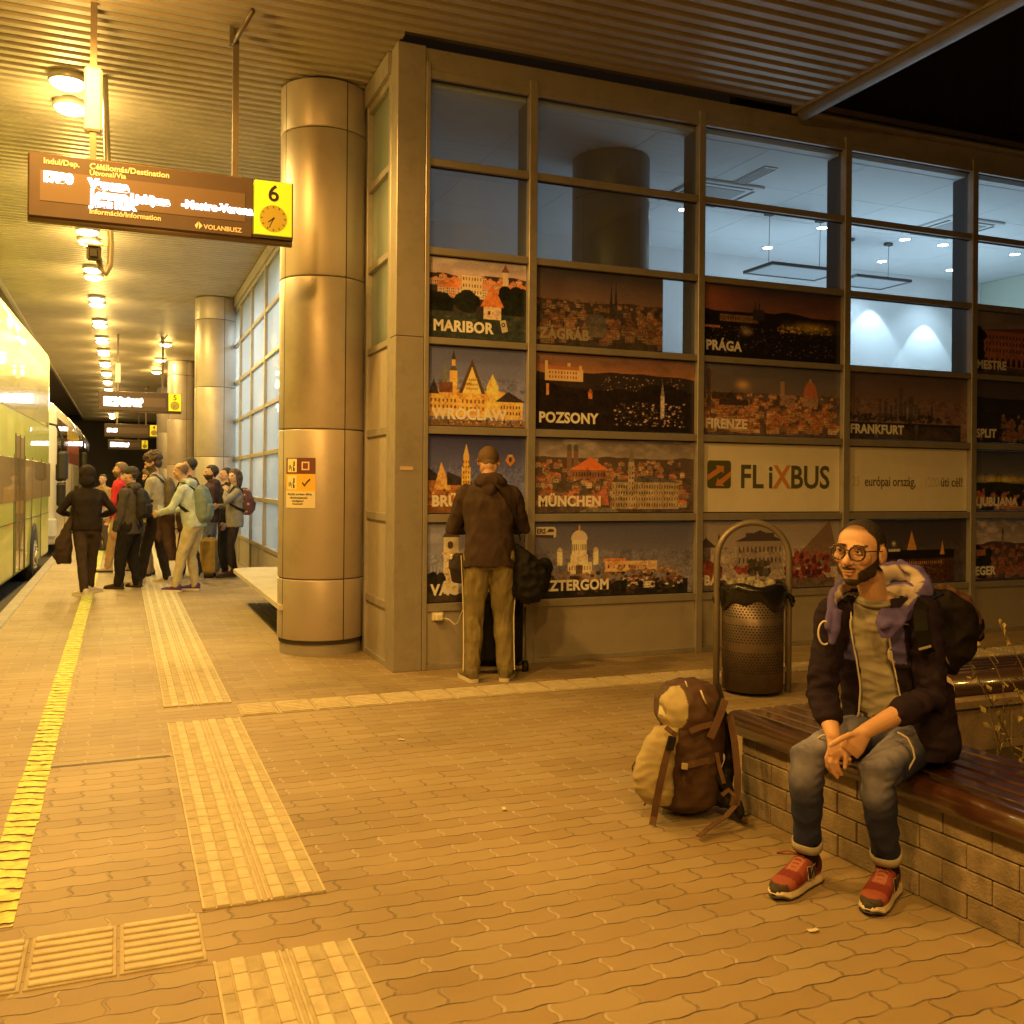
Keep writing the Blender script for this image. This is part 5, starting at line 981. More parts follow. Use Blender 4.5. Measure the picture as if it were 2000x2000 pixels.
# security camera on its ceiling pipe
e = empty('security_camera', (-.155, 9.05, ZC), label='grey security camera on a curved ceiling pipe below departure board six', cat='security camera')
m = MB(); m.m(mat('camera_pipe', (.45, .42, .34), .4, metal=.3)).tube([(0, 0, 0), (.02, 0, -.5), (.045, 0, -1.1), (.06, 0, -1.45), (.055, 0, -1.62), (.02, -.01, -1.70), (-.02, -.02, -1.66), (-.035, -.03, -1.58)], .027, 12); m.build('pipe', parent=e)
m = MB(); m.m(mat('camera_case', (.16, .13, .09), .4)).box((-.13, -.16, -1.60), (-.015, .06, -1.47), .02, rot=Matrix.Rotation(.25, 3, 'X')); o = m.build('camera_body', parent=e)
m = MB(); m.m(M_WH).box((-.15, -.20, -1.475), (0, .09, -1.455), .006, rot=Matrix.Rotation(.25, 3, 'X')); m.build('sunshield', parent=o); m = MB(); m.m(M_INK).box((-.11, -.172, -1.60), (-.035, -.150, -1.52), .01); m.build('lens', parent=o)
# ------------------------------------------------------------------ boarding notice wrapped on the round column
def colpatch(mb, th0, th1, z0, z1, r, n=10, c=(1.667, 8.64)):
    P = [(c[0]+r*math.cos(th0+(th1-th0)*i/n), c[1]+r*math.sin(th0+(th1-th0)*i/n)) for i in range(n+1)]
    for a, b in zip(P[:-1], P[1:]): mb.face([(a[0], a[1], z0), (b[0], b[1], z0), (b[0], b[1], z1), (a[0], a[1], z1)])
thl, thr = math.radians(207), math.radians(251); zb, zt = 1.275, 1.705; e = empty('boarding_notice', (0, 0, 0), label='boarding notice with crossed and ticked pictograms stuck on the near round column', cat='notice')
fr_ = lambda u: thl+(thr-thl)*u
m = MB(); m.m(mat('notice_cream', (.66, .60, .42), .5)); colpatch(m, fr_(0), fr_(1), zb, 1.42, .3825); m.m(mat('notice_orange', (.72, .46, .06), .5)); colpatch(m, fr_(0), fr_(1), 1.42, 1.567, .3825); m.m(mat('notice_maroon', (.14, .045, .035), .5)); colpatch(m, fr_(0), fr_(1), 1.567, zt, .3825); m.build('sheet', parent=e)
m = MB(); m.m(mat('pictogram_cream', (.75, .66, .34), .5)); colpatch(m, fr_(.07), fr_(.42), 1.582, 1.697, .3833, 5); colpatch(m, fr_(.07), fr_(.42), 1.435, 1.555, .3833, 5)
m.m(mat('tick_box_pale', (.75, .6, .4), .5)); colpatch(m, fr_(.58), fr_(.82), 1.600, 1.672, .3833, 4); m.m(mat('cross_maroon', (.20, .05, .05), .5)); colpatch(m, fr_(.62), fr_(.78), 1.611, 1.661, .3838, 4)
m.m(M_INK)
for z0 in (1.59, 1.445):
    for u, w_, a, b in ((.12, .03, .01, .05), (.17, .03, .02, .055), (.22, .02, .0, .04), (.29, .06, .0, .03), (.30, .05, .045, .085), (.28, .03, .025, .05)): colpatch(m, fr_(u), fr_(u+w_), z0+a, z0+b, .3838, 1)
for i, (u, z) in enumerate(((.60, .020), (.63, .010), (.66, .0), (.69, .012), (.72, .024), (.75, .034), (.78, .042), (.81, .050))): colpatch(m, fr_(u), fr_(u+.04), 1.460+z, 1.476+z, .3838, 1)
m.build('pictogram', parent=e)
def coltext(s_, z, size, u0, u1):
    t = text(s_, size, M_INK, e, ext=0, bold=.0006); me = t.data; p = mco(me); w_ = p[:, 0].max(); q = p.copy(); th = fr_(u0)+(fr_(u1)-fr_(u0))*p[:, 0]/w_
    q[:, 0] = 1.667+.3836*np.cos(th); q[:, 1] = 8.64+.3836*np.sin(th); q[:, 2] = z+p[:, 1]; setco(me, q); t.rotation_euler = (0, 0, 0)
coltext('Kérjük sorban állva', 1.385, .026, .08, .90); coltext('várakozzanak', 1.355, .026, .16, .78); coltext('vendégeink!', 1.328, .024, .25, .65); coltext('Köszönjük!', 1.305, .016, .27, .63)
# ------------------------------------------------------------------ litter bin
bc = Vector((4.27, 5.85, 0)); e = empty('litter_bin', bc, math.radians(-22), label='perforated steel litter bin with hoop handle and black bag liner', cat='litter bin')
M_BIN = mat('bin_steel', (.17, .13, .10), .42, metal=.5, var=.2, vscale=6, dirt=.6, dscale=7); M_HOOP = mat('hoop_steel', (.26, .22, .18), .4, metal=.4, dirt=.3, dscale=9); M_BAG = mat('black_plastic_bag', (.012, .011, .010), .22, bump=.5, bscale=35)
m = MB(); m.m(M_BIN).lathe((0, 0, 0), [(.205, .035), (.218, .03), (.218, .74), (.210, .742), (.206, .735), (.206, .06), (.001, .06)], 48); m.build('drum', parent=e)
m = MB(); m.m(mat('hole_black', (.006, .005, .004), .9))
for z0, z1 in ((.17, .31), (.385, .52), (.565, .675)):
    nr = int((z1-z0)/.0195)
    for j in range(nr+1):
        for i in range(56):
            t = 2*PI*(i+.5*(j % 2))/56; z = z0+j*.0195; c = Vector((.2187*math.cos(t), .2187*math.sin(t), z)); s_ = Vector((-math.sin(t), math.cos(t), 0)); m.face([c+s_*.0062*math.cos(a)+Vector((0, 0, .0062*math.sin(a))) for a in np.linspace(0, 2*PI, 6, False)])
m.build('perforations', parent=e, normals=False)
m = MB(); m.m(M_HOOP).tube([(-.262, 0, 0), (-.262, 0, .95)]+[(-.262*math.cos(a), 0, .97+.262*math.sin(a)) for a in np.linspace(.1, PI-.1, 18)]+[(.262, 0, .95), (.262, 0, 0)], .0235, 14)
for sx in (-1, 1): m.box((sx*.215, -.012, .15), (sx*.242, .012, .18)); m.box((sx*.215, -.012, .60), (sx*.242, .012, .63))
m.build('hoop', parent=e)
m = MB(); m.m(M_BAG).lathe((0, 0, 0), [(.195, .60), (.197, .78), (.212, .795), (.238, .785), (.246, .75), (.240, .70), (.232, .655), (.226, .648)], 64)
o = m.build('bag_liner', parent=e, smooth=True); p = mco(o.data); r_ = np.hypot(p[:, 0], p[:, 1]); a_ = np.arctan2(p[:, 1], p[:, 0]); d_ = nz(p, (9, 9, 22), 3); p[:, :2] *= (1+.045*d_*(p[:, 2] > .6))[:, None]; p[:, 2] += np.where(p[:, 2] < .72, .028*np.sin(a_*3+1)+.02*np.sin(a_*7), .012*np.sin(a_*5)); setco(o.data, p)
m = MB(); m.m(M_BAG)
for a in (PI*.97, -.1): m.loft([(Vector((.245*math.cos(a), .245*math.sin(a), .72)), Vector((.02, 0, 0)), Vector((0, .03, 0))), (Vector((.272*math.cos(a), .272*math.sin(a)-.02, .68)), Vector((.022, 0, 0)), Vector((0, .02, 0))), (Vector((.275*math.cos(a), .275*math.sin(a)-.03, .63)), Vector((.006, 0, 0)), Vector((0, .008, 0)))], 8)
me = organic(m, .006, 1); folds(me, .008, 40); mobj('bag_knot', me, M_BAG, o)
m = MB(); m.m(mat('crumpled_rubbish', (.30, .27, .20), .5, var=.5, vscale=30)); rg = random.Random(4)
for i in range(26):
    a, r = rg.uniform(0, 2*PI), rg.uniform(0, .17); m.ell((r*math.cos(a), r*math.sin(a), .77+rg.uniform(-.02, .03)), (rg.uniform(.02, .05), rg.uniform(.02, .04), rg.uniform(.012, .03)), Matrix.Rotation(rg.uniform(0, 3), 3, 'X'), 8)
me = organic(m, .007, 0); folds(me, .010, 60); mobj('rubbish', me, m.mats[0] if m.mats else None, e)
# ------------------------------------------------------------------ bench on block wall (seat runs towards the camera)
def grain_wood(name, col):
    m = mat(name, col, .30, var=.45, vscale=5, coat=1., stretch=(14, .8, 14), bump=.06, bscale=30); m.node_tree.nodes['Principled BSDF'].inputs['Coat Roughness'].default_value = .06; return m
M_WOOD = grain_wood('varnished_bench_wood', (.062, .024, .012)); M_BLOCK = mat('concrete_block', (.27, .215, .145), .85, var=.35, vscale=11, bump=.5, bscale=120, dirt=.55, dscale=8); M_MORT = mat('wet_mortar', (.13, .105, .08), .9, var=.3, vscale=9)
e = empty('slatted_bench', (2.665, 3.74, 0), math.radians(2.75), label='long varnished brown slatted bench seat on the block wall, the man sits on it', cat='bench')
def slat(x0, x1, z0, z1, y0, y1, bev): m = MB(); m.m(M_WOOD).box((x0, y0, z0), (x1, y1, z1), bev); return m.build('slat', parent=e)
m = MB(); m.m(M_WOOD); prof = [(-.035, .355), (-.045, .375), (-.047, .40), (-.040, .425), (-.022, .442), (.0, .448), (.045, .448), (.045, .415), (.0, .400), (-.012, .385), (-.015, .355)]
R0 = [m.bm.verts.new((x, .05, z)) for x, z in prof]; R1 = [m.bm.verts.new((x, -3.6, z)) for x, z in prof]
for i in range(len(prof)): j = (i+1) % len(prof); m.bm.faces.new((R0[i], R0[j], R1[j], R1[i]))
m.bm.faces.new(R0); m.bm.faces.new(R1[::-1]); m._done(0, True); o = m.build('front_rail', parent=e)
for f in o.data.polygons:
    if len(f.vertices) > 4: f.use_smooth = False
for i in range(5): slat(.058+i*.093, .058+i*.093+.074, .418, .446, -3.6, .055+.004*(i % 3), .007)
m = MB(); m.m(M_INK)
for y in (-.08, -1.2, -2.4, -3.4): m.box((-.02, y-.03, .352), (.52, y+.03, .414))
m.build('support_bar', parent=e)
def block_wall(name, loc, rz, L_, W_, courses, hh, bl, label, cat='wall'):
    w = empty(name, loc, rz, label=label, cat=cat); m = MB(); rg = random.Random(9); m.m(M_BLOCK)
    for c in range(courses):
        y = -.0+(bl*.5 if c % 2 else 0); y0 = -L_
        yy = 0.
        first = bl*.5 if c % 2 else bl
        while yy > -L_:
            b_ = first if yy == 0 else bl; q = rg.uniform(-.003, .003); m.box((q, max(yy-b_, -L_)+.002, c*hh+.002), (.11+q, yy-.002, (c+1)*hh-.003), .0035); yy -= b_
        x = .11
        while x < W_-.01:
            m.box((x+.004, -.11, c*hh+.003), (min(x+bl, W_), -.001+rg.uniform(-.003, .002), (c+1)*hh-.004), .006); x += bl
    m.build('block_courses', parent=w); m = MB(); m.m(M_MORT).box((.012, -L_, 0), (.09, -.012, courses*hh-.004)); m.box((.09, -.09, 0), (W_-.02, -.012, courses*hh-.004)); m.build('mortar', parent=w); return w
block_wall('planter_wall', (2.668, 3.735, 0), math.radians(2.75), 4.2, .52, 4, .088, .205, 'low planter wall of grey concrete blocks under the varnished bench')
# soil bed and far planter wall with the second bench
mb = MB(); mb.m(mat('planter_soil', (.035, .026, .018), .95, var=.4, vscale=20, bump=1., bscale=40)).box((3.20, -.5, -.05), (7.5, 3.93, .06)); mb.build('soil', kind='structure')
e = empty('concrete_wall', (4.12, 3.95, 0), label='low concrete planter wall with ledge crossing behind the seated man', cat='wall')
m = MB(); M_CW = mat('stained_concrete', (.27, .20, .13), .85, var=.25, vscale=6, bump=.5, bscale=60, dirt=.6, dscale=4); m.m(M_CW)
m.box((0, 0, 0), (.50, .45, .285), .006); m.box((.508, 0, 0), (3.2, .45, .285), .006); m.build('panels', parent=e)
m = MB(); m.m(M_CW).box((-.02, -.025, .288), (3.2, .47, .345), .01); m.build('ledge', parent=e)
e = empty('slatted_bench', (4.24, 3.99, .345), label='second dark slatted bench with rounded front board, behind the man at the right edge', cat='bench')
M_WOODD = grain_wood('dark_bench_wood', (.035, .016, .010)); m = MB(); m.m(M_WOODD); prof = [(0, 0), (-.006, .04), (.0, .075), (.02, .10), (.05, .112), (.075, .112), (.075, 0)]
R0 = [m.bm.verts.new((0, y, z)) for y, z in prof]; R1 = [m.bm.verts.new((3., y, z)) for y, z in prof]
for i in range(len(prof)): j = (i+1) % len(prof); m.bm.faces.new((R0[i], R0[j], R1[j], R1[i]))
m._done(0, True); m.m(mat('cut_end_wood', (.42, .33, .22), .8)); m.bm.faces.new(R0[::-1]); m._done(0); m.build('front_rail', parent=e)
for i in range(5): m = MB(); m.m(M_WOODD).box((0, .09+i*.07, .075), (3., .09+i*.07+.052, .108), .006); m.build('slat', parent=e)
# dry creeper at the right edge
e = empty('dry_creeper', (3.66, 3.02, .06), label='straggly creeper with dry yellow green leaves at the right edge above the bench', cat='plant')
ms, ml = MB(), MB(); ms.m(mat('creeper_stem', (.16, .11, .05), .8)); M_LEAF = mat('dry_leaf', (.30, .24, .08), .7, var=.5, vscale=30); ml.m(M_LEAF); rg = random.Random(12)
def leaf(p, s, R_):
    pts = [Vector((0, 0, 0)), Vector((.3, .35, .06)), Vector((.1, .8, .0)), Vector((0, 1.1, -.08)), Vector((-.12, .8, .02)), Vector((-.3, .35, .05))]; q = [p+R_ @ (v*s) for v in pts]; ml.face([q[0], q[1], q[2], q[3]]); ml.face([q[0], q[3], q[4], q[5]])
tips = [(-.30, .12, .80), (-.24, .10, .62), (-.10, .05, .85), (.02, .0, .86), (-.05, .02, .60), (.0, -.05, .45), (-.06, .0, .30), (.05, -.1, .2), (-.16, .1, .72), (.10, -.05, .70), (-.12, -.12, .12), (.04, .05, .74)]
for tx in tips:
    a = Vector((rg.uniform(-.06, .12), rg.uniform(-.1, .1), 0)); b_ = Vector(tx); P = []
    for i in range(9):
        t = i/8; P.append(a.lerp(b_, t)+Vector((math.sin(t*6+tx[0]*20)*.035, math.cos(t*5)*.03, math.sin(t*PI)*.06)))
    ms.tube(P, [.004-.0025*i/8 for i in range(9)], 5)
    for i in range(22):
        j = rg.randint(2, 8); p = P[j]+Vector([rg.uniform(-.035, .035) for _ in range(3)]); leaf(p, rg.uniform(.016, .042), Matrix.Rotation(rg.uniform(0, 6.3), 3, 'Z') @ Matrix.Rotation(rg.uniform(-1.6, 1.2), 3, 'X') @ Matrix.Rotation(rg.uniform(-1, 1), 3, 'Y'))
ms.build('stem', parent=e); ml.build('foliage', parent=e, normals=False)
# ------------------------------------------------------------------ pale seat and flat dark floor strips by the far windows
e = empty('slab_bench', (1.64, 10.4, 0), label='pale slab seat with rounded far end along the side windows, behind the round column', cat='bench')
m = MB(); m.m(mat('pale_slab', (.50, .46, .38), .5, dirt=.3)); A = [(-.36, -1.9), (.34, -1.9), (.34, 1.9)]+[(-.02-.34*math.sin(t)*1., 1.75+.22*math.cos(t)) for t in np.linspace(0, PI/2, 8)]
m.poly([(x, y, .385) for x, y in A], (0, 0, 1), .045); m.build('slab', parent=e)
m = MB(); m.m(M_STEEL)
for y in (-1.5, 0, 1.4): m.box((.05, y-.03, .0), (.13, y+.03, .384)); m.box((-.25, y-.02, .36), (.3, y+.02, .384))
m.build('bracket', parent=e)
mb = MB(); mb.m(mat('floor_strip_dark', (.07, .055, .04), .7))
for i in range(5): mb.box((1.45+i*.11, 9.1, .0), (1.45+i*.11+.095, 12.1, .012))
o = mb.build('floor_strips', kind='structure')
# ------------------------------------------------------------------ wall outlet, plug and cable
e = empty('wall_plug', (2.37, 7.405, .427), label='white plug adaptor in the wall under the first posters', cat='plug'); M_PL = mat('white_plastic', (.74, .70, .58), .4)
m = MB(); m.m(M_PL).box((-.05, .0, -.035), (.05, .02, .035), .006); m.build('socket', parent=e); m = MB(); m.m(M_PL).box((-.035, -.055, -.028), (.03, .001, .03), .01); m.build('adaptor', parent=e)
e = empty('charging_cable', (2.40, 7.36, .42), label='thin white cable from the wall plug up to the standing man', cat='cable'); m = MB(); m.m(M_PL); m.tube([(0, 0, .0), (.04, -.03, -.01), (.07, -.08, -.045), (.085, -.12, -.02), (.09, -.18, .06), (.11, -.25, .13), (.16, -.30, .19), (.19, -.33, .21)], .0035, 6); m.build('lead', parent=e)
# ------------------------------------------------------------------ litter
for i, ((x, y), lab) in enumerate((((2.17*1.0, 2.625), 'torn scrap of white paper on the paving near the red shoes'), ((1.642, 4.12), 'small white paper scrap lying in the middle of the paving'), ((1.524, 5.44), 'faint paper scrap on the paving towards the corner post'))):
    e = empty('paper_scrap', (x, y, .006), i*1.3, label=lab, cat='litter'); m = MB(); m.m(M_PAPER).poly([(-.02, -.008, 0), (.0, -.012, 0), (.022, -.006, 0), (.018, .009, 0), (.002, .006, 0), (-.018, .011, 0)], (0, 0, 1), .002); m.build('scrap', parent=e)
# ------------------------------------------------------------------ buses
def rrect(w, z0, z1, r, n=5):
    P = []
    for cx, cz, a0 in ((0-r, z1-r, 0), (-w+r, z1-r, 90), (-w+r*.4, z0+r*.4, 180), (-r*.4, z0+r*.4, 270)):
        rr_ = r if a0 < 180 else r*.4
        for k in range(n+1): t = math.radians(a0+90*k/n); P.append((cx+rr_*math.cos(t), cz+rr_*math.sin(t)))
    return P
def bus(name, loc, rz, L_, h, paint_m, label, win, lower, stripes=None, wheels=(), z0=.22, nose='far', w=2.5):
    e = empty(name, loc, rz, label=label, cat='bus'); m = MB(); m.m(paint_m); secs = []
    for t, ins, dz in ((0, .30, .12), (.10, .10, .03), (.35, 0, 0), (L_-.6, 0, 0), (L_-.25, .08, .03), (L_-.06, .22, .12), (L_, .38, .3)):
        P = rrect(w-2*ins, z0+dz*.3, h-dz, .22); secs.append([m.bm.verts.new((x-ins, t, z)) for x, z in P])
    for A, B_ in zip(secs[:-1], secs[1:]):
        for i in range(len(A)): j = (i+1) % len(A); m.bm.faces.new((A[i], A[j], B_[j], B_[i]))
    m.bm.faces.new(secs[0][::-1]); m.bm.faces.new(secs[-1]); m._done(0, True); m.build('body', parent=e)
    for (y0, y1, a, b, mm, nm) in win:
        m = MB(); m.m(mm).box((-.02, y0, a), (.006, y1, b), .004); m.build(nm, parent=e)
    for yc in wheels:
        m = MB(); m.m(M_BLACK); m.tube([(-.30, yc, .36), (.012, yc, .36)], .56, 32); m.build('wheel_arch', parent=e)
        wh = empty('wheel', (0, 0, 0)); wh.parent = e
        m = MB(); m.m(mat('tyre', (.02, .02, .02), .8)); m.tube([(-.28, yc, .36), (-.05, yc, .36), (.014, yc, .36), (.02, yc, .36)], [.48, .48, .46, .44], 32); m.build('tyre', parent=wh); m = MB(); m.m(mat('wheel_rim', (.45, .42, .36), .35, metal=.7)); m.tube([(0, yc, .36), (.026, yc, .36)], [.29, .27], 24)
        for k in range(10): t = k*PI/5; m.tube([(.02, yc+.19*math.cos(t), .36+.19*math.sin(t)), (.045, yc+.19*math.cos(t), .36+.19*math.sin(t))], .02, 8)
        m.tube([(.02, yc, .36), (.06, yc, .36)], [.10, .09], 14); m.build('rim', parent=wh)
    m = MB(); m.m(mat('bus_trim', (.03, .03, .025), .6))
    for y in lower: m.box((-.01, y-.006, z0+.05), (.0075, y+.006, 2.0))
    m.box((-.01, .4, 1.02), (.0072, L_-.6, 1.03)); m.build('panel_seam', parent=e)
    return e
M_GREEN = mat('green_bus_paint', (.62, .68, .14), .32, coat=.5, var=.05, vscale=2, dirt=.15); M_BWIN = mat('bus_window', (.10, .085, .04), .06, coat=1., spec=.9); M_BWIN2 = mat('bus_window_brown', (.34, .23, .10), .2, coat=.7); M_WBUS = mat('white_bus_paint', (.68, .66, .58), .25, coat=.8)
M_LIT = mat('canopy_reflection_glass', (.66, .64, .30), .22, coat=.8)  # bright canopy reflection painted into the upper deck glass colour
W1 = [(.6, 12.2, 2.62, 3.66, M_LIT, 'upper_window'), (.6, 12.6, 1.32, 1.95, M_BWIN2, 'lower_window_or_reflection'), (7.55, 8.55, .34, 2.28, M_BWIN2, 'door')]
b1 = bus('double_deck_bus', (-1.60, 7.9, -.14), math.radians(-1.55), 12.95, 4.10, M_GREEN, 'tall glossy green double deck bus standing at the platform, cut by the left edge', W1, (4.2, 7.4, 8.7, 9.6, 11.0), wheels=(3.0, 9.95))
m = MB(); m.m(mat('door_frame', (.10, .09, .04), .5)); m.box((.002, 7.52, .3), (.012, 7.56, 2.3)); m.box((.002, 8.54, .3), (.012, 8.58, 2.3)); m.box((.002, 8.03, .3), (.012, 8.06, 2.3)); m.build('door_frame', parent=b1)
m = MB(); m.m(M_INK).box((.10, 12.75, 1.62), (.30, 12.95, 2.20), .05); m.tube([(-.15, 12.7, 2.75), (.08, 12.9, 2.70), (.19, 12.88, 2.45), (.2, 12.86, 2.2)], .025, 8); mir = m.build('mirror', parent=b1)
m = MB(); m.m(mat('amber_marker', (.9, .4, .04), .3))
for y in (5.5, 7.0, 11.3): m.box((.002, y-.05, .98), (.014, y+.05, 1.01))
m.build('marker_light', parent=b1)
RD, YL, DR = mat('bus_red_stripe', (.55, .10, .03), .3, coat=.7), mat('bus_yellow_stripe', (.80, .62, .05), .3, coat=.7), mat('bus_maroon_stripe', (.30, .03, .03), .3, coat=.7)
W2 = [(.36, 3.9, 2.0, 3.0, M_BWIN, 'cab_window'), (.45, 3.4, 1.08, 1.58, M_BWIN, 'lower_window_or_reflection'), (4.0, 9.4, 2.68, 3.0, YL, 'yellow_stripe'), (4.0, 9.4, 2.375, 2.675, RD, 'red_stripe'), (4.0, 9.4, 2.07, 2.37, DR, 'maroon_stripe'), (9.5, 11.6, 1.5, 3.0, M_BWIN, 'window')]  # the low dark pane is a window reflection built as a part
b2 = bus('white_bus', (-1.30, 22.9, -.14), math.radians(-.6), 12.2, 3.35, M_WBUS, 'white coach with yellow and red stripes parked ahead of the green bus', W2, (3.0, 6.0, 9.0), wheels=(5.4, 9.2))
m = MB(); m.m(M_INK).box((.02, -.05, 1.05), (.20, .10, 1.58), .05); m.box((.0, -.02, 1.6), (.16, .08, 2.0), .04); m.build('mirror', parent=b2)
m = MB(); m.m(M_WH).box((-.18, -.03, .40), (.012, .3, .80), .03); m.build('headlight', parent=b2)
b3 = bus('grey_bus', (-1.34, 36.5, -.14), 0, 12, 3.5, mat('dark_bus_paint', (.16, .13, .10), .25, coat=.8), 'dark coach parked farthest along the kerb', [(.3, 11.5, 1.35, 2.9, M_BWIN, 'window')], (4,), wheels=(2.6,))
m = MB(); m.m(M_INK).box((.02, -.1, 1.7), (.26, .1, 2.6), .05); m.tube([(-.2, .1, 3.2), (.1, 0, 3.2), (.16, 0, 2.6)], .03, 8); m.build('mirror', parent=b3)
# dark backdrop building across the bus lanes
mb = MB(); mb.m(mat('far_wall_dark', (.10, .085, .07), .9, var=.3, vscale=.3)); mb.box((-30, 64, -.2), (14, 66, 9)); mb.build('far_wall', label='dark wall closing the far end of the platform', cat='wall')
# ------------------------------------------------------------------ man standing at the posters
J = person('man in dark hoodie and olive striped track trousers facing the poster wall', (2.60, 6.86, 0), -16, 1.80, topmat=cloth('dark_brown_hoodie', (.055, .036, .028)), pantmat=cloth('olive_track_cloth', (.22, .18, .085), .6), hair='short', hairmat=mat('sandy_hair', (.13, .075, .035), .6, var=.4, vscale=160, bump=.6, bscale=260), hood=True, bulk=1.06, lean=.12, nod=.95, longtop=.10,
    shoes=(.17, .14, .07), solem=M_SOLE, feet=((-.125, -.02, 0), (.125, .0, 0)), hands=(((-.08, .32, 1.12), (-1, -.55, -.55)), ((.08, .32, 1.13), (1, -.55, -.55))), feetdir=(-14, 14), vox=.008, fold=.010)
m = MB(); m.m(mat('white_stripe_tape', (.72, .66, .52), .6))
for s in (-1, 1):
    a, b, c = J['legs'][s]
    for off in (-.012, .012):
        P = []
        for t in np.linspace(0, 1, 9):
            q = a.lerp(b, t*2) if t < .5 else b.lerp(c, t*2-1); r_ = np.interp(t, [0, .12, .25, .5, .75, 1], [.126, .115, .102, .080, .071, .066]); P.append(q+Vector((s*r_, off-.028, .02*(1-t))))
        m.ribbon(P, .008, [Vector((s, 0, 0))]*len(P), .006)
m.build('side_stripe', parent=J['root'])
m = MB(); 
me = None
nk, ch = J['neck'], J['chest']
m.ribbon([nk+Vector((-.02, -.115, .03)), ch+Vector((.06, -.155, .14)), ch+Vector((.14, -.16, .02)), ch+Vector((.20, -.12, -.10)), ch+Vector((.24, -.02, -.26))], .020, [Vector((0, -1, .5)), Vector((0, -1, .2)), Vector((.2, -1, 0)), Vector((.6, -1, 0)), Vector((1, 0, 0))], .006)
sb = empty('duffel_bag', J['root'].location+Vector((0, 0, 0)), J['root'].rotation_euler.z, label='big black soft bag hanging at the right hip of the man at the wall', cat='bag')
m.build('strap', cloth('black_webbing', (.03, .02, .016)), sb)
b = MB(); b.loft([((.30, -.02, .60), (.06, 0, 0), (0, .07, 0)), ((.31, -.02, .66), (.13, 0, .01), (0, .11, 0)), ((.32, -.0, .80), (.15, 0, .0), (0, .13, 0)), ((.30, .0, .92), (.13, 0, -.05), (0, .11, 0)), ((.26, .0, 1.0), (.07, 0, -.05), (0, .07, 0))], 22, p=2.6); b.ell((.42, 0, .86), (.06, .07, .07)); me = organic(b, .009, 1); folds(me, .014, 11, 6); mobj('bag_body', me, cloth('black_bag_cloth', (.010, .009, .009), .6), sb)
sb = empty('waist_bag', J['root'].location, J['root'].rotation_euler.z, label='small dark bag at the left hip of the man at the wall', cat='bag')
b = MB(); b.loft([((-.235, .06, .74), (.04, 0, 0), (0, .07, 0)), ((-.245, .06, .85), (.055, 0, 0), (0, .09, 0)), ((-.225, .06, .96), (.04, 0, 0), (0, .07, 0))], 16, p=2.8); me = organic(b, .009, 1); folds(me, .006, 14, 2); mobj('bag_body', me, cloth('dark_bag_cloth', (.035, .026, .024), .7), sb)
b = MB(); b.m(M_PL).ell((-.285, .02, .95), (.010, .010, .010)); b.build('stud', parent=sb)
e = empty('suitcase', (2.80, 7.22, 0), math.radians(-6), label='tall black wheeled suitcase between the standing man and the wall', cat='suitcase')
m = MB(); m.m(cloth('black_case_cloth', (.010, .009, .009), .6)).box((-.20, -.12, .055), (.20, .13, .62), .04); m.box((-.16, -.15, .10), (.16, -.115, .40), .02); m.build('shell', parent=e)
m = MB(); m.m(M_BLACK); 
for x in (-.2, .21): m.tube([(x-.015, -.10, .045), (x+.02, -.10, .045)], .045, 18)
m.m(M_HOOP)
for x in (.231,): m.tube([(x, -.10, .045), (x+.004, -.10, .045)], .036, 16); m.tube([(x+.002, -.10, .045), (x+.010, -.10, .045)], .012, 8)
m.build('wheels', parent=e); m = MB(); m.m(M_HOOP).box((-.18, -.135, .03), (.18, -.11, .055)); m.tube([(-.09, .10, .60), (-.09, .10, .90), (.09, .10, .90), (.09, .10, .60)], .01, 8); m.build('handle', parent=e)
# ------------------------------------------------------------------ seated man on the bench
SM = empty('person', (2.80, 2.94, .0), label='seated man with round glasses, dark beard, blue and maroon hooded jacket and rolled up jeans', cat='person'); SO = Vector((2.80, 2.94, 0))
def sobj(name, me, mt, parent=SM, **kw):
    if parent is SM: setco(me, mco(me)-np.array(SO))
    return mobj(name, me, mt, parent, **kw)
def sbuild(mb, name, parent=SM, mt=None, **kw):
    for v in mb.bm.verts: v.co -= SO
    return mb.build(name, mt, parent=parent, **kw)
pel = Vector((2.815, 2.935, .56)); hip = [Vector((2.755, 3.02, .535)), Vector((2.87, 2.855, .535))]
kn = [Vector((2.335, 2.87, .492)), at(1652, 1450, 3.42)]; an = [Vector((2.415, 2.955, .10)), Vector((2.625, 2.765, .10))]; kn[1].z = .475
neck = at(1652, 1118, 3.70); chest = pel.lerp(neck, .62)+Vector((.01, .01, 0)); LU = Vector((.74, -.675, 0)); FU = Vector((-.675, -.74, 0))
shd = [at(1572, 1158, 3.72), at(1742, 1160, 3.60)]; elb = [at(1550, 1305, 3.66), at(1758, 1312, 3.54)]; wri = [at(1572, 1388, 3.50), at(1632, 1380, 3.44)]
hc = at(1621, 1042, 3.62); HK = 1.06; HM = head_frame(hc, (-.895, -.445, -.045), Vector((.02, -.05, 1)).normalized())
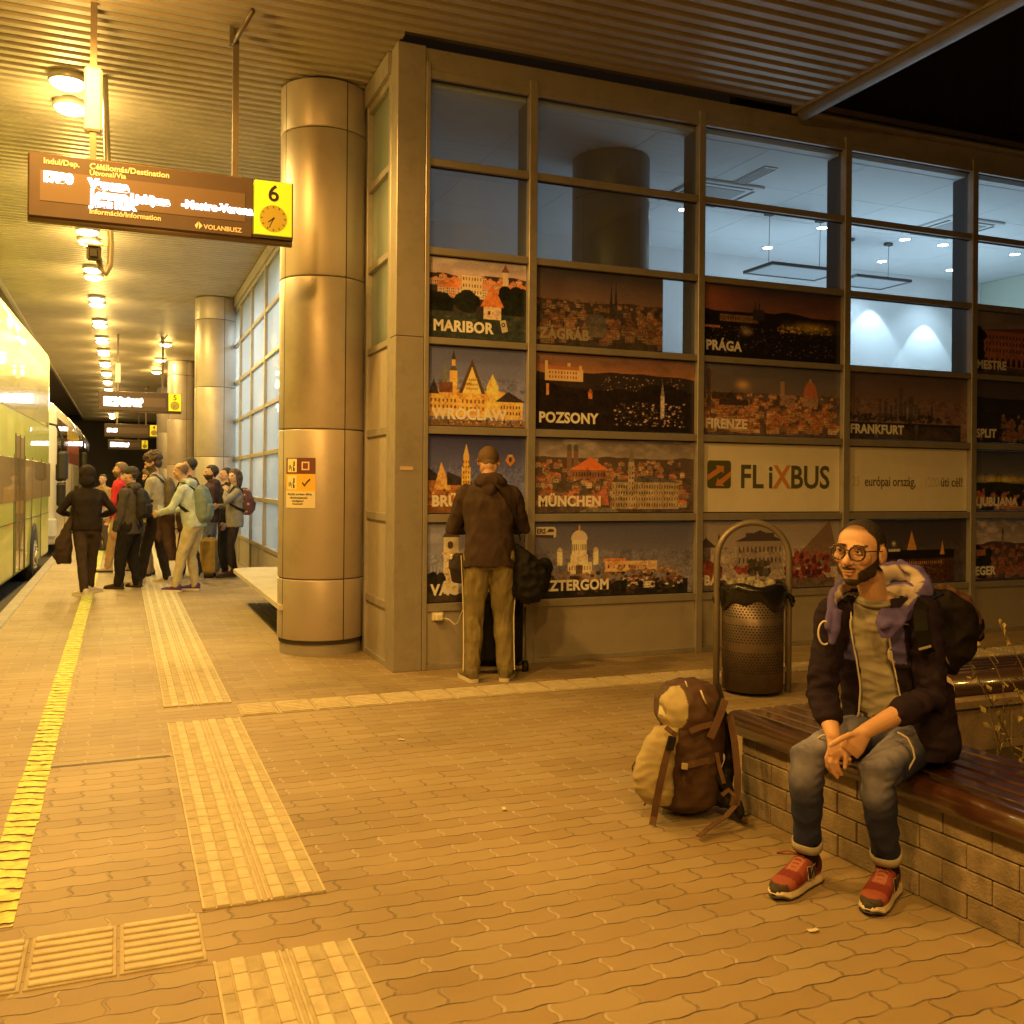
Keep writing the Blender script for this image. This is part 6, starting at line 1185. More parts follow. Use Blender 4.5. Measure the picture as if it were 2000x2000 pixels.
# --- body: one continuous surface
mb = MB(); head_shape(mb, HM, HK); hx = HM.to_3x3().normalized()
mb.rtube([hc+Vector((.02, .01, -.06)), hc.lerp(neck, .6)+Vector((.01, .01, 0)), neck-Vector((0, 0, .04))], [.052, .054, .050], 16)
torso(mb, pel, chest, neck, LU, .97, -.03)
for i in (0, 1): mb.rtube([shd[i], elb[i], wri[i]], [.045, .040, .0265], 14); mb.rtube([elb[i].lerp(wri[i], .25), wri[i].lerp(elb[i], .35), wri[i]], [.039, .034, .0265], 14)
for i in (0, 1): mb.rtube([hip[i], kn[i], an[i]], [.045, .034, .030], 10)
a_ = lambda *p: at(*p)
def fing(P, r=.0088): mb.rtube([a_(*p) for p in P], [r*1.05]+[r]*(len(P)-2)+[r*.82], 10)
# right hand hanging between the knees
mb.loft([(wri[0], _R*.026, _f*.019), (a_(1577, 1402, 3.485), _R*.031, _f*.018), (a_(1580, 1414, 3.475), _R*.036, _f*.016), (a_(1579, 1424, 3.47), _R*.034, _f*.013)], 18)
fing([(1592, 1408, 3.462), (1595, 1426, 3.452), (1596, 1437, 3.455), (1594, 1448, 3.46)], .0090)
fing([(1583, 1418, 3.47), (1578, 1438, 3.465), (1582, 1452, 3.475), (1588, 1461, 3.485)], .0090)
fing([(1574, 1418, 3.472), (1567, 1438, 3.468), (1571, 1455, 3.48), (1580, 1467, 3.49)], .0086)
fing([(1566, 1412, 3.48), (1559, 1430, 3.48), (1561, 1446, 3.488), (1568, 1457, 3.50)], .0078)
fing([(1590, 1404, 3.475), (1600, 1424, 3.485), (1602, 1440, 3.50)], .0105)
# left hand clasping the right wrist
dl = (a_(1600, 1420, 3.44)-wri[1]).normalized(); pl = dl.cross(-_f).normalized()
mb.loft([(wri[1], pl*.028, _f*.020), (a_(1622, 1392, 3.435), pl*.036, _f*.019), (a_(1612, 1407, 3.435), pl*.041, _f*.017), (a_(1602, 1420, 3.45), pl*.038, _f*.014)], 18)
fing([(1622, 1384, 3.43), (1603, 1386, 3.425), (1586, 1394, 3.42), (1573, 1402, 3.425), (1567, 1406, 3.43)], .0102)
fing([(1606, 1402, 3.45), (1590, 1405, 3.50), (1574, 1402, 3.53)], .009); fing([(1603, 1412, 3.455), (1588, 1418, 3.51), (1572, 1414, 3.54)], .009)
fing([(1601, 1422, 3.46), (1588, 1430, 3.51), (1574, 1426, 3.535)], .009); fing([(1603, 1432, 3.465), (1592, 1441, 3.51), (1580, 1438, 3.53)], .008)
me = organic(mb, .0036, 2); q = hlocal(me, HM)/HK; x, y, z = np.abs(q[:, 0]), q[:, 1], q[:, 2]; p0 = mco(me); N0 = len(q)
hb = (z > -.16) & (z < .17) & (y > -.16) & (y < .16) & (x < .11)
# sculpt: eye sockets, smile, nasolabial fold
nrm = mno(me); g = lambda cx, cy_, cz, rx, rz: np.exp(-(((x-cx)/rx)**2+((z-cz)/rz)**2))*(y > cy_)*hb
disp = -.0060*g(.031, .05, .010, .014, .009)-.0028*g(.027, .06, -.050, .004, .012)+.0030*g(.036, .05, -.030, .014, .010)+.0022*g(.031, .05, -.004, .012, .004)-.0022*g(.0, .08, -.0615, .021, .0018)+.0018*g(.030, .05, .0245, .014, .003)
p0 = p0+nrm*(disp*HK)[:, None]; setco(me, p0)
col = np.tile(np.array((.56, .335, .205)), (N0, 1)); mott = nz(q*HK, 22, 2); col *= (1+.10*mott)[:, None]
def tint(w, c): 
    global col
    w = np.clip(w, 0, 1)[:, None]; col = col*(1-w)+np.array(c)*w
tint(hb*np.exp(-((x/.016)**2+((z+.022)/.012)**2))*(y > .08)*.35, (.55, .24, .15)); tint(g(.045, .04, -.022, .022, .018)*.22, (.60, .27, .18))
zs_ = z-7.5*x*x; lip = hb*(y > .06)*np.exp(-((x/.027)**4+((zs_+.0625)/.0072)**4)); tint(lip*.6, (.42, .17, .12)); tint(hb*(y > .08)*np.exp(-((x/.027)**4+((zs_+.0620)/.0014)**2))*.85, (.12, .04, .03))
for sx in (1,): tint(g(.031, .05, .010, .017, .011)*.30, (.30, .15, .09))
rough_n = nz(q*HK, 190, 7)*.5+.5
hl = np.interp(y, [-.10, -.05, -.012, .006, .018, .026, .045, .10], [-.078, -.070, -.062, -.030, .008, .052, .076, .083]); earm = (x > .0735)*(y > -.038)*(y < .016)*(z < .036)*(z > -.045); stub = np.clip((z-hl)/.014, 0, 1)*hb*(1-earm); tint(stub*(.70+.25*rough_n)*np.where(y < .035, 1, .85), (.045, .028, .020))
line_ = .004-(y+.01)*.60; must = (y > .066)*np.exp(-((x/.034)**4+((z+.0470+x*.10)/.0066)**4))
full = np.clip((line_-z)/.012, 0, 1)*(y > -.010)*np.clip((z+.124)/.008, 0, 1); cent = np.clip((.030-x)/.010, 0, 1)*np.clip((z+.088)/.008, 0, 1)*(y > .05); full = full*(1-cent)*np.where((x < .034) & (y > .05), .80, 1.)
beard = np.clip(np.maximum(must, full), 0, 1)*hb*(1-np.clip(lip*1.6, 0, 1))*(1-earm); soul = hb*(y > .07)*np.exp(-((x/.008)**2+((z+.074)/.006)**2)); beard = np.maximum(beard, soul*.6)
tint(beard*(.62+.38*rough_n), (.040, .024, .016))
brow = hb*(y > .05)*np.exp(-(((x-.031)/.019)**4+((z-.033+np.abs(x-.030)*.12)/.0042)**4)); tint(brow*.9, (.03, .018, .012))
inear = hb*np.exp(-(((y+.008)/.010)**2+((z+.002)/.016)**2))*(x > .072); tint(inear*.45, (.36, .14, .08))
hand_nail = at(1594, 1448, 3.455); d = np.linalg.norm(p0-np.array(hand_nail), axis=1); tint((d < .008)*.5, (.75, .55, .42)); d = np.linalg.norm(p0-np.array(at(1567, 1406, 3.425)), axis=1); tint((d < .008)*.3, (.75, .55, .42))
dk = np.clip((-.125-z)/.01, 0, 1)*0
paint(me, col); bodyo = sobj('body', me, vmat('skin_fine', rough=.46, spec=.4, sss=.05, bump=.12, bscale=420))
skinpatch(me, np.clip(beard*1.6-.9, 0, 1), .0014, 'beard', mat('beard_brown', (.055, .033, .021), .75, var=.6, vscale=260, bump=1., bscale=420), SM, .0022, 420)
skinpatch(me, np.clip(brow*1.3-.25, 0, 1), .0028, 'eyebrow', M_HAIRD, SM, .0012, 500)
skinpatch(me, np.clip(stub*1.4-.4, 0, 1)*np.clip((.04-y)/.03, 0, 1), .0022, 'hair', M_HAIRD, SM, .0012, 500)
# eyes
P = lambda a, b, c: HM @ Vector((a*HK, b*HK, c*HK))
M_EYE = mat('eye_white', (.70, .62, .54), .15, coat=.6); M_IRIS = mat('iris_dark', (.035, .018, .010), .1, coat=1.)
for s in (-1, 1):
    m = MB(); m.m(M_EYE).ell(P(s*.031, .0790, .0115), [.0118*HK]*3, hx, 20); eo = sbuild(m, 'eye')
    gz = Vector((s*.031+.10*.0118, .0790+.0104, .0115)); m = MB(); m.m(M_IRIS).ell(P(*gz), [.0056*HK, .0024*HK, .0056*HK], hx, 16); m.m(mat('eye_glint', (.9, .85, .75), .1)).ell(P(gz[0]-.002, gz[1]+.0018, gz[2]+.0022), [.0010]*3, hx, 8); o = sbuild(m, 'iris', parent=eo)
    m = MB(); m.m(vmat('x') if False else mat('eyelid_skin', (.46, .26, .155), .5)); R3 = hx
    up = [P(s*.031+.0135*math.cos(t), .0795+.0125*math.sin(t*1.)*.9, .0115+.0062*math.sin(t)+.001) for t in np.linspace(.05, PI-.05, 12)]; m.rtube(up, .0024*HK, 8); lo = [P(s*.031+.0128*math.cos(t), .0795+.0115*math.sin(t)*.9, .0105-.0052*math.sin(t)) for t in np.linspace(.1, PI-.1, 12)]; m.rtube(lo, .0017*HK, 8); sbuild(m, 'eyelid', smooth=True)
# glasses
gl = empty('glasses', (0, 0, 0)); gl.parent = SM; M_GLF = mat('tortoise_frame', (.035, .016, .010), .25, coat=.8); m = MB(); m.m(M_GLF)
for s in (-1, 1):
    c = (s*.0335, .1035, .008); m.tube([P(c[0]+.0262*math.cos(t), c[1]-.18*abs(c[0]+.0262*math.cos(t))**1.0+.006, c[2]+.0250*math.sin(t)) for t in np.linspace(0, 2*PI, 36, False)], .0032*HK, 8, closed=True)
    m.tube([P(s*.0595, .098, .017), P(s*.071, .088, .018), P(s*.080, .03, .015), P(s*.081, -.01, .012), P(s*.080, -.022, -.004)], [.0028, .0026, .0022, .0022, .0018], 8)
m.tube([P(-.0085, .1085, .016), P(0, .112, .019), P(.0085, .1085, .016)], .0024*HK, 8); sbuild(m, 'frame', parent=gl)
m = MB(); m.m(glass('lens_glass', (.97, .97, .97)))
for s in (-1, 1):
    c = (s*.0335, .1035, .008); m.face([P(c[0]+.025*math.cos(t), c[1]-.18*abs(c[0]+.025*math.cos(t))+.006, c[2]+.0238*math.sin(t)) for t in np.linspace(0, 2*PI, 28, False)])
sbuild(m, 'lens', parent=gl)
# --- t-shirt
mb = MB(); torso(mb, pel+Vector((0, 0, .02)), chest, neck-Vector((0, 0, .008)), LU, .97, -.004, .02, .012, .17)
me = organic(mb, .007, 2); folds(me, .0065, (9, 9, 26), 4); p = mco(me); n = mno(me)
top = np.linalg.norm(p-np.array(neck), axis=1); sobj('t_shirt', me, cloth('khaki_shirt', (.33, .30, .235), .9))
m = MB(); m.m(cloth('shirt_neckband', (.27, .245, .19), .9)); ring = [neck+LU*.074*math.cos(t)+FU*.066*math.sin(t)+Vector((0, 0, -.022-.022*math.sin(t))) for t in np.linspace(0, 2*PI, 30, False)]; m.tube(ring, .0085, 8, closed=True); sbuild(m, 'neckband')
m = MB(); m.loft([(pel+Vector((0, 0, .0)), LU*.158, FU*.128), (pel+Vector((0, 0, .06)), LU*.152, FU*.124), (pel+Vector((0, 0, .11)), LU*.146, FU*.118)], 24, p=2.3); me = organic(m, .009, 1); folds(me, .004, 14, 2); sobj('belt_cloth', me, cloth('dark_purple_lining', (.055, .038, .045)))
# --- jeans with faded thighs, rolled cuffs
mb = MB()
mb.loft([(pel+Vector((.0, .0, .05)), LU*.160, FU*.120), (pel-Vector((0, 0, .02)), LU*.172, FU*.130), (pel-Vector((0, 0, .095)), LU*.165, FU*.125)], 24, p=2.4)
for i in (0, 1):
    sh_ = an[i].lerp(kn[i], .16)
    mb.rtube([hip[i], hip[i].lerp(kn[i], .3), hip[i].lerp(kn[i], .62), kn[i], kn[i].lerp(an[i], .18), kn[i].lerp(an[i], .42), kn[i].lerp(an[i], .65), sh_+Vector((0, 0, .01))], [.090, .084, .075, .066, .061, .056, .050, .048], 20)
me = organic(mb, .0065, 2); folds(me, .0055, (11, 11, 11), 9); p = mco(me)
for i in (0, 1):     # creases behind the knees and at the shin
    d = np.abs((p-np.array(kn[i])) @ np.array((an[i]-kn[i]).normalized())); w = np.exp(-((np.linalg.norm(p-np.array(kn[i]), axis=1)/.12)**2)); n = mno(me); p = p+n*(.0045*np.sin(d*150+p[:, 0]*40)*w*(p[:, 0] > kn[i].x))[:, None]
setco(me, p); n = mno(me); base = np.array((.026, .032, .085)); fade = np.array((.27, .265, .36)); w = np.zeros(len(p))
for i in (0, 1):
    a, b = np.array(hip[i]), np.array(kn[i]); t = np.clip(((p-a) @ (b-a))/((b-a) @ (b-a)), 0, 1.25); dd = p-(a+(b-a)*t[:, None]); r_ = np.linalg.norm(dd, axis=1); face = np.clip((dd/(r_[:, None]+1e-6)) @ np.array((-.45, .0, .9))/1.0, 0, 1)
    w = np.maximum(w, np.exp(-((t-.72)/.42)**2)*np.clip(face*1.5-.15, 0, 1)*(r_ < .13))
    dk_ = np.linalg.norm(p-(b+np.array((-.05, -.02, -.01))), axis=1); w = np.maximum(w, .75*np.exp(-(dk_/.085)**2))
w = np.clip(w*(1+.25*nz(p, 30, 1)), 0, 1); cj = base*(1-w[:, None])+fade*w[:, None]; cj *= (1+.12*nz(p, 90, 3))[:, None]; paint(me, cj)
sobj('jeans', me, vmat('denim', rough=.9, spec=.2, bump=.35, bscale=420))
M_CUFF = cloth('pale_denim_cuff', (.34, .31, .25), .9); M_SOCK = cloth('dark_sock', (.014, .012, .016), .9)
for i in (0, 1):
    a = an[i].lerp(kn[i], .115); u = (kn[i]-an[i]).normalized(); s1 = u.cross(Vector((0, 1, 0))).normalized(); s2 = u.cross(s1); m = MB(); m.m(M_CUFF)
    R_ = []
    for hh, rr_ in ((0, .050), (-.001, .0555), (.014, .0575), (.029, .0565), (.032, .052)): R_.append([m.bm.verts.new(a+u*(hh+.004*math.sin(3*t))+s1*rr_*math.cos(t)+s2*rr_*math.sin(t)) for t in np.linspace(0, 2*PI, 32, False)])
    for A_, B_ in zip(R_[:-1], R_[1:]):
        for j in range(32): m.bm.faces.new((A_[j], A_[(j+1) % 32], B_[(j+1) % 32], B_[j]))
    m._done(0, True); sbuild(m, 'cuff')
    m = MB(); m.m(M_SOCK).rtube([an[i]-Vector((0, 0, .02)), an[i].lerp(kn[i], .2)], [.040, .043], 18); sbuild(m, 'sock')
# --- trainers
M_RED = cloth('brick_red_suede', (.36, .085, .055), .75, bump=.5, bscale=500); M_RED2 = cloth('dark_red_suede', (.22, .045, .035), .8); M_MID = mat('cream_midsole', (.66, .58, .44), .6, var=.1); M_TONG = cloth('pale_tongue_label', (.62, .60, .42))
def trainer(hl, d, loose):
    d = Vector(d).normalized(); s = Vector((-d.y, d.x, 0)); up = Vector((0, 0, 1)); L_ = .292; e = empty('trainer', (0, 0, 0)); e.parent = SM; hl = Vector(hl)
    Q = lambda t, lat, h: hl+d*(L_*t)+s*lat+up*h
    m = MB(); S = []
    for t, w, h, c in ((.0, .022, .060, .045), (.03, .031, .082, .046), (.12, .037, .100, .050), (.24, .038, .104, .052), (.34, .038, .098, .050), (.44, .041, .084, .044), (.56, .046, .066, .036), (.70, .049, .052, .030), (.83, .046, .045, .028), (.93, .036, .038, .027), (.99, .018, .026, .026)):
        S.append((Q(t, 0, .022+h/2), s*w, up*h/2))
    m.loft(S, 24, p=2.5); me = organic(m, .0045, 1); p = mco(me); r_ = p-np.array(hl); t = (r_ @ np.array(d))/L_; lt = r_ @ np.array(s); h = r_[:, 2]
    c = np.tile(np.array((.26, .062, .048)), (len(p), 1)); c[(t > .74)] = (.30, .085, .06); toe = (t > .80) & (h < .062+.0*t) & (t+.9*(.06-h) > .86); c[(t > .60) & (t < .76) & (h > .045)] = (.19, .035, .03); c[(t < .30) & (h > .05)] = (.12, .022, .024); c[(t > .30) & (t < .62) & (np.abs(lt) < .022) & (h > .055)] = (.36, .14, .10)
    c[(t > .88) & (h < .058)] = (.07, .05, .035); c *= (1+.12*nz(p, 130, 2))[:, None]; paint(me, c); sobj('upper', me, vmat('suede', rough=.85, spec=.2, bump=.4, bscale=480), e)
    setco(me, mco(me)-np.array(SO))
    def outl(z0, th, gr, mt, nm):
        m = MB(); m.m(mt); prof = ((-.035, .35), (-.01, .78), (.10, .95), (.28, .92), (.45, .95), (.60, 1.08), (.74, 1.14), (.88, 1.02), (.98, .66), (1.035, .28)); A = [Q(t_, .042*w_+gr*(1 if w_ > 0 else -1), 0) for t_, w_ in prof]+[Q(t_, -.042*w_-gr, 0) for t_, w_ in prof[::-1]]
        n0 = len(m.bm.faces); lev = []
        for zz, sc in ((z0, .97), (z0+th*.3, 1.0), (z0+th, .965)):
            cc = sum(A, Vector())/len(A); lev.append([m.bm.verts.new(Vector(((p_.x-cc.x)*sc+cc.x, (p_.y-cc.y)*sc+cc.y, zz+(.012 if (p_-hl).dot(d) > L_*.93 else 0)*(1 if zz < .02 else .5)))) for p_ in A])
        for a, b in zip(lev[:-1], lev[1:]):
            for j in range(len(A)): m.bm.faces.new((a[j], a[(j+1) % len(A)], b[(j+1) % len(A)], b[j]))
        m.bm.faces.new(lev[0][::-1]); m.bm.faces.new(lev[-1]); m._done(0, False); sbuild(m, nm, parent=e)
    outl(.001, .010, .002, M_SOLED, 'outsole'); outl(.010, .022, .0035, M_MID, 'midsole')
    m = MB(); m.m(M_SOLED); m.loft([(Q(.93, 0, .030), s*.036, up*.020), (Q(1.0, 0, .034), s*.022, up*.018), (Q(1.03, 0, .032), s*.010, up*.010)], 16); sbuild(m, 'toe_bumper', parent=e, smooth=True)
    m = MB(); m.m(M_TONG); m.loft([(Q(.36, 0, .098), s*.020, d*.006), (Q(.33, 0, .128), s*.024, d*.006), (Q(.325, 0, .140), s*.020, d*.004)], 14, p=4); sbuild(m, 'tongue', parent=e)
    m = MB(); m.m(cloth('lace_red', (.25, .07, .05)))
    for k in range(5):
        t0 = .37+k*.055; h0 = .112-.040*(k/4)**1.0-.006*k*0; m.tube([Q(t0, -.024, h0-.008), Q(t0+.012, -.008, h0+.004), Q(t0+.020, .008, h0+.004), Q(t0+.03, .024, h0-.010)], .0024, 6); m.tube([Q(t0, .024, h0-.008), Q(t0+.012, .008, h0+.006), Q(t0+.020, -.008, h0+.006), Q(t0+.03, -.024, h0-.010)], .0024, 6)
    if loose: m.tube([Q(.38, -.005, .120), Q(.46, -.04, .130), Q(.52, -.075, .118), Q(.47, -.085, .108), Q(.42, -.05, .112), Q(.38, -.01, .118)], .0026, 6)
    else: m.tube([Q(.38, .0, .118), Q(.44, .03, .118), Q(.47, .02, .108), Q(.40, .0, .114)], .0024, 6)
    sbuild(m, 'lace', parent=e)
    # side emblem
    y_ = .0405
    def NN(grow, off, mt, nm):
        m = MB(); m.m(mt); g = grow
        V_ = lambda a, b: Q(.255+a*.20, y_+off+.004*math.sin(a*PI), .044+b*.046)
        for quad in (((0-g, 0-g), (.28+g, 0-g), (.42+g, 1+g), (.14-g, 1+g)), ((.14-g, 1+g), (.42+g, 1+g), (.88+g, 0-g), (.62-g, 0-g)), ((.62-g, 0-g), (.88+g, 0-g), (1.02+g, 1+g), (.74-g, 1+g))): m.face([V_(*v) for v in quad])
        sbuild(m, nm, parent=e, normals=False)
    NN(.06, .0, M_MID, 'emblem_edge'); NN(0, .0015, M_INK, 'emblem'); return e
d1 = Vector((-.93, -.36, 0)).normalized(); d2 = Vector((-.86, -.51, 0)).normalized()
trainer(Vector((an[0].x, an[0].y, 0))-d1*.062, d1, True); trainer(Vector((an[1].x, an[1].y, 0))-d2*.062, d2, False)
# --- jacket: open shell + sleeves
LP = Vector((.55, -.835, 0)).normalized(); zs = [.462, .50, .56, .64, .72, .80, .88, .95, 1.01, 1.05, 1.075]; AX = {}
def jsec(z):
    t = (z-.46)/.615; c = pel.lerp(neck, max(0, (z-pel.z)/(neck.z-pel.z))) if z > pel.z else pel.copy(); c = Vector((c.x, c.y, z)); c += Vector((.012, .012, 0))
    a = np.interp(z, [.46, .56, .72, .88, .98, 1.04, 1.075], [.205, .190, .168, .178, .180, .140, .095]); b = np.interp(z, [.46, .56, .72, .88, .98, 1.04, 1.075], [.145, .140, .128, .132, .120, .095, .080])
    lat = LP.lerp(LU, min(1, t*1.6)).normalized(); fw = Vector((lat.y, -lat.x, 0)); return c, lat, fw, a, b
thr_, thl_ = [np.interp, np.interp]
def jopen(z): return (np.interp(z, [.46, .62, .75, .90, 1.0, 1.075], [-1.15, -.62, -.58, -.62, -.62, -.85]), np.interp(z, [.46, .60, .72, .85, 1.0, 1.075], [.75, .40, .26, .14, .14, .55]))
def jpt(z, th, off=0.):
    c, lat, fw, a, b = jsec(z); return c+fw*((b+off)*math.cos(th))+lat*((a+off)*math.sin(th))
mb = MB(); TH = .010; ring_o, ring_i = [], []
for z in zs:
    r0, l0 = jopen(z); ths = [l0+(2*PI+r0-l0)*j/40 for j in range(41)]; ring_o.append([mb.bm.verts.new(jpt(z, t, TH)) for t in ths]); ring_i.append([mb.bm.verts.new(jpt(z, t, -TH*.6)) for t in ths])
for R_, flip in ((ring_o, False), (ring_i, True)):
    for A_, B_ in zip(R_[:-1], R_[1:]):
        for j in range(40): f = (A_[j], A_[j+1], B_[j+1], B_[j]); mb.bm.faces.new(f[::-1] if flip else f)
for j in (0, 40):
    for i in range(len(zs)-1): mb.bm.faces.new((ring_o[i][j], ring_o[i+1][j], ring_i[i+1][j], ring_i[i][j]))
for i in (0, len(zs)-1):
    for j in range(40): mb.bm.faces.new((ring_o[i][j], ring_o[i][j+1], ring_i[i][j+1], ring_i[i][j]))
mb._done(0, True)
for i in (0, 1):
    f_ = .50 if i == 0 else .42; ce = elb[i].lerp(wri[i], f_); top_ = shd[i]+Vector((0, 0, .0))
    mb.rtube([top_, top_.lerp(elb[i], .3), top_.lerp(elb[i], .7), elb[i]+(elb[i]-shd[i]).normalized()*.005, elb[i].lerp(wri[i], .22), ce], [.066, .061, .056, .056, .053, .048], 20)
    mb.rtube([ce-(ce-elb[i]).normalized()*.045, ce+(ce-elb[i]).normalized()*.010], [.054, .052], 20)
# coat skirt lying on the bench at his left, over the thigh
mb.loft([(at(1768, 1425, 3.58), _R*.085+_f*.02, Vector((0, 0, .02))+_f*.04), (at(1765, 1400, 3.60), _R*.085, _f*.08), (at(1765, 1350, 3.62), _R*.065, _f*.08), (at(1768, 1290, 3.64), _R*.05, _f*.07)], 20, p=2.5)
me = organic(mb, .0062, 2); folds(me, .0075, (10, 10, 17), 6); p = mco(me)
for i in (0, 1):     # bunched sleeve wrinkles near the elbow and cuff
    ax = (wri[i]-elb[i]).normalized(); t = (p-np.array(elb[i])) @ np.array(ax); rr_ = np.linalg.norm((p-np.array(elb[i]))-np.outer(t, np.array(ax)), axis=1); w = np.exp(-((t-.01)/.08)**2)*(rr_ < .095); n = mno(me); p = p+n*(.0045*np.sin(t*130+nz(p, 12, i)*4)*w)[:, None]
setco(me, p); n = mno(me); q_ = nz(p, 25, 3); cj = np.tile(np.array((.018, .011, .021)), (len(p), 1))
c0 = np.array(pel.lerp(neck, .6)); fr = (p-c0) @ np.array(FU); lt = (p-c0) @ np.array(LU); arm = np.zeros(len(p), bool)
for i in (0, 1):
    for A_, B_, rr_ in ((shd[i], elb[i], .074), (elb[i], wri[i], .074)):
        a, b = np.array(A_), np.array(B_); t = np.clip(((p-a) @ (b-a))/((b-a) @ (b-a)), 0, 1); arm |= np.linalg.norm(p-(a+(b-a)*t[:, None]), axis=1) < rr_
band = (p[:, 2] > .838+.02*lt) & (p[:, 2] < .975+.03*lt) & ~arm & (fr > -.2); cj[band] = (.115, .10, .34)
cj *= (1+.10*q_)[:, None]; paint(me, cj); jk = sobj('jacket', me, vmat('jacket_cloth', rough=.8, spec=.15, bump=.25, bscale=380))
M_PIP = mat('cream_piping', (.66, .60, .46), .6)
m = MB(); m.m(M_PIP)
for side in (0, 1): m.tube([jpt(z, jopen(z)[side]+(.0 if side == 0 else -.0), .006)+jsec(z)[2]*.004 for z in np.linspace(.60 if side == 0 else .66, 1.03, 30)], .0036, 6)
m.tube([jpt(.985, .14, .014), jpt(.990, .30, .018), jpt(.990, .62, .020), jpt(.988, .72, .020)], .0038, 6); m.tube([jpt(.90, -.60+.77, .002), jpt(.88, .10, .0), jpt(.86, .09, .002), jpt(.84, .17, .004)], .008, 6)
o = sbuild(m, 'piping', parent=jk)
for v in o.data.vertices: pass
m = MB(); m.m(M_PIP); m.tube([jpt(.988, .70, .018), jpt(.95, .71, .020), jpt(.90, .68, .022), jpt(.85, .62, .022), jpt(.815, .58, .022)], .0038, 6); m.rtube([jpt(.818, .58, .022), jpt(.80, .57, .022)], .006, 8)
m.tube([at(1556+12*math.cos(t), 1194+22*math.sin(t), 3.515) for t in np.linspace(-1.2, -5.2, 16)], .0036, 6); sbuild(m, 'drawstring', parent=jk)
m = MB(); m.m(M_PIP); m.tube([at(1693, 1380, 3.46)+Vector((0, 0, -.002)), at(1712, 1392, 3.45), at(1722, 1412, 3.44), at(1726, 1430, 3.45), at(1716, 1448, 3.46), at(1711, 1458, 3.47)], .0035, 6); sbuild(m, 'waist_cord', parent=jk); m = MB(); m.m(M_PIP); m.tube([at(1538, 1398, 3.60), at(1550, 1388, 3.56), at(1570, 1384, 3.54)], .0035, 6); sbuild(m, 'waist_cord', parent=jk)
# hood lying behind the neck, cream inside
mb = MB(); mb.rtube([at(1561, 1185, 3.55), at(1563, 1160, 3.57), at(1570, 1132, 3.62), at(1590, 1105, 3.74)], [.009, .016, .021, .028], 16)
mb.rtube([at(1590, 1105, 3.76), at(1640, 1095, 3.88), at(1690, 1078, 3.90), at(1728, 1085, 3.85), at(1746, 1112, 3.74), at(1728, 1142, 3.62), at(1695, 1168, 3.545), at(1668, 1182, 3.52)], [.030, .045, .045, .042, .038, .032, .022, .012], 18)
mb.rtube([at(1700, 1062, 3.84), at(1728, 1082, 3.80), at(1748, 1105, 3.75)], [.016, .020, .020], 12)
mb.ell(at(1700, 1120, 3.80), (.085, .085, .045), None, 20); mb.loft([(at(1672, 1205, 3.525), LU*.020, FU*.008), (at(1680, 1175, 3.53), LU*.050, FU*.010), (at(1690, 1150, 3.56), LU*.055, FU*.016)], 16)
mb.loft([(at(1570, 1215, 3.545), LU*.008, FU*.008), (at(1572, 1190, 3.55), LU*.020, FU*.012), (at(1578, 1150, 3.58), LU*.028, FU*.016)], 16)
me = organic(mb, .0055, 2); folds(me, .006, (13, 13, 13), 5); p, n = mco(me), mno(me); ctr = np.array(at(1655, 1085, 3.62)); to = ctr-p; dist = np.linalg.norm(to, axis=1); fac = (n*to).sum(1)/dist
ch = np.tile(np.array((.09, .07, .24)), (len(p), 1)); cw = (.85*np.clip((fac-.50)/.14, 0, 1)*np.clip((p[:, 2]-1.055)/.012, 0, 1)*np.clip((1.195-p[:, 2])/.012, 0, 1))[:, None]; ch = ch*(1-cw)+np.array((.46, .38, .31))*cw; ch *= (1+.12*nz(p, 28, 3))[:, None]; paint(me, ch); sobj('hood', me, vmat('hood_cloth', rough=.8, spec=.25, bump=.25, bscale=380), jk if False else SM)
# --- small backpack worn on his back
e = empty('backpack', (0, 0, 0), label='small black and brown backpack worn on the back of the seated man', cat='backpack')
mb = MB(); B0 = at(1775, 1140, 3.86); mb.loft([(at(1770, 1265, 3.92), _R*.05, _f*.09), (at(1785, 1230, 3.92), _R*.09, _f*.11), (at(1790, 1180, 3.92), _R*.11, _f*.12), (at(1780, 1140, 3.90), _R*.10, _f*.11), (at(1765, 1112, 3.88), _R*.06, _f*.07)], 20, p=2.6)
me = organic(mb, .008, 2); folds(me, .009, 12, 4); mobj('main_bag', me, cloth('black_nylon', (.016, .012, .011), .55), e)
mb = MB(); mb.rtube([at(1778, 1118, 3.86), at(1808, 1140, 3.86), at(1828, 1170, 3.87), at(1838, 1192, 3.88)], [.035, .048, .044, .030], 16); me = organic(mb, .007, 1); folds(me, .010, 20, 2); mobj('brown_top', me, cloth('brown_nylon', (.10, .055, .035), .6), e)
mb = MB(); mb.rtube([at(1815, 1150, 3.90), at(1838, 1178, 3.9), at(1848, 1200, 3.9)], [.03, .035, .022], 14); mb.rtube([at(1808, 1180, 3.88), at(1815, 1212, 3.88), at(1808, 1235, 3.88)], [.04, .03, .015], 14); me = organic(mb, .007, 1); folds(me, .009, 22, 7); mobj('side_flap', me, cloth('black_nylon_flap', (.014, .011, .010), .5), e)
m = MB(); m.m(cloth('strap_black', (.010, .009, .009), .7)); m.ribbon([at(1770, 1120, 3.74), at(1748, 1128, 3.60), at(1735, 1150, 3.52), at(1738, 1190, 3.485), at(1748, 1225, 3.49), at(1768, 1250, 3.55)], .045, [Vector((0, 0, 1)), Vector((-.3, -.5, 1)), Vector((-.6, -.7, .3)), Vector((-.6, -.8, 0)), Vector((-.5, -.8, 0)), Vector((-.1, -1, 0))], .007)
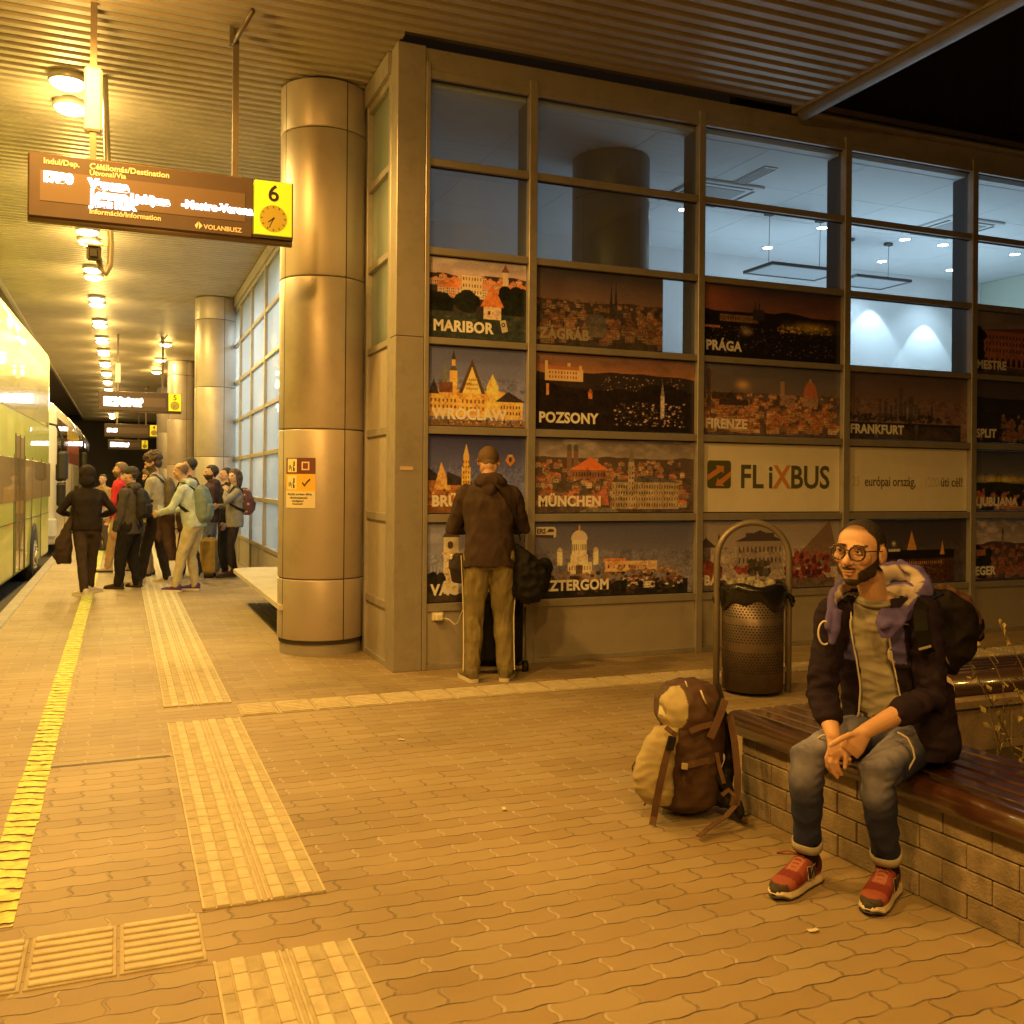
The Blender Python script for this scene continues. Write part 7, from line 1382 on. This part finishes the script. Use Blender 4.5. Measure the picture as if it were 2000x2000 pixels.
m.build('shoulder_strap', parent=e); m = MB(); m.m(mat('buckle_grey', (.30, .27, .22), .4)); b_ = at(1745, 1222, 3.475); m.ribbon([b_-_R*.022+Vector((0, 0, -.006)), b_+_R*.022+Vector((0, 0, .006))], .008, FU, .004); m.build('buckle', parent=e)
m = MB(); m.m(mat('olive_cord', (.30, .27, .10), .7)).tube([at(1779, 1226, 3.80), at(1784, 1240, 3.80), at(1790, 1253, 3.80)], .004, 6); m.m(mat('tan_carabiner', (.48, .38, .22), .5)).tube([at(1779+5*math.cos(t), 1272+12*math.sin(t), 3.80) for t in np.linspace(0, 2*PI, 16, False)], .004, 6, closed=True); m.build('cord', parent=e)
# ------------------------------------------------------------------ trekking rucksack leaning on the bench end
e = empty('trekking_rucksack', (2.47, 3.86, 0), label='large brown trekking rucksack with sand coloured front panel standing against the bench end', cat='backpack'); RO = Vector((2.47, 3.86, 0))
def rb(mb, name, **kw):
    for v in mb.bm.verts: v.co -= RO
    return mb.build(name, parent=kw.pop('parent', e), **kw)
def ro(name, me, mt, parent=e): setco(me, mco(me)-np.array(RO)); return mobj(name, me, mt, parent)
X, Zu = _R, Vector((0, 0, 1)); F = _f
FR = (-_f*.72-_R*.69).normalized(); SD = Zu.cross(FR).normalized()      # pack front faces the camera's left; SD across it
M_BR = cloth('rucksack_brown', (.075, .042, .026), .7); M_SAND = cloth('rucksack_sand', (.40, .33, .18), .65); M_WEB = cloth('brown_webbing', (.13, .075, .048), .75); M_BLK = cloth('rucksack_black', (.016, .013, .012), .6)
P0 = at(1295, 1528, 4.43); P0.z = 0
pt = lambda u, v, d=4.43: at(u, v, d)
mb = MB(); mb.loft([(pt(1292, 1520), X*.10, F*.11), (pt(1290, 1505), X*.150, F*.145), (pt(1290, 1460), X*.160, F*.155), (pt(1300, 1410), X*.152, F*.15), (pt(1308, 1360), X*.135, F*.14), (pt(1312, 1325), X*.12, F*.13)], 26, p=2.7)
me = organic(mb, .008, 2); folds(me, .007, (9, 9, 15), 3); ro('main_bag', me, M_BR)
mb = MB(); mb.loft([(pt(1300, 1372), X*.120, F*.13), (pt(1298, 1345), X*.150, F*.155), (pt(1300, 1315), X*.150, F*.15), (pt(1302, 1294), X*.115, F*.12), (pt(1300, 1284), X*.06, F*.07)], 26, p=2.5)
me = organic(mb, .0075, 2); folds(me, .008, (11, 11, 13), 7); p, n = mco(me), mno(me); c = np.array(pt(1285, 1330)); lt = (p-c) @ np.array(X); fr = -(p-c) @ np.array(F); z = p[:, 2]
uz = np.array([list(proj_) for proj_ in [(0, 0)]]) if False else None
dv = p-np.array([0, 0, 1.5]); dd = dv @ np.array(_f); U_ = (1000+CF*(dv @ np.array(_R))/dd)*.966; V_ = (CY-CF*(dv @ np.array(_U))/dd)*.966
lay = np.tile(np.array((.085, .046, .028)), (len(p), 1))
cc = np.array(pt(1256, 1338, 4.27)); dx_ = (p-cc) @ np.array(X); dz_ = (p-cc)[:, 2]; nearf = ((p-cc) @ np.array(F)) < .10
sand = ((np.abs(dx_)/.10)**2.6+(np.abs(dz_)/.112)**2.6 < 1) & nearf; lay[sand] = (.42, .35, .19); dk = ((dx_+.015)/.026)**2+((dz_+.018)/.030)**2 < 1; lay[dk & nearf & sand] = (.24, .19, .11); tri_ = (np.abs(dx_+.010) < (dz_+.040)*-.45+.018) & (dz_ > -.040) & (dz_ < .004); lay[tri_ & nearf & dk] = (.62, .56, .40)
lay *= (1+.14*nz(p, 24, 4))[:, None]; paint(me, lay); lid = ro('lid', me, vmat('lid_cloth', rough=.65, spec=.3, bump=.25, bscale=300))
mb = MB(); mb.loft([(pt(1243, 1515, 4.30), X*.055, F*.04), (pt(1234, 1495, 4.28), X*.085, F*.06), (pt(1232, 1460, 4.27), X*.088, F*.06), (pt(1238, 1425, 4.28), X*.080, F*.05), (pt(1250, 1392, 4.30), X*.070, F*.045), (pt(1258, 1372, 4.32), X*.052, F*.03)], 20, p=2.8)
me = organic(mb, .007, 2); folds(me, .006, (10, 10, 22), 9); ro('front_panel', me, M_SAND)
def strap(P, w, nm='strap', mt=M_WEB, nrm=None, th=.005):
    m = MB(); m.m(mt); m.ribbon([pt(*q) for q in P], w, nrm or (-F+Zu*.15), th); return rb(m, nm)
strap([(1268, 1392, 4.20), (1262, 1410, 4.18), (1254, 1440, 4.18), (1245, 1480, 4.20), (1238, 1515, 4.22), (1234, 1540, 4.24), (1231, 1556, 4.22)], .030)
strap([(1256, 1372, 4.22), (1268, 1382, 4.20), (1278, 1388, 4.20)], .022); strap([(1288, 1445, 4.24), (1310, 1441, 4.25), (1345, 1432, 4.30)], .028)
strap([(1340, 1392, 4.24), (1352, 1365, 4.24), (1362, 1340, 4.24), (1368, 1320, 4.26)], .032); strap([(1302, 1380, 4.25), (1320, 1372, 4.25), (1345, 1366, 4.27)], .024)
strap([(1377, 1350, 4.30), (1386, 1400, 4.27), (1392, 1460, 4.25), (1390, 1520, 4.25)], .030); strap([(1355, 1290, 4.36), (1362, 1315, 4.30), (1350, 1345, 4.25)], .02, mt=M_BLK)
strap([(1387, 1520, 4.22), (1370, 1540, 4.17), (1345, 1556, 4.13), (1318, 1578, 4.06)], .026, nrm=Zu, th=.004); strap([(1390, 1525, 4.26), (1402, 1540, 4.22), (1412, 1538, 4.20)], .024, mt=M_BLK, nrm=Zu)
m = MB(); m.m(M_WEB).tube([pt(1245, 1378, 4.33), pt(1228, 1395, 4.34), pt(1205, 1425, 4.36), pt(1193, 1447, 4.37), pt(1196, 1470, 4.36), pt(1208, 1488, 4.34), pt(1222, 1500, 4.32), pt(1216, 1520, 4.32)], .0038, 6); rb(m, 'side_cord')
m = MB(); m.m(M_BLK); m.box((-.018, -.006, -.03), (.018, .008, .03), .004); o = m.build('buckle', parent=e); o.location = pt(1266, 1402, 4.16)-RO; o.rotation_euler = (.0, .25, -CYAW)
m = MB(); m.m(mat('buckle_pale', (.42, .34, .22), .5)); m.box((-.014, -.005, -.014), (.014, .006, .014), .003); o = m.build('buckle', parent=e); o.location = pt(1292, 1446, 4.22)-RO; o.rotation_euler = (0, .1, -CYAW)
m = MB(); m.m(mat('cord_white', (.62, .56, .44), .6)).tube([pt(1322, 1302, 4.26), pt(1328, 1318, 4.25), pt(1333, 1328, 4.25)], .004, 6); m.tube([pt(1293, 1285, 4.30), pt(1297, 1296, 4.28)], .003, 6); rb(m, 'zip_pull', parent=e)
# hip belt, shoulder harness crumpled at the right
mb = MB(); mb.rtube([pt(1345, 1500, 4.40), pt(1372, 1505, 4.34), pt(1390, 1520, 4.28), pt(1396, 1535, 4.24)], [.045, .040, .030, .018], 12); mb.rtube([pt(1350, 1330, 4.45), pt(1372, 1370, 4.40), pt(1378, 1430, 4.38), pt(1368, 1480, 4.40)], [.022, .030, .030, .025], 12); mb.rtube([pt(1340, 1450, 4.36), pt(1365, 1470, 4.32), pt(1380, 1500, 4.30)], [.02, .03, .02], 12)
me = organic(mb, .007, 1); folds(me, .009, 20, 5); ro('harness', me, M_BLK)
for P in ([(1352, 1420, 4.28), (1358, 1450, 4.27), (1366, 1478, 4.27)], [(1362, 1500, 4.24), (1375, 1490, 4.23), (1385, 1500, 4.22), (1380, 1520, 4.22)]): strap(P, .018)
